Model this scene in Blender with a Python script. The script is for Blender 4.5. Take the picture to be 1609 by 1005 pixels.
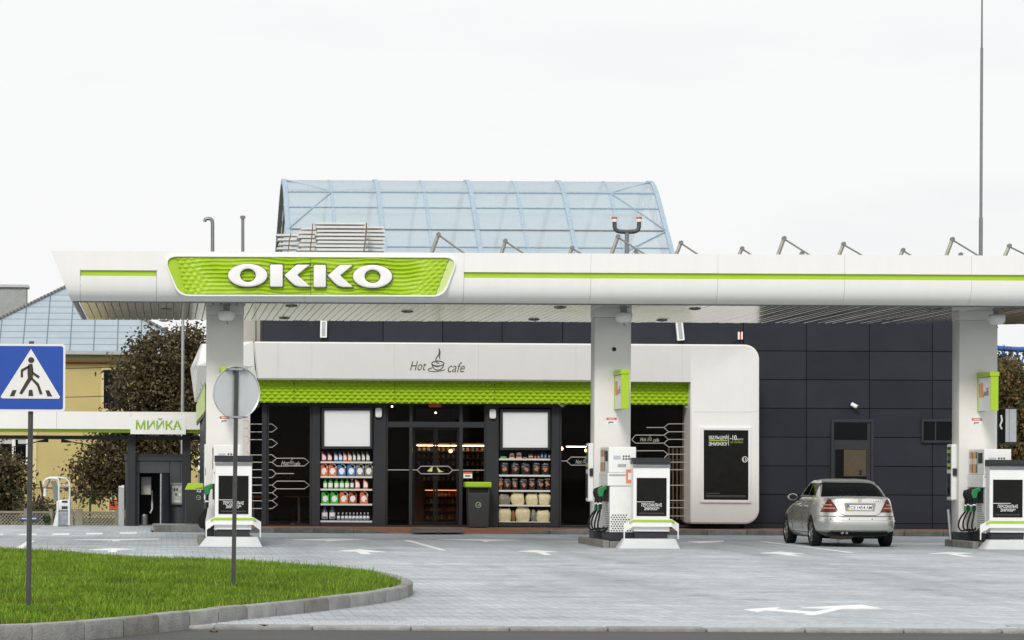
import bpy, bmesh, math, random
import numpy as np
from mathutils import Vector, Matrix

random.seed(7)
RNG = np.random.default_rng(7)
SC = bpy.context.scene
COL = SC.collection
for _o in list(bpy.data.objects):
    bpy.data.objects.remove(_o)

# ------------------------------------------------------------------ camera
F, CX, CY, H, ROLL = 5000.0, 260.0, 735.2, 1.6, 0.0052      # focal length in px of a 1609 px wide frame, optical axis, eye height
RC, RS = math.cos(ROLL), math.sin(ROLL)
cd = bpy.data.cameras.new('camera'); cam = bpy.data.objects.new('camera', cd); COL.objects.link(cam)
cd.sensor_width = 36.0; cd.sensor_fit = 'HORIZONTAL'; cd.lens = 36.0 * F / 1609
cd.shift_x = (804.5 - CX) / 1609; cd.shift_y = (CY - 502.5) / 1609
cd.clip_start = 0.5; cd.clip_end = 6000
m = Matrix(((RC, -RS, 0, 0), (0, 0, -1, 0), (RS, RC, 0, H), (0, 0, 0, 1)))
cam.matrix_world = m
SC.camera = cam

# ------------------------------------------------------------------ sky, sun, exposure
SUN_EL, SUN_AZ = math.radians(37), math.radians(16)          # sun behind the photographer, a little to the left
d_sun = Vector((math.sin(SUN_AZ) * math.cos(SUN_EL), math.cos(SUN_AZ) * math.cos(SUN_EL), -math.sin(SUN_EL)))
W = bpy.data.worlds.new('World'); SC.world = W; W.use_nodes = True
wn, wl = W.node_tree.nodes, W.node_tree.links
wn.clear()
w_out = wn.new('ShaderNodeOutputWorld'); w_bg = wn.new('ShaderNodeBackground'); w_bg.inputs[1].default_value = 0.1
w_sky = wn.new('ShaderNodeTexSky'); w_sky.sky_type = 'NISHITA'; w_sky.sun_disc = False
w_sky.sun_elevation = SUN_EL; w_sky.sun_rotation = math.atan2(-d_sun.x, -d_sun.y); w_sky.dust_density = 4.0
w_tc = wn.new('ShaderNodeTexCoord'); w_map = wn.new('ShaderNodeMapping'); w_map.inputs['Scale'].default_value = (3, 3, 14)
w_noise = wn.new('ShaderNodeTexNoise'); w_noise.inputs['Scale'].default_value = 2.0; w_noise.inputs['Detail'].default_value = 5
w_ramp = wn.new('ShaderNodeValToRGB')                          # thin even cloud cover
w_ramp.color_ramp.elements[0].position = 0.28; w_ramp.color_ramp.elements[0].color = (0.90, 0.91, 0.92, 1)
w_ramp.color_ramp.elements[1].position = 0.46; w_ramp.color_ramp.elements[1].color = (0.955, 0.957, 0.955, 1)
w_mul = wn.new('ShaderNodeMix'); w_mul.data_type = 'RGBA'; w_mul.blend_type = 'MULTIPLY'; w_mul.inputs[0].default_value = 1.0
w_mul.inputs[7].default_value = (10.45, 10.45, 10.45, 1)
w_mix = wn.new('ShaderNodeMix'); w_mix.data_type = 'RGBA'; w_mix.inputs[0].default_value = 0.93
wl.new(w_tc.outputs['Generated'], w_map.inputs[0]); wl.new(w_map.outputs[0], w_noise.inputs[0]); wl.new(w_noise.outputs[0], w_ramp.inputs[0])
wl.new(w_ramp.outputs[0], w_mul.inputs[6]); wl.new(w_sky.outputs[0], w_mix.inputs[6]); wl.new(w_mul.outputs[2], w_mix.inputs[7])
wl.new(w_mix.outputs[2], w_bg.inputs[0]); wl.new(w_bg.outputs[0], w_out.inputs[0])

sd = bpy.data.lights.new('sun', 'SUN'); sd.energy = 1.9; sd.angle = math.radians(13); sd.color = (1.0, 0.955, 0.88)
so = bpy.data.objects.new('sun', sd); COL.objects.link(so)
so.location = (0, -20, 40); so.rotation_euler = d_sun.to_track_quat('-Z', 'Y').to_euler()

SC.view_settings.view_transform = 'Standard'; SC.view_settings.look = 'None'
SC.view_settings.exposure = 0.0; SC.view_settings.gamma = 1.0; SC.view_settings.use_curve_mapping = False
SC.render.engine = 'CYCLES'
SC.cycles.use_denoising = True
SC.cycles.max_bounces = 8; SC.cycles.transparent_max_bounces = 12; SC.cycles.caustics_reflective = False; SC.cycles.caustics_refractive = False

# ------------------------------------------------------------------ helpers
def P(px, py, Y):
    """photo pixel at depth Y -> world point"""
    u, v = (px - CX) / F, (CY - py) / F
    return Vector((Y * (u * RC - v * RS), Y, H + Y * (u * RS + v * RC)))
def G(px, py, z=0.0):
    """photo pixel -> point on the level plane z"""
    u, v = (px - CX) / F, (CY - py) / F
    Y = (z - H) / (u * RS + v * RC)
    return Vector((Y * (u * RC - v * RS), Y, z))
def XX(px, Y, py=700): return P(px, py, Y).x
def ZZ(py, Y, px=700): return P(px, py, Y).z
def R(px0, px1, py0, py1, Y):
    """photo rectangle on the upright plane Y -> x0, x1, z0, z1"""
    mx, my = (px0 + px1) / 2, (py0 + py1) / 2
    return XX(px0, Y, my), XX(px1, Y, my), ZZ(py1, Y, mx), ZZ(py0, Y, mx)

OFF = {}
_mats = {}
def nt(name):
    M_ = bpy.data.materials.new(name); M_.use_nodes = True
    return M_, M_.node_tree.nodes, M_.node_tree.links
def mat(name, col, rough=0.5, metal=0.0, var=0.06, scale=6.0, bump=0.0, bscale=60.0, spec=0.5, emit=0.0, stretch=(1, 1, 1), coat=0.0):
    """principled surface with a little uneven tone and fine relief"""
    if name in _mats: return _mats[name]
    M_, n, l = nt(name); b = n['Principled BSDF']
    b.inputs['Roughness'].default_value = rough; b.inputs['Metallic'].default_value = metal
    b.inputs['Specular IOR Level'].default_value = spec; b.inputs['Coat Weight'].default_value = coat
    tc = n.new('ShaderNodeTexCoord'); mp = n.new('ShaderNodeMapping'); mp.inputs['Scale'].default_value = stretch
    l.new(tc.outputs['Object'], mp.inputs[0])
    nz = n.new('ShaderNodeTexNoise'); nz.inputs['Scale'].default_value = scale; nz.inputs['Detail'].default_value = 6; nz.inputs['Roughness'].default_value = 0.62
    l.new(mp.outputs[0], nz.inputs['Vector'])
    mr = n.new('ShaderNodeMapRange'); mr.inputs[1].default_value = 0.25; mr.inputs[2].default_value = 0.75
    mr.inputs[3].default_value = 1 - var; mr.inputs[4].default_value = 1 + var
    l.new(nz.outputs[0], mr.inputs[0])
    mx = n.new('ShaderNodeMix'); mx.data_type = 'RGBA'; mx.blend_type = 'MULTIPLY'; mx.inputs[0].default_value = 1
    mx.inputs[6].default_value = (*col, 1); l.new(mr.outputs[0], mx.inputs[7]); l.new(mx.outputs[2], b.inputs['Base Color'])
    rr = n.new('ShaderNodeMapRange'); rr.inputs[1].default_value = 0.25; rr.inputs[2].default_value = 0.75
    rr.inputs[3].default_value = max(0.02, rough * 0.88); rr.inputs[4].default_value = min(1, rough * 1.12); l.new(nz.outputs[0], rr.inputs[0]); l.new(rr.outputs[0], b.inputs['Roughness'])
    if bump > 0:
        n2 = n.new('ShaderNodeTexNoise'); n2.inputs['Scale'].default_value = bscale; n2.inputs['Detail'].default_value = 4
        l.new(mp.outputs[0], n2.inputs['Vector'])
        bp = n.new('ShaderNodeBump'); bp.inputs['Strength'].default_value = bump; bp.inputs['Distance'].default_value = 0.02
        l.new(n2.outputs[0], bp.inputs['Height']); l.new(bp.outputs[0], b.inputs['Normal'])
    if emit > 0:
        b.inputs['Emission Color'].default_value = (*col, 1); b.inputs['Emission Strength'].default_value = emit
    _mats[name] = M_
    return M_
def glass_mat(name, tint, refl=0.03, rough=0.0):
    if name in _mats: return _mats[name]
    M_, n, l = nt(name); n.remove(n['Principled BSDF'])
    t = n.new('ShaderNodeBsdfTransparent'); t.inputs[0].default_value = (*tint, 1)
    g = n.new('ShaderNodeBsdfGlossy'); g.inputs['Roughness'].default_value = rough; g.inputs[0].default_value = (0.9, 0.95, 1, 1)
    lw = n.new('ShaderNodeLayerWeight'); lw.inputs[0].default_value = 0.15
    ma = n.new('ShaderNodeMath'); ma.operation = 'MULTIPLY_ADD'; ma.inputs[1].default_value = 0.6; ma.inputs[2].default_value = refl
    l.new(lw.outputs['Fresnel'], ma.inputs[0])
    ma.inputs[1].default_value = refl
    s = n.new('ShaderNodeMixShader'); l.new(ma.outputs[0], s.inputs[0]); l.new(t.outputs[0], s.inputs[1]); l.new(g.outputs[0], s.inputs[2])
    l.new(s.outputs[0], n['Material Output'].inputs[0])
    _mats[name] = M_
    return M_

class MB:
    """collects shapes; build() links them as one mesh object"""
    def __init__(s): s.v = []; s.f = []
    def add(s, vs, fs):
        k = len(s.v); s.v += [tuple(p) for p in vs]; s.f += [tuple(i + k for i in q) for q in fs]; return s
    def box(s, x0, x1, y0, y1, z0, z1):
        return s.add([(x0, y0, z0), (x1, y0, z0), (x1, y1, z0), (x0, y1, z0), (x0, y0, z1), (x1, y0, z1), (x1, y1, z1), (x0, y1, z1)],
                     [(0, 3, 2, 1), (4, 5, 6, 7), (0, 1, 5, 4), (1, 2, 6, 5), (2, 3, 7, 6), (3, 0, 4, 7)])
    def rbox(s, px0, px1, py0, py1, Y, depth):
        x0, x1, z0, z1 = R(px0, px1, py0, py1, Y)
        return s.box(x0, x1, Y, Y + depth, z0, z1)
    def poly(s, pts): return s.add(pts, [tuple(range(len(pts)))])
    def prism(s, pts, vec):
        n = len(pts); vec = Vector(vec); b = [Vector(p) + vec for p in pts]
        return s.add([Vector(p) for p in pts] + b, [tuple(range(n)), tuple(range(2 * n - 1, n - 1, -1))] + [(i, i + n, (i + 1) % n + n, (i + 1) % n) for i in range(n)])
    def ring(s, outer, inner, vec):
        """flat ring between two loops of equal length, extruded"""
        n = len(outer); vec = Vector(vec)
        vs = [Vector(p) for p in outer] + [Vector(p) for p in inner]; vs += [p + vec for p in vs]
        fs = []
        for i in range(n):
            j = (i + 1) % n
            fs += [(i, j, n + j, n + i), (2 * n + i, 3 * n + i, 3 * n + j, 2 * n + j), (i, 2 * n + i, 2 * n + j, j), (n + i, n + j, 3 * n + j, 3 * n + i)]
        return s.add(vs, fs)
    def tube(s, pts, r, n=8, cap=True):
        pts = [Vector(p) for p in pts]; rs = r if isinstance(r, (list, tuple)) else [r] * len(pts)
        t0 = (pts[1] - pts[0]).normalized(); a = Vector((0, 0, 1)) if abs(t0.z) < 0.9 else Vector((1, 0, 0))
        nrm = (a - t0 * a.dot(t0)).normalized(); vs = []
        for i, p in enumerate(pts):
            t = (pts[min(i + 1, len(pts) - 1)] - pts[max(i - 1, 0)]).normalized()
            nrm = (nrm - t * nrm.dot(t)).normalized(); bi = t.cross(nrm)
            vs += [p + (nrm * math.cos(2 * math.pi * k / n) + bi * math.sin(2 * math.pi * k / n)) * rs[i] for k in range(n)]
        fs = [(i * n + k, i * n + (k + 1) % n, (i + 1) * n + (k + 1) % n, (i + 1) * n + k) for i in range(len(pts) - 1) for k in range(n)]
        if cap: fs += [tuple(range(n - 1, -1, -1)), tuple((len(pts) - 1) * n + k for k in range(n))]
        return s.add(vs, fs)
    def cyl(s, p0, p1, r0, r1=None, n=16): return s.tube([p0, p1], [r0, r0 if r1 is None else r1], n)
    def lathe(s, prof, c, n=24, axis='z'):
        vs = []
        for r, h in prof:
            for k in range(n):
                a = 2 * math.pi * k / n; p = (r * math.cos(a), r * math.sin(a), h)
                if axis == 'x': p = (p[2], p[0], p[1])
                if axis == 'y': p = (p[0], p[2], p[1])
                vs.append(Vector(p) + Vector(c))
        m_ = len(prof)
        fs = [(i * n + k, i * n + (k + 1) % n, (i + 1) * n + (k + 1) % n, (i + 1) * n + k) for i in range(m_ - 1) for k in range(n)]
        if prof[0][0] > 1e-4: fs.append(tuple(range(n - 1, -1, -1)))
        if prof[-1][0] > 1e-4: fs.append(tuple((m_ - 1) * n + k for k in range(n)))
        return s.add(vs, fs)
    def grid(s, rows):
        """rows: list of equal-length point lists"""
        n = len(rows[0])
        return s.add([p for r_ in rows for p in r_], [(i * n + k, i * n + k + 1, (i + 1) * n + k + 1, (i + 1) * n + k) for i in range(len(rows) - 1) for k in range(n - 1)])
    def mesh(s, name, off=(0, 0, 0), bevel=0.0, seg=2, smooth=False, fixn=True):
        me = bpy.data.meshes.new(name); o = Vector(off)
        me.from_pydata([(p[0] - o.x, p[1] - o.y, p[2] - o.z) for p in s.v], [], s.f)
        if bevel > 0 or fixn:
            bm = bmesh.new(); bm.from_mesh(me)
            if bevel > 0:
                bmesh.ops.remove_doubles(bm, verts=bm.verts, dist=1e-6)
            bmesh.ops.recalc_face_normals(bm, faces=bm.faces)
            if bevel > 0:
                ed = [e for e in bm.edges if len(e.link_faces) == 2 and e.calc_face_angle(0) > 0.45]
                bmesh.ops.bevel(bm, geom=ed, offset=bevel, segments=seg, affect='EDGES', clamp_overlap=True, profile=0.5)
            bm.to_mesh(me); bm.free()
        if smooth:
            me.polygons.foreach_set('use_smooth', [True] * len(me.polygons))
            me.set_sharp_from_angle(angle=math.radians(40 if smooth is True else smooth))
        return me
    def build(s, name, m_, parent=None, bevel=0.0, seg=2, smooth=False, label=None, cat=None, group=None, kind=None, fixn=True):
        if parent is None:
            a = np.array(s.v); off = Vector(((a[:, 0].min() + a[:, 0].max()) / 2, (a[:, 1].min() + a[:, 1].max()) / 2, a[:, 2].min()))
        else: off = OFF[parent.name]
        me = s.mesh(name, off, bevel, seg, smooth, fixn); me.materials.append(m_)
        o = bpy.data.objects.new(name, me); COL.objects.link(o)
        if parent is None: o.location = off
        else: o.parent = parent
        OFF[o.name] = Vector(off)
        return tag(o, label, cat, group, kind)
def tag(o, label=None, cat=None, group=None, kind=None):
    for k, v in (('label', label), ('category', cat), ('group', group), ('kind', kind)):
        if v: o[k] = v
    return o
def thing(name, label, cat, loc=(0, 0, 0), group=None, rot=0.0):
    o = bpy.data.objects.new(name, None); COL.objects.link(o); o.location = loc; o.empty_display_size = 0.3
    o.rotation_euler = (0, 0, rot)
    OFF[o.name] = Vector(loc) if rot == 0 else Vector((0, 0, 0))
    return tag(o, label, cat, group)
def local(name, label, cat, loc, group=None, rot=0.0):
    """a thing whose parts are given in its own coordinates"""
    o = thing(name, label, cat, loc, group, rot); OFF[o.name] = Vector((0, 0, 0)); return o
def copy_thing(o, dloc, label=None, parent=None):
    c = o.copy(); COL.objects.link(c); OFF[c.name] = OFF[o.name].copy()
    if parent is None: c.location = o.location + Vector(dloc)
    else: c.parent = parent
    if label: c['label'] = label
    for ch in list(o.children): copy_thing(ch, (0, 0, 0), None, c)
    return c
def place(name, me, m_, loc, parent=None, label=None, cat=None, group=None, scale=(1, 1, 1), rot=(0, 0, 0)):
    o = bpy.data.objects.new(name, me); COL.objects.link(o); o.scale = scale; o.rotation_euler = rot
    o.location = Vector(loc) - (OFF[parent.name] if parent else Vector((0, 0, 0)))
    if parent: o.parent = parent
    OFF[o.name] = Vector(loc)
    if m_ and not me.materials: me.materials.append(m_)
    return tag(o, label, cat, group)
_txt = {}
def text(s, name, m_, parent, org, U, V, w, h, bold=0.0, shear=0.0, ext=0.004):
    """lettering fitted into a w x h box whose lower left corner is org, spanned by U and V"""
    key = (s, bold, shear)
    if key not in _txt:
        cu = bpy.data.curves.new('lettering', 'FONT'); cu.body = s; cu.offset = bold; cu.shear = shear; cu.resolution_u = 3
        ob = bpy.data.objects.new('lettering', cu); COL.objects.link(ob); dg = bpy.context.evaluated_depsgraph_get()
        me = bpy.data.meshes.new_from_object(ob.evaluated_get(dg))
        _txt[key] = ([tuple(v.co) for v in me.vertices], [tuple(p.vertices) for p in me.polygons])
        bpy.data.objects.remove(ob); bpy.data.curves.remove(cu); bpy.data.meshes.remove(me)
    vs, fs = _txt[key]; a = np.array(vs); lo, hi = a.min(0), a.max(0); U, V, org = Vector(U), Vector(V), Vector(org); N = U.cross(V)
    mb = MB()
    mb.add([org + U * ((p[0] - lo[0]) / (hi[0] - lo[0]) * w) + V * ((p[1] - lo[1]) / (hi[1] - lo[1]) * h) + N * ext for p in vs], fs)
    return mb.build(name, m_, parent, fixn=False)
def text_px(s, name, m_, parent, px0, px1, py0, py1, Y, **k):
    x0, x1, z0, z1 = R(px0, px1, py0, py1, Y)
    return text(s, name, m_, parent, (x0, Y, z0), (1, 0, 0), (0, 0, 1), x1 - x0, z1 - z0, **k)
ORD = ['leftmost', 'second', 'third', 'fourth', 'fifth', 'sixth', 'seventh', 'eighth', 'ninth', 'tenth', 'eleventh', 'twelfth', 'thirteenth', 'fourteenth', 'fifteenth', 'sixteenth']
def nth(i): return 'leftmost' if i == 0 else ORD[i] + ' from left'

# ------------------------------------------------------------------ materials
WHITE = mat('white_composite_panel', (0.785, 0.785, 0.77), 0.38, var=0.022, scale=1.5, stretch=(2.5, 2.5, 0.35))
WHITE2 = mat('white_steel', (0.80, 0.81, 0.81), 0.32, var=0.04, scale=4)
COLW = mat('column_cladding', (0.75, 0.745, 0.715), 0.42, var=0.04, scale=2)
SOFFIT = mat('soffit_strip', (0.55, 0.53, 0.465), 0.16, metal=0.85, var=0.05, scale=3, bump=0.02, bscale=3)
DARK = mat('anthracite_cladding', (0.021, 0.024, 0.033), 0.45, var=0.12, scale=1.3, spec=0.22)
DARKF = mat('anthracite_frame', (0.030, 0.032, 0.037), 0.45, var=0.08, scale=5, spec=0.3)
BLACK = mat('black_plastic', (0.012, 0.012, 0.013), 0.5, var=0.1, spec=0.3)
GREY = mat('grey_steel', (0.24, 0.25, 0.26), 0.4, metal=0.6, var=0.1)
GALV = mat('galvanised_steel', (0.50, 0.52, 0.53), 0.38, metal=0.85, var=0.1, scale=12)
ALU = mat('brushed_aluminium', (0.74, 0.76, 0.78), 0.35, metal=0.25, var=0.06, scale=8, stretch=(1, 8, 8))
LIME = mat('lime_green', (0.36, 0.55, 0.016), 0.42, var=0.05, scale=3)
LIMEP = mat('pale_lime', (0.56, 0.66, 0.26), 0.5, var=0.05)
GREEN = mat('nozzle_green', (0.015, 0.22, 0.06), 0.4, var=0.05)
RED = mat('sticker_red', (0.62, 0.09, 0.03), 0.5, var=0.1)
SIGNW = mat('sign_white', (0.82, 0.82, 0.82), 0.5, var=0.03)
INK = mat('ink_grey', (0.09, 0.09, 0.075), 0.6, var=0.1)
PAINT = mat('road_paint', (0.78, 0.78, 0.77), 0.7, var=0.14, scale=9)
CONC = mat('concrete', (0.275, 0.275, 0.265), 0.85, var=0.36, scale=4, bump=0.5, bscale=45)
CONCD = mat('weathered_concrete', (0.20, 0.195, 0.175), 0.9, var=0.4, scale=3.5, bump=0.5, bscale=30)
RUBBER = mat('black_rubber', (0.012, 0.012, 0.013), 0.75, var=0.15, spec=0.2)
GLASS = glass_mat('shop_glass', (0.80, 0.77, 0.74), 0.0028)
PANE_D = mat('dark_pane', (0.005, 0.006, 0.007), 0.08, var=0.1, spec=0.10)
HEXW = mat('window_film_line', (0.52, 0.52, 0.47), 0.5, var=0.05)
def vary(M_, lo, hi):
    """each panel carries its own slight tone"""
    n, l = M_.node_tree.nodes, M_.node_tree.links; b = n['Principled BSDF']; src = b.inputs['Base Color'].links[0].from_socket
    oi = n.new('ShaderNodeObjectInfo'); mr = n.new('ShaderNodeMapRange'); mr.inputs[3].default_value = lo; mr.inputs[4].default_value = hi; l.new(oi.outputs['Random'], mr.inputs[0])
    mx = n.new('ShaderNodeMix'); mx.data_type = 'RGBA'; mx.blend_type = 'MULTIPLY'; mx.inputs[0].default_value = 1; l.new(src, mx.inputs[6]); l.new(mr.outputs[0], mx.inputs[7]); l.new(mx.outputs[2], b.inputs['Base Color'])
vary(DARK, 0.86, 1.16); vary(SOFFIT, 0.94, 1.04); vary(CONC, 0.85, 1.12)
# ================================================================== ground
def paving_mat(name, col, bw, bh, mortar=0.05):
    M_, n, l = nt(name); b = n['Principled BSDF']; b.inputs['Roughness'].default_value = 0.8; b.inputs['Specular IOR Level'].default_value = 0.35
    tc = n.new('ShaderNodeTexCoord')
    br = n.new('ShaderNodeTexBrick'); br.inputs['Scale'].default_value = 1.0; br.inputs['Brick Width'].default_value = bw; br.inputs['Row Height'].default_value = bh
    br.inputs['Mortar Size'].default_value = 0.006; br.inputs['Mortar Smooth'].default_value = 0.3; br.offset = 0.5
    br.inputs['Color1'].default_value = (*[c * 0.93 for c in col], 1); br.inputs['Color2'].default_value = (*[c * 1.07 for c in col], 1); br.inputs['Mortar'].default_value = (*[c * 0.78 for c in col], 1)
    rot = n.new('ShaderNodeMapping'); rot.inputs['Rotation'].default_value = (0, 0, math.pi / 2)
    l.new(tc.outputs['Object'], rot.inputs[0]); l.new(rot.outputs[0], br.inputs['Vector'])
    prev = br.outputs['Color']
    for sc_, st, lo, hi in ((0.45, (1, 1, 1), 0.80, 1.14), (2.2, (1, 1, 1), 0.86, 1.12), (1.0, (0.05, 1.6, 1), 0.84, 1.10), (14, (1, 1, 1), 0.84, 1.14)):
        mp = n.new('ShaderNodeMapping'); mp.inputs['Scale'].default_value = st; l.new(tc.outputs['Object'], mp.inputs[0])
        nz = n.new('ShaderNodeTexNoise'); nz.inputs['Scale'].default_value = sc_; nz.inputs['Detail'].default_value = 6; nz.inputs['Roughness'].default_value = 0.65; l.new(mp.outputs[0], nz.inputs['Vector'])
        mr = n.new('ShaderNodeMapRange'); mr.inputs[1].default_value = 0.3; mr.inputs[2].default_value = 0.7; mr.inputs[3].default_value = lo; mr.inputs[4].default_value = hi; l.new(nz.outputs[0], mr.inputs[0])
        mx = n.new('ShaderNodeMix'); mx.data_type = 'RGBA'; mx.blend_type = 'MULTIPLY'; mx.inputs[0].default_value = 1; l.new(prev, mx.inputs[6]); l.new(mr.outputs[0], mx.inputs[7]); prev = mx.outputs[2]
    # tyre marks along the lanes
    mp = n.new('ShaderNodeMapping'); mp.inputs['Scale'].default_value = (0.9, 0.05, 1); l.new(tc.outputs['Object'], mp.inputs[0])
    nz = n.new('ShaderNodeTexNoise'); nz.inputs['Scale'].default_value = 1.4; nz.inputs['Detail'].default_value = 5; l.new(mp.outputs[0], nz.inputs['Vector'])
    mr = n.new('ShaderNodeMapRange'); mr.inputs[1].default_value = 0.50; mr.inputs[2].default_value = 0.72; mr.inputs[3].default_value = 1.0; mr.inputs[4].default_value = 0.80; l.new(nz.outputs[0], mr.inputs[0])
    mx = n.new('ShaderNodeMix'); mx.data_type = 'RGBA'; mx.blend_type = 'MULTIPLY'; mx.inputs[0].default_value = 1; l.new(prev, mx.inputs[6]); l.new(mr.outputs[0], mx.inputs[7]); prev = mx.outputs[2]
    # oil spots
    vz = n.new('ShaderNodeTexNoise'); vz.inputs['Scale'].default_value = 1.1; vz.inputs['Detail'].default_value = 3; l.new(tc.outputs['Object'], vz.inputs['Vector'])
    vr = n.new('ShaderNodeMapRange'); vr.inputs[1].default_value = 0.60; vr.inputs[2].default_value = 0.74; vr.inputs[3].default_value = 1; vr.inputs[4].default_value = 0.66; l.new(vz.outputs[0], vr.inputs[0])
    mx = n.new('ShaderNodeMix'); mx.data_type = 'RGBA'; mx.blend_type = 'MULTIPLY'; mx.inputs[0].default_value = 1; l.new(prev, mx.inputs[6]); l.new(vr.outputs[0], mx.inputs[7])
    l.new(mx.outputs[2], b.inputs['Base Color'])
    bp = n.new('ShaderNodeBump'); bp.inputs['Strength'].default_value = 0.5; bp.inputs['Distance'].default_value = 0.01; bp.invert = True
    l.new(br.outputs['Fac'], bp.inputs['Height']); l.new(bp.outputs[0], b.inputs['Normal'])
    return M_
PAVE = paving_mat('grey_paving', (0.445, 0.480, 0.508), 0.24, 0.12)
TERRA = paving_mat('terracotta_paving', (0.36, 0.17, 0.10), 0.2, 0.1)
PAVER = mat('paver_stone', (0.435, 0.465, 0.49), 0.82, var=0.2, scale=7, bump=0.4, bscale=60, spec=0.3)
ASPH = mat('asphalt', (0.088, 0.092, 0.091), 0.85, var=0.3, scale=1.4, bump=0.7, bscale=90, stretch=(0.35, 1.5, 1), spec=0.3)
SOIL = mat('soil', (0.06, 0.07, 0.02), 0.95, var=0.3)
FIELD = mat('rough_ground', (0.10, 0.11, 0.05), 0.95, var=0.4, scale=0.3)

tag(MB().box(-2500, 2500, -400, 4000, -0.5, -0.16).build('ground', FIELD), kind='structure')
tag(MB().box(-70, 90, -8, 32.28, -0.3, -0.034).build('road', ASPH), kind='structure')
Y_PAVE = 32.6
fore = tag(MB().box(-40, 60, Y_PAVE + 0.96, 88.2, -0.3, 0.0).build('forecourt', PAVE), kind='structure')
# front rows of pavers
pm = MB().box(-0.0572, 0.0572, -0.1172, 0.1172, -0.06, 0.0).mesh('paver', bevel=0.006, seg=1); pm.materials.append(PAVER)
for r_ in range(4):
    for k in range(70):
        x = 0.42 + k * 0.12 + (0.06 if r_ % 2 else 0)
        o = bpy.data.objects.new('paver', pm); COL.objects.link(o); o.parent = fore
        o.location = Vector((x, Y_PAVE + 0.12 + r_ * 0.24, random.uniform(-0.002, 0.002))) - OFF[fore.name]
        o.rotation_euler = (random.uniform(-0.012, 0.012), random.uniform(-0.01, 0.01), random.uniform(-0.01, 0.01))
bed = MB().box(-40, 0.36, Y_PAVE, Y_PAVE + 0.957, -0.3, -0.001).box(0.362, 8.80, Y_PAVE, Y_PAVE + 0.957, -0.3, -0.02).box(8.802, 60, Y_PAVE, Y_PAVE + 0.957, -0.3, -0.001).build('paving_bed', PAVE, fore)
# flush kerb along the road
kt = thing('road_kerb', 'low flush concrete kerb between grey paving and the road', 'kerb', (6, 32.2, -0.1))
ks = MB().box(-0.495, 0.495, -0.15, 0.155, -0.2, 0.004).mesh('kerb_stone', bevel=0.02, seg=2); ks.materials.append(CONC)
for k in range(46):
    for nm, me_, yy in (('kerb_stone', ks, 32.43),):
        o = bpy.data.objects.new(nm, me_); COL.objects.link(o); o.parent = kt
        o.location = Vector((-16 + k, yy, random.uniform(-0.004, 0.004))) - OFF[kt.name]; o.rotation_euler = (0, random.uniform(-0.003, 0.003), random.uniform(-0.004, 0.004))
# old rails of white paint and leaves lying at the road edge
# ---------------------------------------------------------------- lawn island
KT = 0.15
front_px = [(52, 980), (130, 975.5), (246, 965.5), (348, 954.5), (420, 947.5), (492, 941), (560, 933), (610, 926.5), (640, 920.5), (650, 915), (648, 910.5), (636, 906.5)]
kp = [Vector((-4.05, 21.5, KT)), Vector((-4.25, 27.0, KT))] + [G(x, y, KT) for x, y in front_px]
back_px = [(607, 897.5), (505, 888), (374, 881), (217, 875), (122, 868), (0, 863.5)]
bp_ = [G(x, y, KT) for x, y in back_px]; bp_.append(bp_[-1] + (bp_[-1] - bp_[-2]).normalized() * 12)
outline = kp + bp_
def dense(pts, step):
    out = []
    for a, b in zip(pts[:-1], pts[1:]):
        n_ = max(1, round((b - a).length / step))
        out += [a.lerp(b, i / n_) for i in range(n_)]
    return out + [pts[-1]]
def smooth_path(p, it=2):
    for _ in range(it):
        q = [p[0]]
        for a, b in zip(p[:-1], p[1:]): q += [a.lerp(b, 0.25), a.lerp(b, 0.75)]
        p = q + [p[-1]]
    return p
corner = kp[:3]
path = kp[:3] + smooth_path(outline[3:], 2)
# even stones along the path
def resample(p, step):
    L = [0]
    for a, b in zip(p[:-1], p[1:]): L.append(L[-1] + (b - a).length)
    out, t, i = [], 0.0, 0
    while t <= L[-1]:
        while i < len(L) - 2 and L[i + 1] < t: i += 1
        out.append(p[i].lerp(p[i + 1], (t - L[i]) / max(1e-6, L[i + 1] - L[i]))); t += step
    return out
it_ = thing('island_kerb', 'raised concrete kerb curving round the lawn island', 'kerb', (kp[8].x, kp[8].y, 0))
stones = resample(kp[:2], 0.8)[:-1] + [kp[1], kp[2]] + resample(path[2:], 0.8)[1:]
def inward(a, b):
    t = (b - a).normalized(); return Vector((-t.y, t.x, 0))
nrm = []
for i in range(len(stones)):
    a, b = stones[max(0, i - 1)], stones[min(len(stones) - 1, i + 1)]; nrm.append(inward(a, b))
for i in range(len(stones) - 1):
    a, b, na, nb = stones[i], stones[i + 1], nrm[i], nrm[i + 1]
    t = (b - a).normalized() * 0.004; dz = Vector((0, 0, random.uniform(-0.004, 0.004)))
    mb = MB(); mb.prism([a + t + dz, b - t + dz, b - t + nb * 0.15 + dz, a + t + na * 0.15 + dz], (0, 0, -0.3))
    mb.build('kerb_stone', CONC if i % 3 else CONCD if i % 2 else CONC, it_, bevel=0.022, seg=2, smooth=True)
inner = [p + n_ * 0.149 for p, n_ in zip(stones, nrm)]
inner_xy = [(p.x, p.y) for p in inner] + [(-14.0, inner[-1].y), (-14.0, 21.5)]
poly = np.array(inner_xy)
def inside(x, y):
    c = np.zeros(len(x), bool); j = len(poly) - 1
    for i in range(len(poly)):
        xi, yi = poly[i]; xj, yj = poly[j]
        c ^= ((yi > y) != (yj > y)) & (x < (xj - xi) * (y - yi) / (yj - yi + 1e-12) + xi); j = i
    return c
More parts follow.
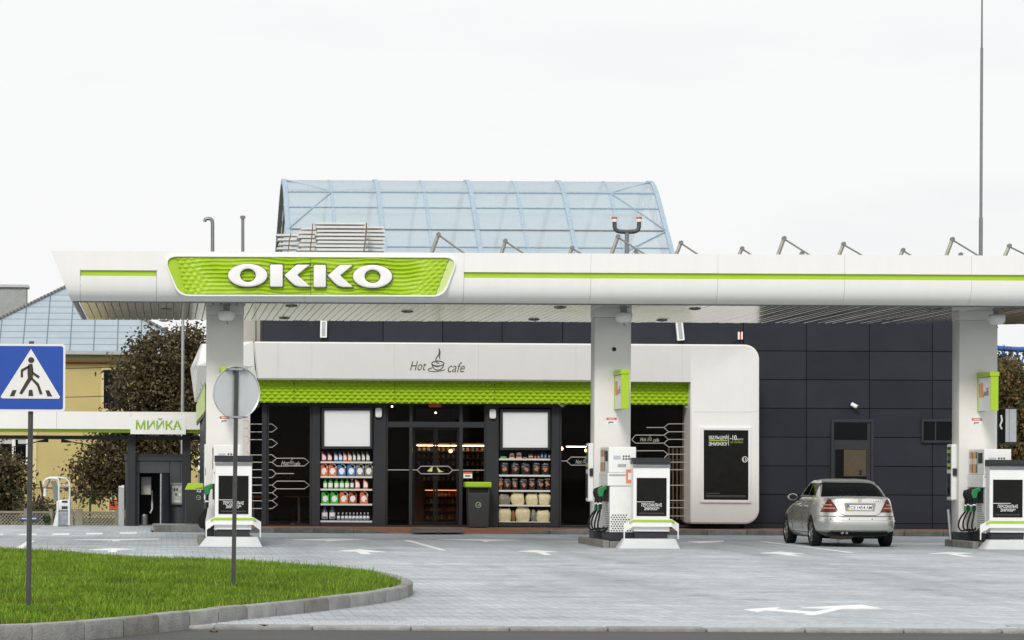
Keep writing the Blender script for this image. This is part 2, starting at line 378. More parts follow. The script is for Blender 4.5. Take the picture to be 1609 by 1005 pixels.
def edge_dist(x, y):
    d = np.full(len(x), 1e9)
    for i in range(len(poly) - 3):
        a, b = poly[i], poly[i + 1]; ab = b - a; L2 = (ab ** 2).sum() + 1e-9
        t = np.clip(((x - a[0]) * ab[0] + (y - a[1]) * ab[1]) / L2, 0, 1)
        d = np.minimum(d, np.hypot(x - a[0] - t * ab[0], y - a[1] - t * ab[1]))
    return d
def mound(x, y):
    return 0.10 + 0.075 * (1 - np.exp(-edge_dist(x, y) / 0.8)) + 0.012 * np.sin(x * 1.7 + y * 0.6) + 0.01 * np.sin(y * 1.3)
# lawn surface
xs = np.arange(-14, 4, 0.3); ys = np.arange(21.5, 66, 0.3); gx, gy = np.meshgrid(xs, ys); ok = inside(gx.ravel(), gy.ravel())
lb = bmesh.new(); lv = {}
okg = ok.reshape(gx.shape); zz = mound(gx.ravel(), gy.ravel()).reshape(gx.shape)
for i in range(len(ys) - 1):
    for j in range(len(xs) - 1):
        if okg[i, j] and okg[i + 1, j] and okg[i, j + 1] and okg[i + 1, j + 1]:
            q = []
            for a, b in ((i, j), (i, j + 1), (i + 1, j + 1), (i + 1, j)):
                if (a, b) not in lv: lv[(a, b)] = lb.verts.new((xs[b], ys[a], zz[a, b] - 0.01))
                q.append(lv[(a, b)])
            lb.faces.new(q)
me = bpy.data.meshes.new('lawn'); lb.to_mesh(me); lb.free(); me.materials.append(SOIL)
lawn = bpy.data.objects.new('lawn', me); COL.objects.link(lawn); tag(lawn, kind='structure')
MB().prism([(x, y, 0.10) for x, y in inner_xy], (0, 0, -0.2)).build('lawn_soil', SOIL, kind='structure')
# grass blades
GM, n, l = nt('grass_blade'); b = n['Principled BSDF']; b.inputs['Roughness'].default_value = 0.55; b.inputs['Specular IOR Level'].default_value = 0.25
ge = n.new('ShaderNodeNewGeometry'); rp = n.new('ShaderNodeValToRGB'); e = rp.color_ramp.elements
e[0].position = 0.0; e[0].color = (0.070, 0.150, 0.007, 1); e[1].position = 1.0; e[1].color = (0.30, 0.36, 0.06, 1)
for pos, c in ((0.45, (0.125, 0.235, 0.009, 1)), (0.85, (0.19, 0.305, 0.016, 1)), (0.97, (0.27, 0.32, 0.05, 1))): x_ = e.new(pos); x_.color = c
tcg = n.new('ShaderNodeTexCoord'); nzg = n.new('ShaderNodeTexNoise'); nzg.inputs['Scale'].default_value = 1.3; nzg.inputs['Detail'].default_value = 4
l.new(tcg.outputs['Object'], nzg.inputs['Vector'])
mrg = n.new('ShaderNodeMapRange'); mrg.inputs[1].default_value = 0.3; mrg.inputs[2].default_value = 0.7; mrg.inputs[3].default_value = 0.60; mrg.inputs[4].default_value = 1.28; l.new(nzg.outputs[0], mrg.inputs[0])
mxg = n.new('ShaderNodeMix'); mxg.data_type = 'RGBA'; mxg.blend_type = 'MULTIPLY'; mxg.inputs[0].default_value = 1
l.new(ge.outputs['Random Per Island'], rp.inputs[0]); l.new(rp.outputs[0], mxg.inputs[6]); l.new(mrg.outputs[0], mxg.inputs[7]); nz2 = n.new('ShaderNodeTexNoise'); nz2.inputs['Scale'].default_value = 0.55; nz2.inputs['Detail'].default_value = 5; l.new(tcg.outputs['Object'], nz2.inputs['Vector'])
mr2 = n.new('ShaderNodeMapRange'); mr2.inputs[1].default_value = 0.52; mr2.inputs[2].default_value = 0.72; mr2.inputs[3].default_value = 0.0; mr2.inputs[4].default_value = 0.22; l.new(nz2.outputs[0], mr2.inputs[0])
mx2 = n.new('ShaderNodeMix'); mx2.data_type = 'RGBA'; mx2.inputs[7].default_value = (0.24, 0.27, 0.045, 1); l.new(mr2.outputs[0], mx2.inputs[0]); l.new(mxg.outputs[2], mx2.inputs[6]); l.new(mx2.outputs[2], b.inputs['Base Color'])
NB = 420000
bx = RNG.uniform(-9.5, 3.2, NB); by = RNG.uniform(25.5, 56, NB); k = inside(bx, by) & (bx > (0 - CX) / F * by - 0.6); bx, by = bx[k], by[k]
bz = mound(bx, by) - 0.015; nb = len(bx)
patch = 0.5 + 0.5 * np.sin(bx * 2.1 + 1.3 * np.sin(by * 0.9)) * np.sin(by * 1.7 + np.sin(bx * 1.3))
hh = RNG.uniform(0.05, 0.105, nb) * (0.75 + 0.5 * patch); tall = RNG.random(nb) > 0.992; hh[tall] *= 1.6; far = (edge_dist(bx, by) < 0.5) & (RNG.random(nb) > 0.95); hh[far] *= 1.6
ang = RNG.uniform(0, 2 * np.pi, nb); lean = RNG.uniform(0.0, 0.055, nb); la = RNG.uniform(0, 2 * np.pi, nb); w = RNG.uniform(0.0035, 0.0075, nb)
vx = np.empty((nb, 5, 3)); cx_, sx_ = np.cos(ang) * w, np.sin(ang) * w
lx, ly = np.cos(la) * lean, np.sin(la) * lean
vx[:, 0] = np.c_[bx - cx_, by - sx_, bz]; vx[:, 1] = np.c_[bx + cx_, by + sx_, bz]
vx[:, 2] = np.c_[bx + cx_ * .8 + lx * .4, by + sx_ * .8 + ly * .4, bz + hh * .6]; vx[:, 3] = np.c_[bx - cx_ * .8 + lx * .4, by - sx_ * .8 + ly * .4, bz + hh * .6]
vx[:, 4] = np.c_[bx + lx, by + ly, bz + hh]
me = bpy.data.meshes.new('grass'); me.vertices.add(nb * 5); me.vertices.foreach_set('co', vx.ravel())
base = np.arange(nb)[:, None] * 5; loops = np.concatenate([base + np.array([[0, 1, 2, 3]]), base + np.array([[3, 2, 4]])], 1).ravel()
me.loops.add(nb * 7); me.loops.foreach_set('vertex_index', loops.astype(np.int32))
me.polygons.add(nb * 2); st = np.empty(nb * 2, np.int32); st[0::2] = np.arange(nb) * 7; st[1::2] = np.arange(nb) * 7 + 4
me.polygons.foreach_set('loop_start', st); me.update(); me.validate(); me.materials.append(GM)
gr = bpy.data.objects.new('grass', me); COL.objects.link(gr); tag(gr, 'short green grass on the kerbed lawn island', None, None, 'stuff')
# small fallen leaves
LEAFB = mat('dry_leaf', (0.20, 0.12, 0.045), 0.8, var=0.3); PINK = mat('pale_leaf', (0.55, 0.40, 0.33), 0.8, var=0.3)
for i, (px, py, m_, lb_) in enumerate(((65, 922, PINK, 'pale curled leaf lying in the grass near the crossing sign post'), (415, 985.5, LEAFB, 'dry brown leaf lying on the flush kerb'), (336, 995, LEAFB, 'dry brown leaf lying on the asphalt road'))):
    c = G(px, py, 0.17 if i == 0 else 0.005 if i == 1 else -0.045)
    pts = [[c + Vector((math.cos(a) * r_ * 0.05, math.sin(a) * r_ * 0.035, 0.012 + 0.022 * abs(math.sin(a * 1.5 + i)) * r_)) for a in np.linspace(0, 2 * math.pi, 9)] for r_ in (0.05, 0.6, 1)]
    MB().grid(pts).build('fallen_leaf', m_, None, label=lb_, cat='leaf', group='fallen leaves')
# ---------------------------------------------------------------- painted markings
zl = lambda pts: [(x / 5.028, 820 + y / 5.028) for x, y in pts]
marks = [
 ('curved double headed white arrow painted on the near paving', [(1168, 957.2), (1191, 961.3), (1204, 958.7), (1270.6, 963.6), (1261, 965.1), (1282, 965.9), (1325.5, 956), (1386, 955.6), (1354, 949.6), (1259, 954.5), (1310, 955.6), (1280, 960.6), (1219.5, 956.8), (1227, 954.1), (1208, 954.5)]),
 ('white painted arrow in front of the left fuel island, nearer one', [(531.6, 865.2), (559, 866), (567.7, 870), (583, 870), (576.4, 866.7), (607, 867), (565.6, 862.6)]),
 ('white painted arrow beside left fuel island, farther one near terracotta apron', [(448, 847.6), (509, 848.5), (517.7, 850.3), (531, 849), (583, 846.8), (522, 845.6)]),
 ('slanting white painted line in the middle of forecourt', [(635, 848.5), (692, 864), (700, 864), (646, 848.7)]),
 ('white painted arrow on paving before the shop door', [(686, 847.2), (754, 848.9), (764, 851.3), (771, 849.8), (821, 848.2), (752, 846.3)]),
 ('white painted arrow left of the middle fuel island', [(812.7, 865.7), (842.5, 867.4), (854.5, 871.3), (865, 871.3), (854.5, 867), (876, 866.6), (840, 864)]),
 ('white painted arrow just in front of the silver car', [(1194.4, 868.7), (1217, 869.6), (1239, 872.3), (1259, 873.6), (1241, 870), (1263.6, 870), (1226, 866.3)]),
 ('white painted arrow left of the right fuel island', [(1459, 869.6), (1486, 869.6), (1512.6, 874.1), (1530, 874.1), (1504, 870.5), (1530, 868.7), (1490.6, 867.2)]),
 ('long slanting white line running under the silver car', [(1194, 850.6), (1330, 867.5), (1341, 867.5), (1204, 850.6)]),
 ('short white painted mark right of the middle fuel island', [(1080.7, 850.6), (1098, 853), (1138, 850.6), (1135.8, 848.8)]),
 ('first white dash from the left edge near car wash', zl([(0, 91), (0, 102), (22, 101), (30, 93)])),
 ('white dash beside the crossing sign post near car wash', zl([(140, 96), (150, 102), (285, 101), (290, 90)])),
 ('white dash in front of the vacuum station', zl([(415, 90), (412, 101), (548, 101), (552, 88)])),
 ('white dash in front of the dark kiosk, left one', zl([(680, 86), (678, 97), (808, 96), (815, 84)])),
 ('white dash in front of the dark kiosk, right one', zl([(945, 81), (950, 92), (1082, 91), (1082, 79)])),
 ('wide white arrow painted beyond the lawn, farther one', zl([(580, 137), (885, 143), (890, 151), (943, 151), (945, 143), (1250, 137), (1260, 130), (920, 133)])),
 ('wide white arrow painted beyond the lawn, nearer one', zl([(705, 216), (860, 221), (855, 236), (922, 236), (930, 221), (1080, 214), (900, 205)])),
 ('slanted white line behind the crossing sign post', zl([(130, 203), (180, 205), (205, 185), (270, 152), (275, 145), (205, 155)])),
]
for lb_, pts in marks:
    q = [G(x, y, 0.004) for x, y in pts]
    mb = MB(); mb.prism([(p.x, p.y, 0.005) for p in q], (0, 0, -0.012))
    mb.build('road_marking', PAINT, None, label=lb_, cat='road marking', group='white forecourt markings')
# ================================================================== canopy
ZS, YF, YB = 5.06, 66.1, 74.2
XR = 20.6
can = thing('canopy', 'long white flat canopy roof with lime stripe over the fuel pumps', 'canopy', (9, 70, ZS))
xl0, xl1 = XX(112, YF, 470), XX(80, 65.68, 396)
prof = [(0.0, 0.0), (0.13, 0.018), (0.24, 0.062), (0.325, 0.135), (0.38, 0.23), (0.405, 0.34), (0.415, 0.46), (0.418, 0.52), (0.42, 1.015)]
def xl(h): return xl0 + (xl1 - xl0) * h / 1.015
def fascia_seg(x0, x1, groove, left_end=False):
    p = list(prof)
    if groove: p = p[:-2] + [(0.417, 0.50), (0.355, 0.502), (0.355, 0.618), (0.419, 0.62), (0.42, 1.015)]
    out = [(YF - a, ZS + h) for a, h in p]
    g = 0.003
    rows = []
    for (y, z) in out: rows.append([((xl(z - ZS) if left_end else x0 + g), y, z), (x1 - g, y, z)])
    back = [(YF - 0.39, ZS + 1.015), (YF - 0.39, ZS + 0.66), (YF - 0.32, ZS + 0.62), (YF - 0.32, ZS + 0.3), (YF + 0.02, ZS + 0.05), (YF + 0.02, ZS)]
    for (y, z) in back: rows.append([((xl(z - ZS) if left_end else x0 + g), y, z), (x1 - g, y, z)])
    rows.append(rows[0])
    mb = MB().grid(rows); n_ = len(rows)
    mb.f.append(tuple(2 * i for i in range(n_ - 1))); mb.f.append(tuple(2 * i + 1 for i in range(n_ - 2, -1, -1)))
    mb.build('fascia_panel', WHITE, can, smooth=30)
Yf = YF - 0.42
jo = [XX(126, Yf, 430), XX(246, Yf, 430), XX(480, Yf, 430), XX(729, Yf, 430)]
fascia_seg(xl0, jo[0], False, True); fascia_seg(jo[0], jo[1], True); fascia_seg(jo[1], jo[2], False); fascia_seg(jo[2], jo[3], False)
x = jo[3]
while x < XR - 0.1:
    x2 = min(x + 2.62, XR); fascia_seg(x, x2, True); x = x2
MB().box(jo[0] + 0.01, jo[1] - 0.01, YF - 0.365, YF - 0.353, ZS + 0.503, ZS + 0.617).build('stripe', LIME, can)
MB().box(jo[3] + 0.01, XR, YF - 0.365, YF - 0.353, ZS + 0.503, ZS + 0.617).build('stripe', LIME, can)
# slanted left end and rear edge
mb = MB(); mb.prism([(xl0, YF + 0.01, ZS), (xl1, Yf, ZS + 1.015), (xl1, YB + 0.4, ZS + 1.015), (xl0, YB, ZS)], (0.03, 0, 0)); mb.build('end_fascia', WHITE, can)
MB().box(xl0 + 0.06, XR, YB + 0.002, YB + 0.04, ZS + 0.02, ZS + 0.95).build('rear_fascia', WHITE, can)
MB().box(xl0 + 0.1, XR, YF + 0.2, YB - 0.02, ZS + 0.60, ZS + 0.68).build('roof_deck', GREY, can)
SOFD = mat('soffit_frame', (0.16, 0.16, 0.155), 0.5)
mb = MB().box(xl0 + 0.03, XR, YF + 0.02, YF + 0.16, ZS - 0.02, ZS + 0.03).box(xl0 + 0.03, xl0 + 0.12, YF + 0.16, YB, ZS - 0.012, ZS + 0.03)
mb.build('soffit_frame', SOFD, can)
# soffit strips, one by one
w = 0.165
sm = MB(); sm.add([(0.004, 0, 0.03), (0.012, 0, 0.0), (w - 0.012, 0, 0.0), (w - 0.004, 0, 0.03), (0.004, YB - YF - 0.2, 0.03), (0.012, YB - YF - 0.2, 0.0), (w - 0.012, YB - YF - 0.2, 0.0), (w - 0.004, YB - YF - 0.2, 0.03)],
                  [(0, 1, 5, 4), (1, 2, 6, 5), (2, 3, 7, 6), (0, 3, 2, 1), (4, 5, 6, 7), (0, 4, 7, 3)])
sme = sm.mesh('soffit_strip'); sme.materials.append(SOFFIT)
x = xl0 + 0.16
while x < XR:
    o = bpy.data.objects.new('soffit_strip', sme); COL.objects.link(o); o.parent = can
    o.location = Vector((x, YF + 0.17, ZS - 0.006 + random.uniform(-0.002, 0.002))) - OFF[can.name]; o.rotation_euler = (random.uniform(-0.0006, 0.0006), random.uniform(-0.004, 0.004), 0)
    x += w
MB().box(xl0 + 0.14, XR, YF + 0.18, YB - 0.03, ZS + 0.045, ZS + 0.06).build('soffit_backing', SOFD, can)

# ---------------------------------------------------------------- fascia sign
YS = YF - 0.43
def rounded(pts, rads, n=6):
    """2-D polygon with rounded corners"""
    out = []; N_ = len(pts)
    for i in range(N_):
        p, a, b = Vector(pts[i]), Vector(pts[i - 1]), Vector(pts[(i + 1) % N_]); r_ = rads[i]
        da, db = (a - p).normalized(), (b - p).normalized(); half = math.acos(max(-1, min(1, da.dot(db)))) / 2
        t = min(r_ / math.tan(half), (a - p).length * 0.48, (b - p).length * 0.48)
        q0, q1 = p + da * t, p + db * t
        for k in range(n + 1):
            u = k / n; out.append(q0 * (1 - u) ** 2 + p * 2 * u * (1 - u) + q1 * u * u)
    return out
sg = thing('fascia_sign', 'recessed lime green sign with big white letters on canopy edge', 'sign', P(488, 463, YS))
def shape_px(e):
    return [(257 - e, 402.5 - e), (720 + e, 404.5 - e), (696 + e, 464 + e), (282 - e, 463 + e)]
rad = [14, 14, 24, 24]
out2 = rounded(shape_px(2.2), [q + 2 for q in rad]); in2 = rounded(shape_px(-0.6), rad)
to3 = lambda pts, Y: [P(p[0], p[1], Y) for p in pts]
MB().ring(to3(out2, YS - 0.06), to3(in2, YS - 0.06), (0, 0.10, 0)).build('sign_rim', WHITE2, sg, bevel=0.012, smooth=True)
MB().prism(to3(in2, YS + 0.003), (0, 0.004, 0)).build('sign_back', LIME, sg)
# rippled relief: staggered scales at both ends melting into long waves
x0s, x1s, z0s, z1s = R(280, 698, 404.8, 462.5, YS)
NX, NZ = 300, 66; rows = []
for j in range(NZ + 1):
    v = j / NZ; row = []
    xa = XX(277 + (1 - v) * 15, YS, 430); xb = XX(705 - (1 - v) * 21, YS, 430)
    for i in range(NX + 1):
        u = i / NX; xx = xa + (xb - xa) * u; z = z0s + (z1s - z0s) * v
        de = min(u, 1 - u) * 5.9
        sc_ = max(0.0, 1 - de / 0.75)
        fz = v * 9.0
        wob = 0.45 * math.sin(xx * 2.1 + math.sin(xx * 0.9) * 2) + 0.25 * math.sin(xx * 5.3 + 1)
        wave = abs(((fz + wob * (1 - sc_)) % 1.0) - 0.5) * 2
        cell = abs(((de / 0.16 + (0.5 if int(fz) % 2 else 0)) % 1.0) - 0.5) * 2
        amp = 0.036 + 0.016 * math.sin(xx * 3.1 + fz * 0.8)
        h = (1 - sc_) * amp * wave + sc_ * 0.055 * (1 - abs((fz % 1.0) - 0.5) * 2) * cell
        row.append((xx, YS - 0.004 - h, z))
    rows.append(row)
MB().grid(rows).build('relief_panel', LIME, sg)
pts = []; side_ = lambda p: (p[0] - 707) - (p[1] - 404) * (684 - 707) / 60
for p_, q_ in zip(in2, in2[1:] + in2[:1]):
    a_, b_ = side_(p_), side_(q_)
    if a_ >= 0: pts.append(p_)
    if a_ * b_ < 0: pts.append(p_.lerp(q_, a_ / (a_ - b_)))
MB().prism(to3(pts, YS - 0.012), (0, 0.01, 0)).build('end_plate', LIMEP, sg)
def ellipse(cx, cy, rx, ry, n=48): return [(cx + rx * math.cos(2 * math.pi * k / n), cy + ry * math.sin(2 * math.pi * k / n)) for k in range(n)]
def letter_O(cx, cy, rx, ry, hx, hy, hcx):
    o = MB().ring(to3(ellipse(cx, cy, rx, ry), YS - 0.14), to3(ellipse(hcx, cy, hx, hy), YS - 0.14), (0, 0.09, 0)).build('letter', SIGNW, sg, bevel=0.028, seg=3, smooth=50)
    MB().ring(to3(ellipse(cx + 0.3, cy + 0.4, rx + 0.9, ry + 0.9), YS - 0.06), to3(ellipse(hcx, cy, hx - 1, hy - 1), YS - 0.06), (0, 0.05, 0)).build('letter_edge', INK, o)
def letter_K(bar, chev):
    o = None
    for q in (bar, chev):
        c = MB().prism(to3(q, YS - 0.14), (0, 0.09, 0)).build('letter', SIGNW, sg if o is None else sg, bevel=0.028, seg=3, smooth=50)
        mx, my = sum(p[0] for p in q) / len(q), sum(p[1] for p in q) / len(q)
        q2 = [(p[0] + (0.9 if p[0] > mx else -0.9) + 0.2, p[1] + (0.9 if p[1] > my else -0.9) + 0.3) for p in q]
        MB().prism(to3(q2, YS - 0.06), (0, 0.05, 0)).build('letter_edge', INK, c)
        o = c
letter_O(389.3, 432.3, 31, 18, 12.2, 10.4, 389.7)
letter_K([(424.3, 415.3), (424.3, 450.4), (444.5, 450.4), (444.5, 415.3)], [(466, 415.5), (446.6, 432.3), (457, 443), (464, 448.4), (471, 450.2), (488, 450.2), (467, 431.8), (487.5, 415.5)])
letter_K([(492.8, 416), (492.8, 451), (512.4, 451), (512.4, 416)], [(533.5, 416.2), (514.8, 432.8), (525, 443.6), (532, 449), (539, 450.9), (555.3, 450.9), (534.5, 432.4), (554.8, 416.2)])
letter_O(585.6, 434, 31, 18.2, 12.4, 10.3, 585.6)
MB().rbox(487.8, 488.3, 404.5, 463, YS - 0.042, 0.01).build('panel_joint', INK, sg)

# ---------------------------------------------------------------- columns
def column(px0, px1, Y, lbl, depth=0.62):
    x0, x1 = XX(px0, Y, 650), XX(px1, Y, 650)
    t = thing('canopy_column', lbl, 'column', ((x0 + x1) / 2, Y + depth / 2, 0), 'canopy columns')
    MB().box(x0, x1, Y, Y + depth, 0.12, 4.86).build('column_cladding', COLW, t, bevel=0.012, smooth=True)
    MB().box(x0 - 0.01, x1 + 0.01, Y - 0.012, Y + depth + 0.01, 4.865, ZS + 0.02).build('column_head', COLW, t, bevel=0.01)
    MB().box(x0 - 0.012, x1 + 0.012, Y - 0.015, Y + depth + 0.012, 0.1, 0.32).build('plinth', DARKF, t, bevel=0.008)
    # warning sticker
    return t, x0, x1
COLS = []
for (a, b, Y, lbl) in ((324, 382, 67.6, 'left canopy column partly behind the round sign'), (934, 991, 67.8, 'middle canopy column behind the fuel dispenser'), (1507, 1567, 68.2, 'right canopy column beside the dark price display')):
    COLS.append(column(a, b, Y, lbl) + (Y,))
for (t, x0, x1, Y), px, py in zip(COLS, (353, 961, 1535), (657, 659, 660)):
    sx0, sx1, sz0, sz1 = R(px - 8, px + 8, py - 3, py + 7, Y)
    MB().box(sx0, sx1, Y - 0.004, Y, sz0 + 0.085, sz1).build('warning_sticker', RED, t)
    MB().box(sx0, sx1, Y - 0.004, Y, sz0, sz0 + 0.083).build('sticker_field', SIGNW, t)
    MB().box(sx0 + 0.05, sx1 - 0.07, Y - 0.007, Y - 0.0045, sz0 + 0.03, sz0 + 0.05).box(sx0 + 0.04, sx0 + 0.06, Y - 0.007, Y - 0.0045, sz0 + 0.012, sz0 + 0.035).build('sticker_print', BLACK, t)
    MB().box(sx0 + 0.04, sx1 - 0.04, Y - 0.007, Y - 0.0045, sz0 + 0.10, sz0 + 0.115).build('sticker_print', SIGNW, t)
MB().lathe([(0.045, 0.0), (0.045, 0.012), (0.0, 0.012)], P(965, 548.5, 67.8 - 0.002) + Vector((0, -0.012, 0)), 16, 'y').build('cable_hole', BLACK, COLS[1][0])
# ceiling globes at the columns
LAMPW = mat('frosted_lamp', (0.82, 0.82, 0.80), 0.35, var=0.05)
for px, py, Y, lb_ in ((356, 494, 67.2, 'frosted round ceiling lamp at the left canopy column'), (980, 497, 67.3, 'frosted round ceiling lamp at the middle canopy column'), (1566, 500, 67.5, 'frosted round ceiling lamp at the right canopy column')):
    c = P(px, py, Y); t = thing('ceiling_lamp', lb_, 'lamp', c, 'round ceiling lamps')
    MB().lathe([(0.0, -0.135), (0.08, -0.13), (0.15, -0.105), (0.178, -0.05), (0.18, 0.05), (0.165, 0.075), (0.12, 0.085), (0.0, 0.085)], c, 28).build('lamp_globe', LAMPW, t, smooth=35)
    MB().lathe([(0.07, 0.085), (0.07, ZS - c.z - 0.02), (0.10, ZS - c.z - 0.018), (0.10, ZS - c.z)], c, 16).build('lamp_mount', GREY, t)
    MB().tube([c + Vector((0, 0, -0.13)), c + Vector((0.01, 0, -0.18)), c + Vector((0.03, 0, -0.2))], 0.012, 6).build('pull_hook', GREY, t)
# recessed spot plates in the soffit
k = 0
for px, py in ((262, 485), (258, 503), (458, 480), (447, 499), (640, 489), (880, 482.5), (839, 501.5), (1092, 484.5), (1040, 502.5), (1466, 486), (1395, 503)):
    c = G(px, py, ZS - 0.008)
    t = thing('soffit_spot', f'small flat spotlight under the canopy soffit, {nth(k)}', 'light', c, 'soffit spots'); k += 1
    MB().lathe([(0.13, 0.0), (0.13, -0.015), (0.05, -0.035), (0.0, -0.035)], c, 16).build('spot_plate', SOFD, t)
# ---------------------------------------------------------------- things on the canopy roof
STEELB = mat('brace_steel', (0.33, 0.32, 0.28), 0.45, metal=0.5, var=0.2)
br = [(678, 398, 689, 368, 731), (788, 398, 794, 378, 824), (895, 399, 899, 389, 916), (961, 399, 971, 371.5, 1014), (996, 399, 999, 394.5, 1007), (1062, 401, 1070, 381, 1100), (1161, 401, 1166, 390, 1184), (1222, 402, 1232, 374, 1276), (1257, 402, 1260, 397.5, 1268), (1318, 402, 1325.5, 383, 1358), (1414, 403, 1419, 392.5, 1436), (1486, 404, 1496.5, 375.5, 1543), (1507, 404, 1509.5, 399.5, 1517), (1578, 404, 1586, 386, 1622)]
for k, (ax, ay, bx_, by_, cx2) in enumerate(br):
    # equal braces of 6.65 m top height: their size tells the row they stand in
    hy = CY + (bx_ - CX) * RS; Y = (6.66 - H) * F / (hy - by_)
    Y = max(67.6, min(74.0, Y))
    A, B, C = P(ax, ay, Y), P(bx_, by_, Y), P(cx2, ay, Y)
    t = thing('parapet_brace', f'slanted steel brace above the canopy edge, {nth(k)}' + (' of all' if k else ' of all'), 'brace', (B.x, Y, ZS + 0.68), 'steel braces on the canopy roof')
    zb = ZS + 0.68; A2 = A + (A - B) * ((A.z - zb) / max(0.05, (B.z - A.z))); C2 = C + (C - B) * ((C.z - zb) / max(0.05, (B.z - C.z)))
    if (A2 - B).length > 2.5: A2 = Vector((B.x - 0.35, Y, zb))
    if (C2 - B).length > 3.5: C2 = Vector((B.x + 1.0, Y, zb))
    MB().tube([A2, B], 0.042, 8).build('upright', STEELB, t, smooth=True)
    MB().tube([B + Vector((0.02, 0.03, -0.02)), C2 + Vector((0, 0.03, 0))], 0.02, 8).build('stay', STEELB, t, smooth=True)
    MB().lathe([(0.0, -0.05), (0.05, -0.05), (0.05, 0.05), (0.0, 0.05)], B, 8, 'y').build('bolt', GREY, t)
# vent pipes
def pipe_thing(label, pts_px, Y, r_, name='vent_pipe'):
    b0 = P(*pts_px[0], Y); t = thing(name, label, 'vent pipe', (b0.x, Y, ZS + 0.68))
    pts = [Vector((b0.x, Y, ZS + 0.68))] + [P(x, y, Y) for x, y in pts_px]
    MB().tube(pts, r_, 10).build('pipe', GREY, t, smooth=True); return t
pipe_thing('hooked grey vent pipe above canopy left end', [(334, 395), (334, 350), (333.4, 346), (331, 343.6), (326, 343), (322.5, 344.5), (321.4, 348)], 71.5, 0.042)
t = pipe_thing('straight grey vent pipe with cap above canopy left end', [(381.5, 395), (381.5, 343)], 71.5, 0.036); c = P(381.5, 343, 71.5)
MB().lathe([(0.036, 0), (0.06, 0.0), (0.06, 0.06), (0.0, 0.07)], c, 12).build('cap', GREY, t)
t = pipe_thing('forked dark vent pipe with two orange capped tops', [(985, 400), (985, 364)], 73.0, 0.05)
MB().tube([P(x, y, 73.0) for x, y in ((965.5, 347), (965.8, 356), (967, 360), (970, 362.5), (974, 363.5), (985, 364), (996, 363.5), (1000, 362.5), (1003, 360), (1004, 356), (1004.3, 347))], 0.05, 10).build('fork', mat('dark_pipe', (0.07, 0.08, 0.075), 0.5), t, smooth=True)
for px in (965.5, 1004.3):
    c = P(px, 347, 73.0)
    MB().lathe([(0.05, -0.02), (0.062, -0.02), (0.062, 0.05), (0.0, 0.05)], c, 12).build('collar', SIGNW, t); MB().lathe([(0.06, 0.05), (0.066, 0.05), (0.066, 0.09), (0.0, 0.095)], c, 12).build('cap', RED, t)
# stacked white metal trims
TRIM = mat('white_trim', (0.74, 0.74, 0.72), 0.4, var=0.06)
trims = []
for i in range(8): trims.append((495 + (i % 3) * 1.5, 574 + (i % 2) * 3.5, 350.5 + i * 5.9, 70.0))
for i in range(7): trims.append((573 + (i % 2) * 2, 602 + (i * 7) % 5, 356.5 + i * 6.0, 70.6))
for i in range(6): trims.append((473 - (i * 3) % 8, 499, 358.5 + i * 6.6, 70.55))
for i in range(4): trims.append((434 + (i * 2) % 5, 470 + (i * 3) % 6, 368.5 + i * 7.0, 71.1))
for k, (a, b, y, Y) in enumerate(trims):
    x0, x1 = XX(a, Y, y), XX(b, Y, y); z = ZZ(y, Y, (a + b) / 2)
    mb = MB(); q = [(x0, Y + 0.42, z), (x0, Y - 0.24, z), (x0, Y - 0.24, z - 0.043), (x0, Y - 0.215, z - 0.043), (x0, Y - 0.215, z - 0.026), (x0, Y + 0.42, z - 0.026)]
    mb.prism(q, (x1 - x0, 0, 0))
    part = 'front' if k < 8 else 'right end' if k < 15 else 'left middle' if k < 21 else 'far left end'
    idx = k if k < 8 else k - 8 if k < 15 else k - 15 if k < 21 else k - 21
    mb.build('metal_trim', TRIM, None, label=f'white folded metal trim in the rooftop stack, {part}, {"topmost" if idx == 0 else ORD[idx] + " from top"}', cat='metal trim', group='white metal trims stacked on the canopy roof')
MB().box(XX(440, 70.6), XX(600, 70.6), 70.55, 71.4, ZS + 0.685, ZS + 0.86).build('timber_bearer', mat('timber', (0.10, 0.085, 0.06), 0.8, var=0.3), None, label='dark timber bearer beneath the rooftop stack of white trims', cat='timber')
for j, (px, py0) in enumerate(((491.5, 351), (576, 350), (457, 367))):
    MB().tube([P(px, py0, 69.7), P(px - 2, 375, 69.7), P(px - 5, 398, 69.7)], 0.012, 5).build('strap', LEAFB, None, label='thin tie strap round the rooftop trim stack, ' + ('middle one', 'right one', 'left one')[j], cat='strap', group='straps on the trim stack')
# lightning mast
t = thing('lightning_mast', 'tall thin lightning mast rising behind the canopy', 'mast', (XX(1541, 92), 92, 0)); xm = XX(1541.5, 92, 300)
MB().cyl((xm, 92, 0), (xm, 92, ZZ(342, 92, 1541)), 0.065, 0.058, 12).build('lower_tube', GREY, t, smooth=True)
MB().cyl((xm, 92, ZZ(342, 92, 1541)), (xm, 92, ZZ(75, 92, 1541)), 0.045, 0.042, 12).build('middle_tube', GREY, t, smooth=True)
MB().cyl((xm, 92, ZZ(75, 92, 1541)), (xm, 92, 17.6), 0.03, 0.016, 10).build('upper_rod', GREY, t, smooth=True)
# ================================================================== shop building
YG, YW = 82.0, 82.32
shop = thing('shop_building', 'anthracite clad station shop with white cafe frame and lime scale band', 'shop', (12, 82, 0))
ZF = 0.12
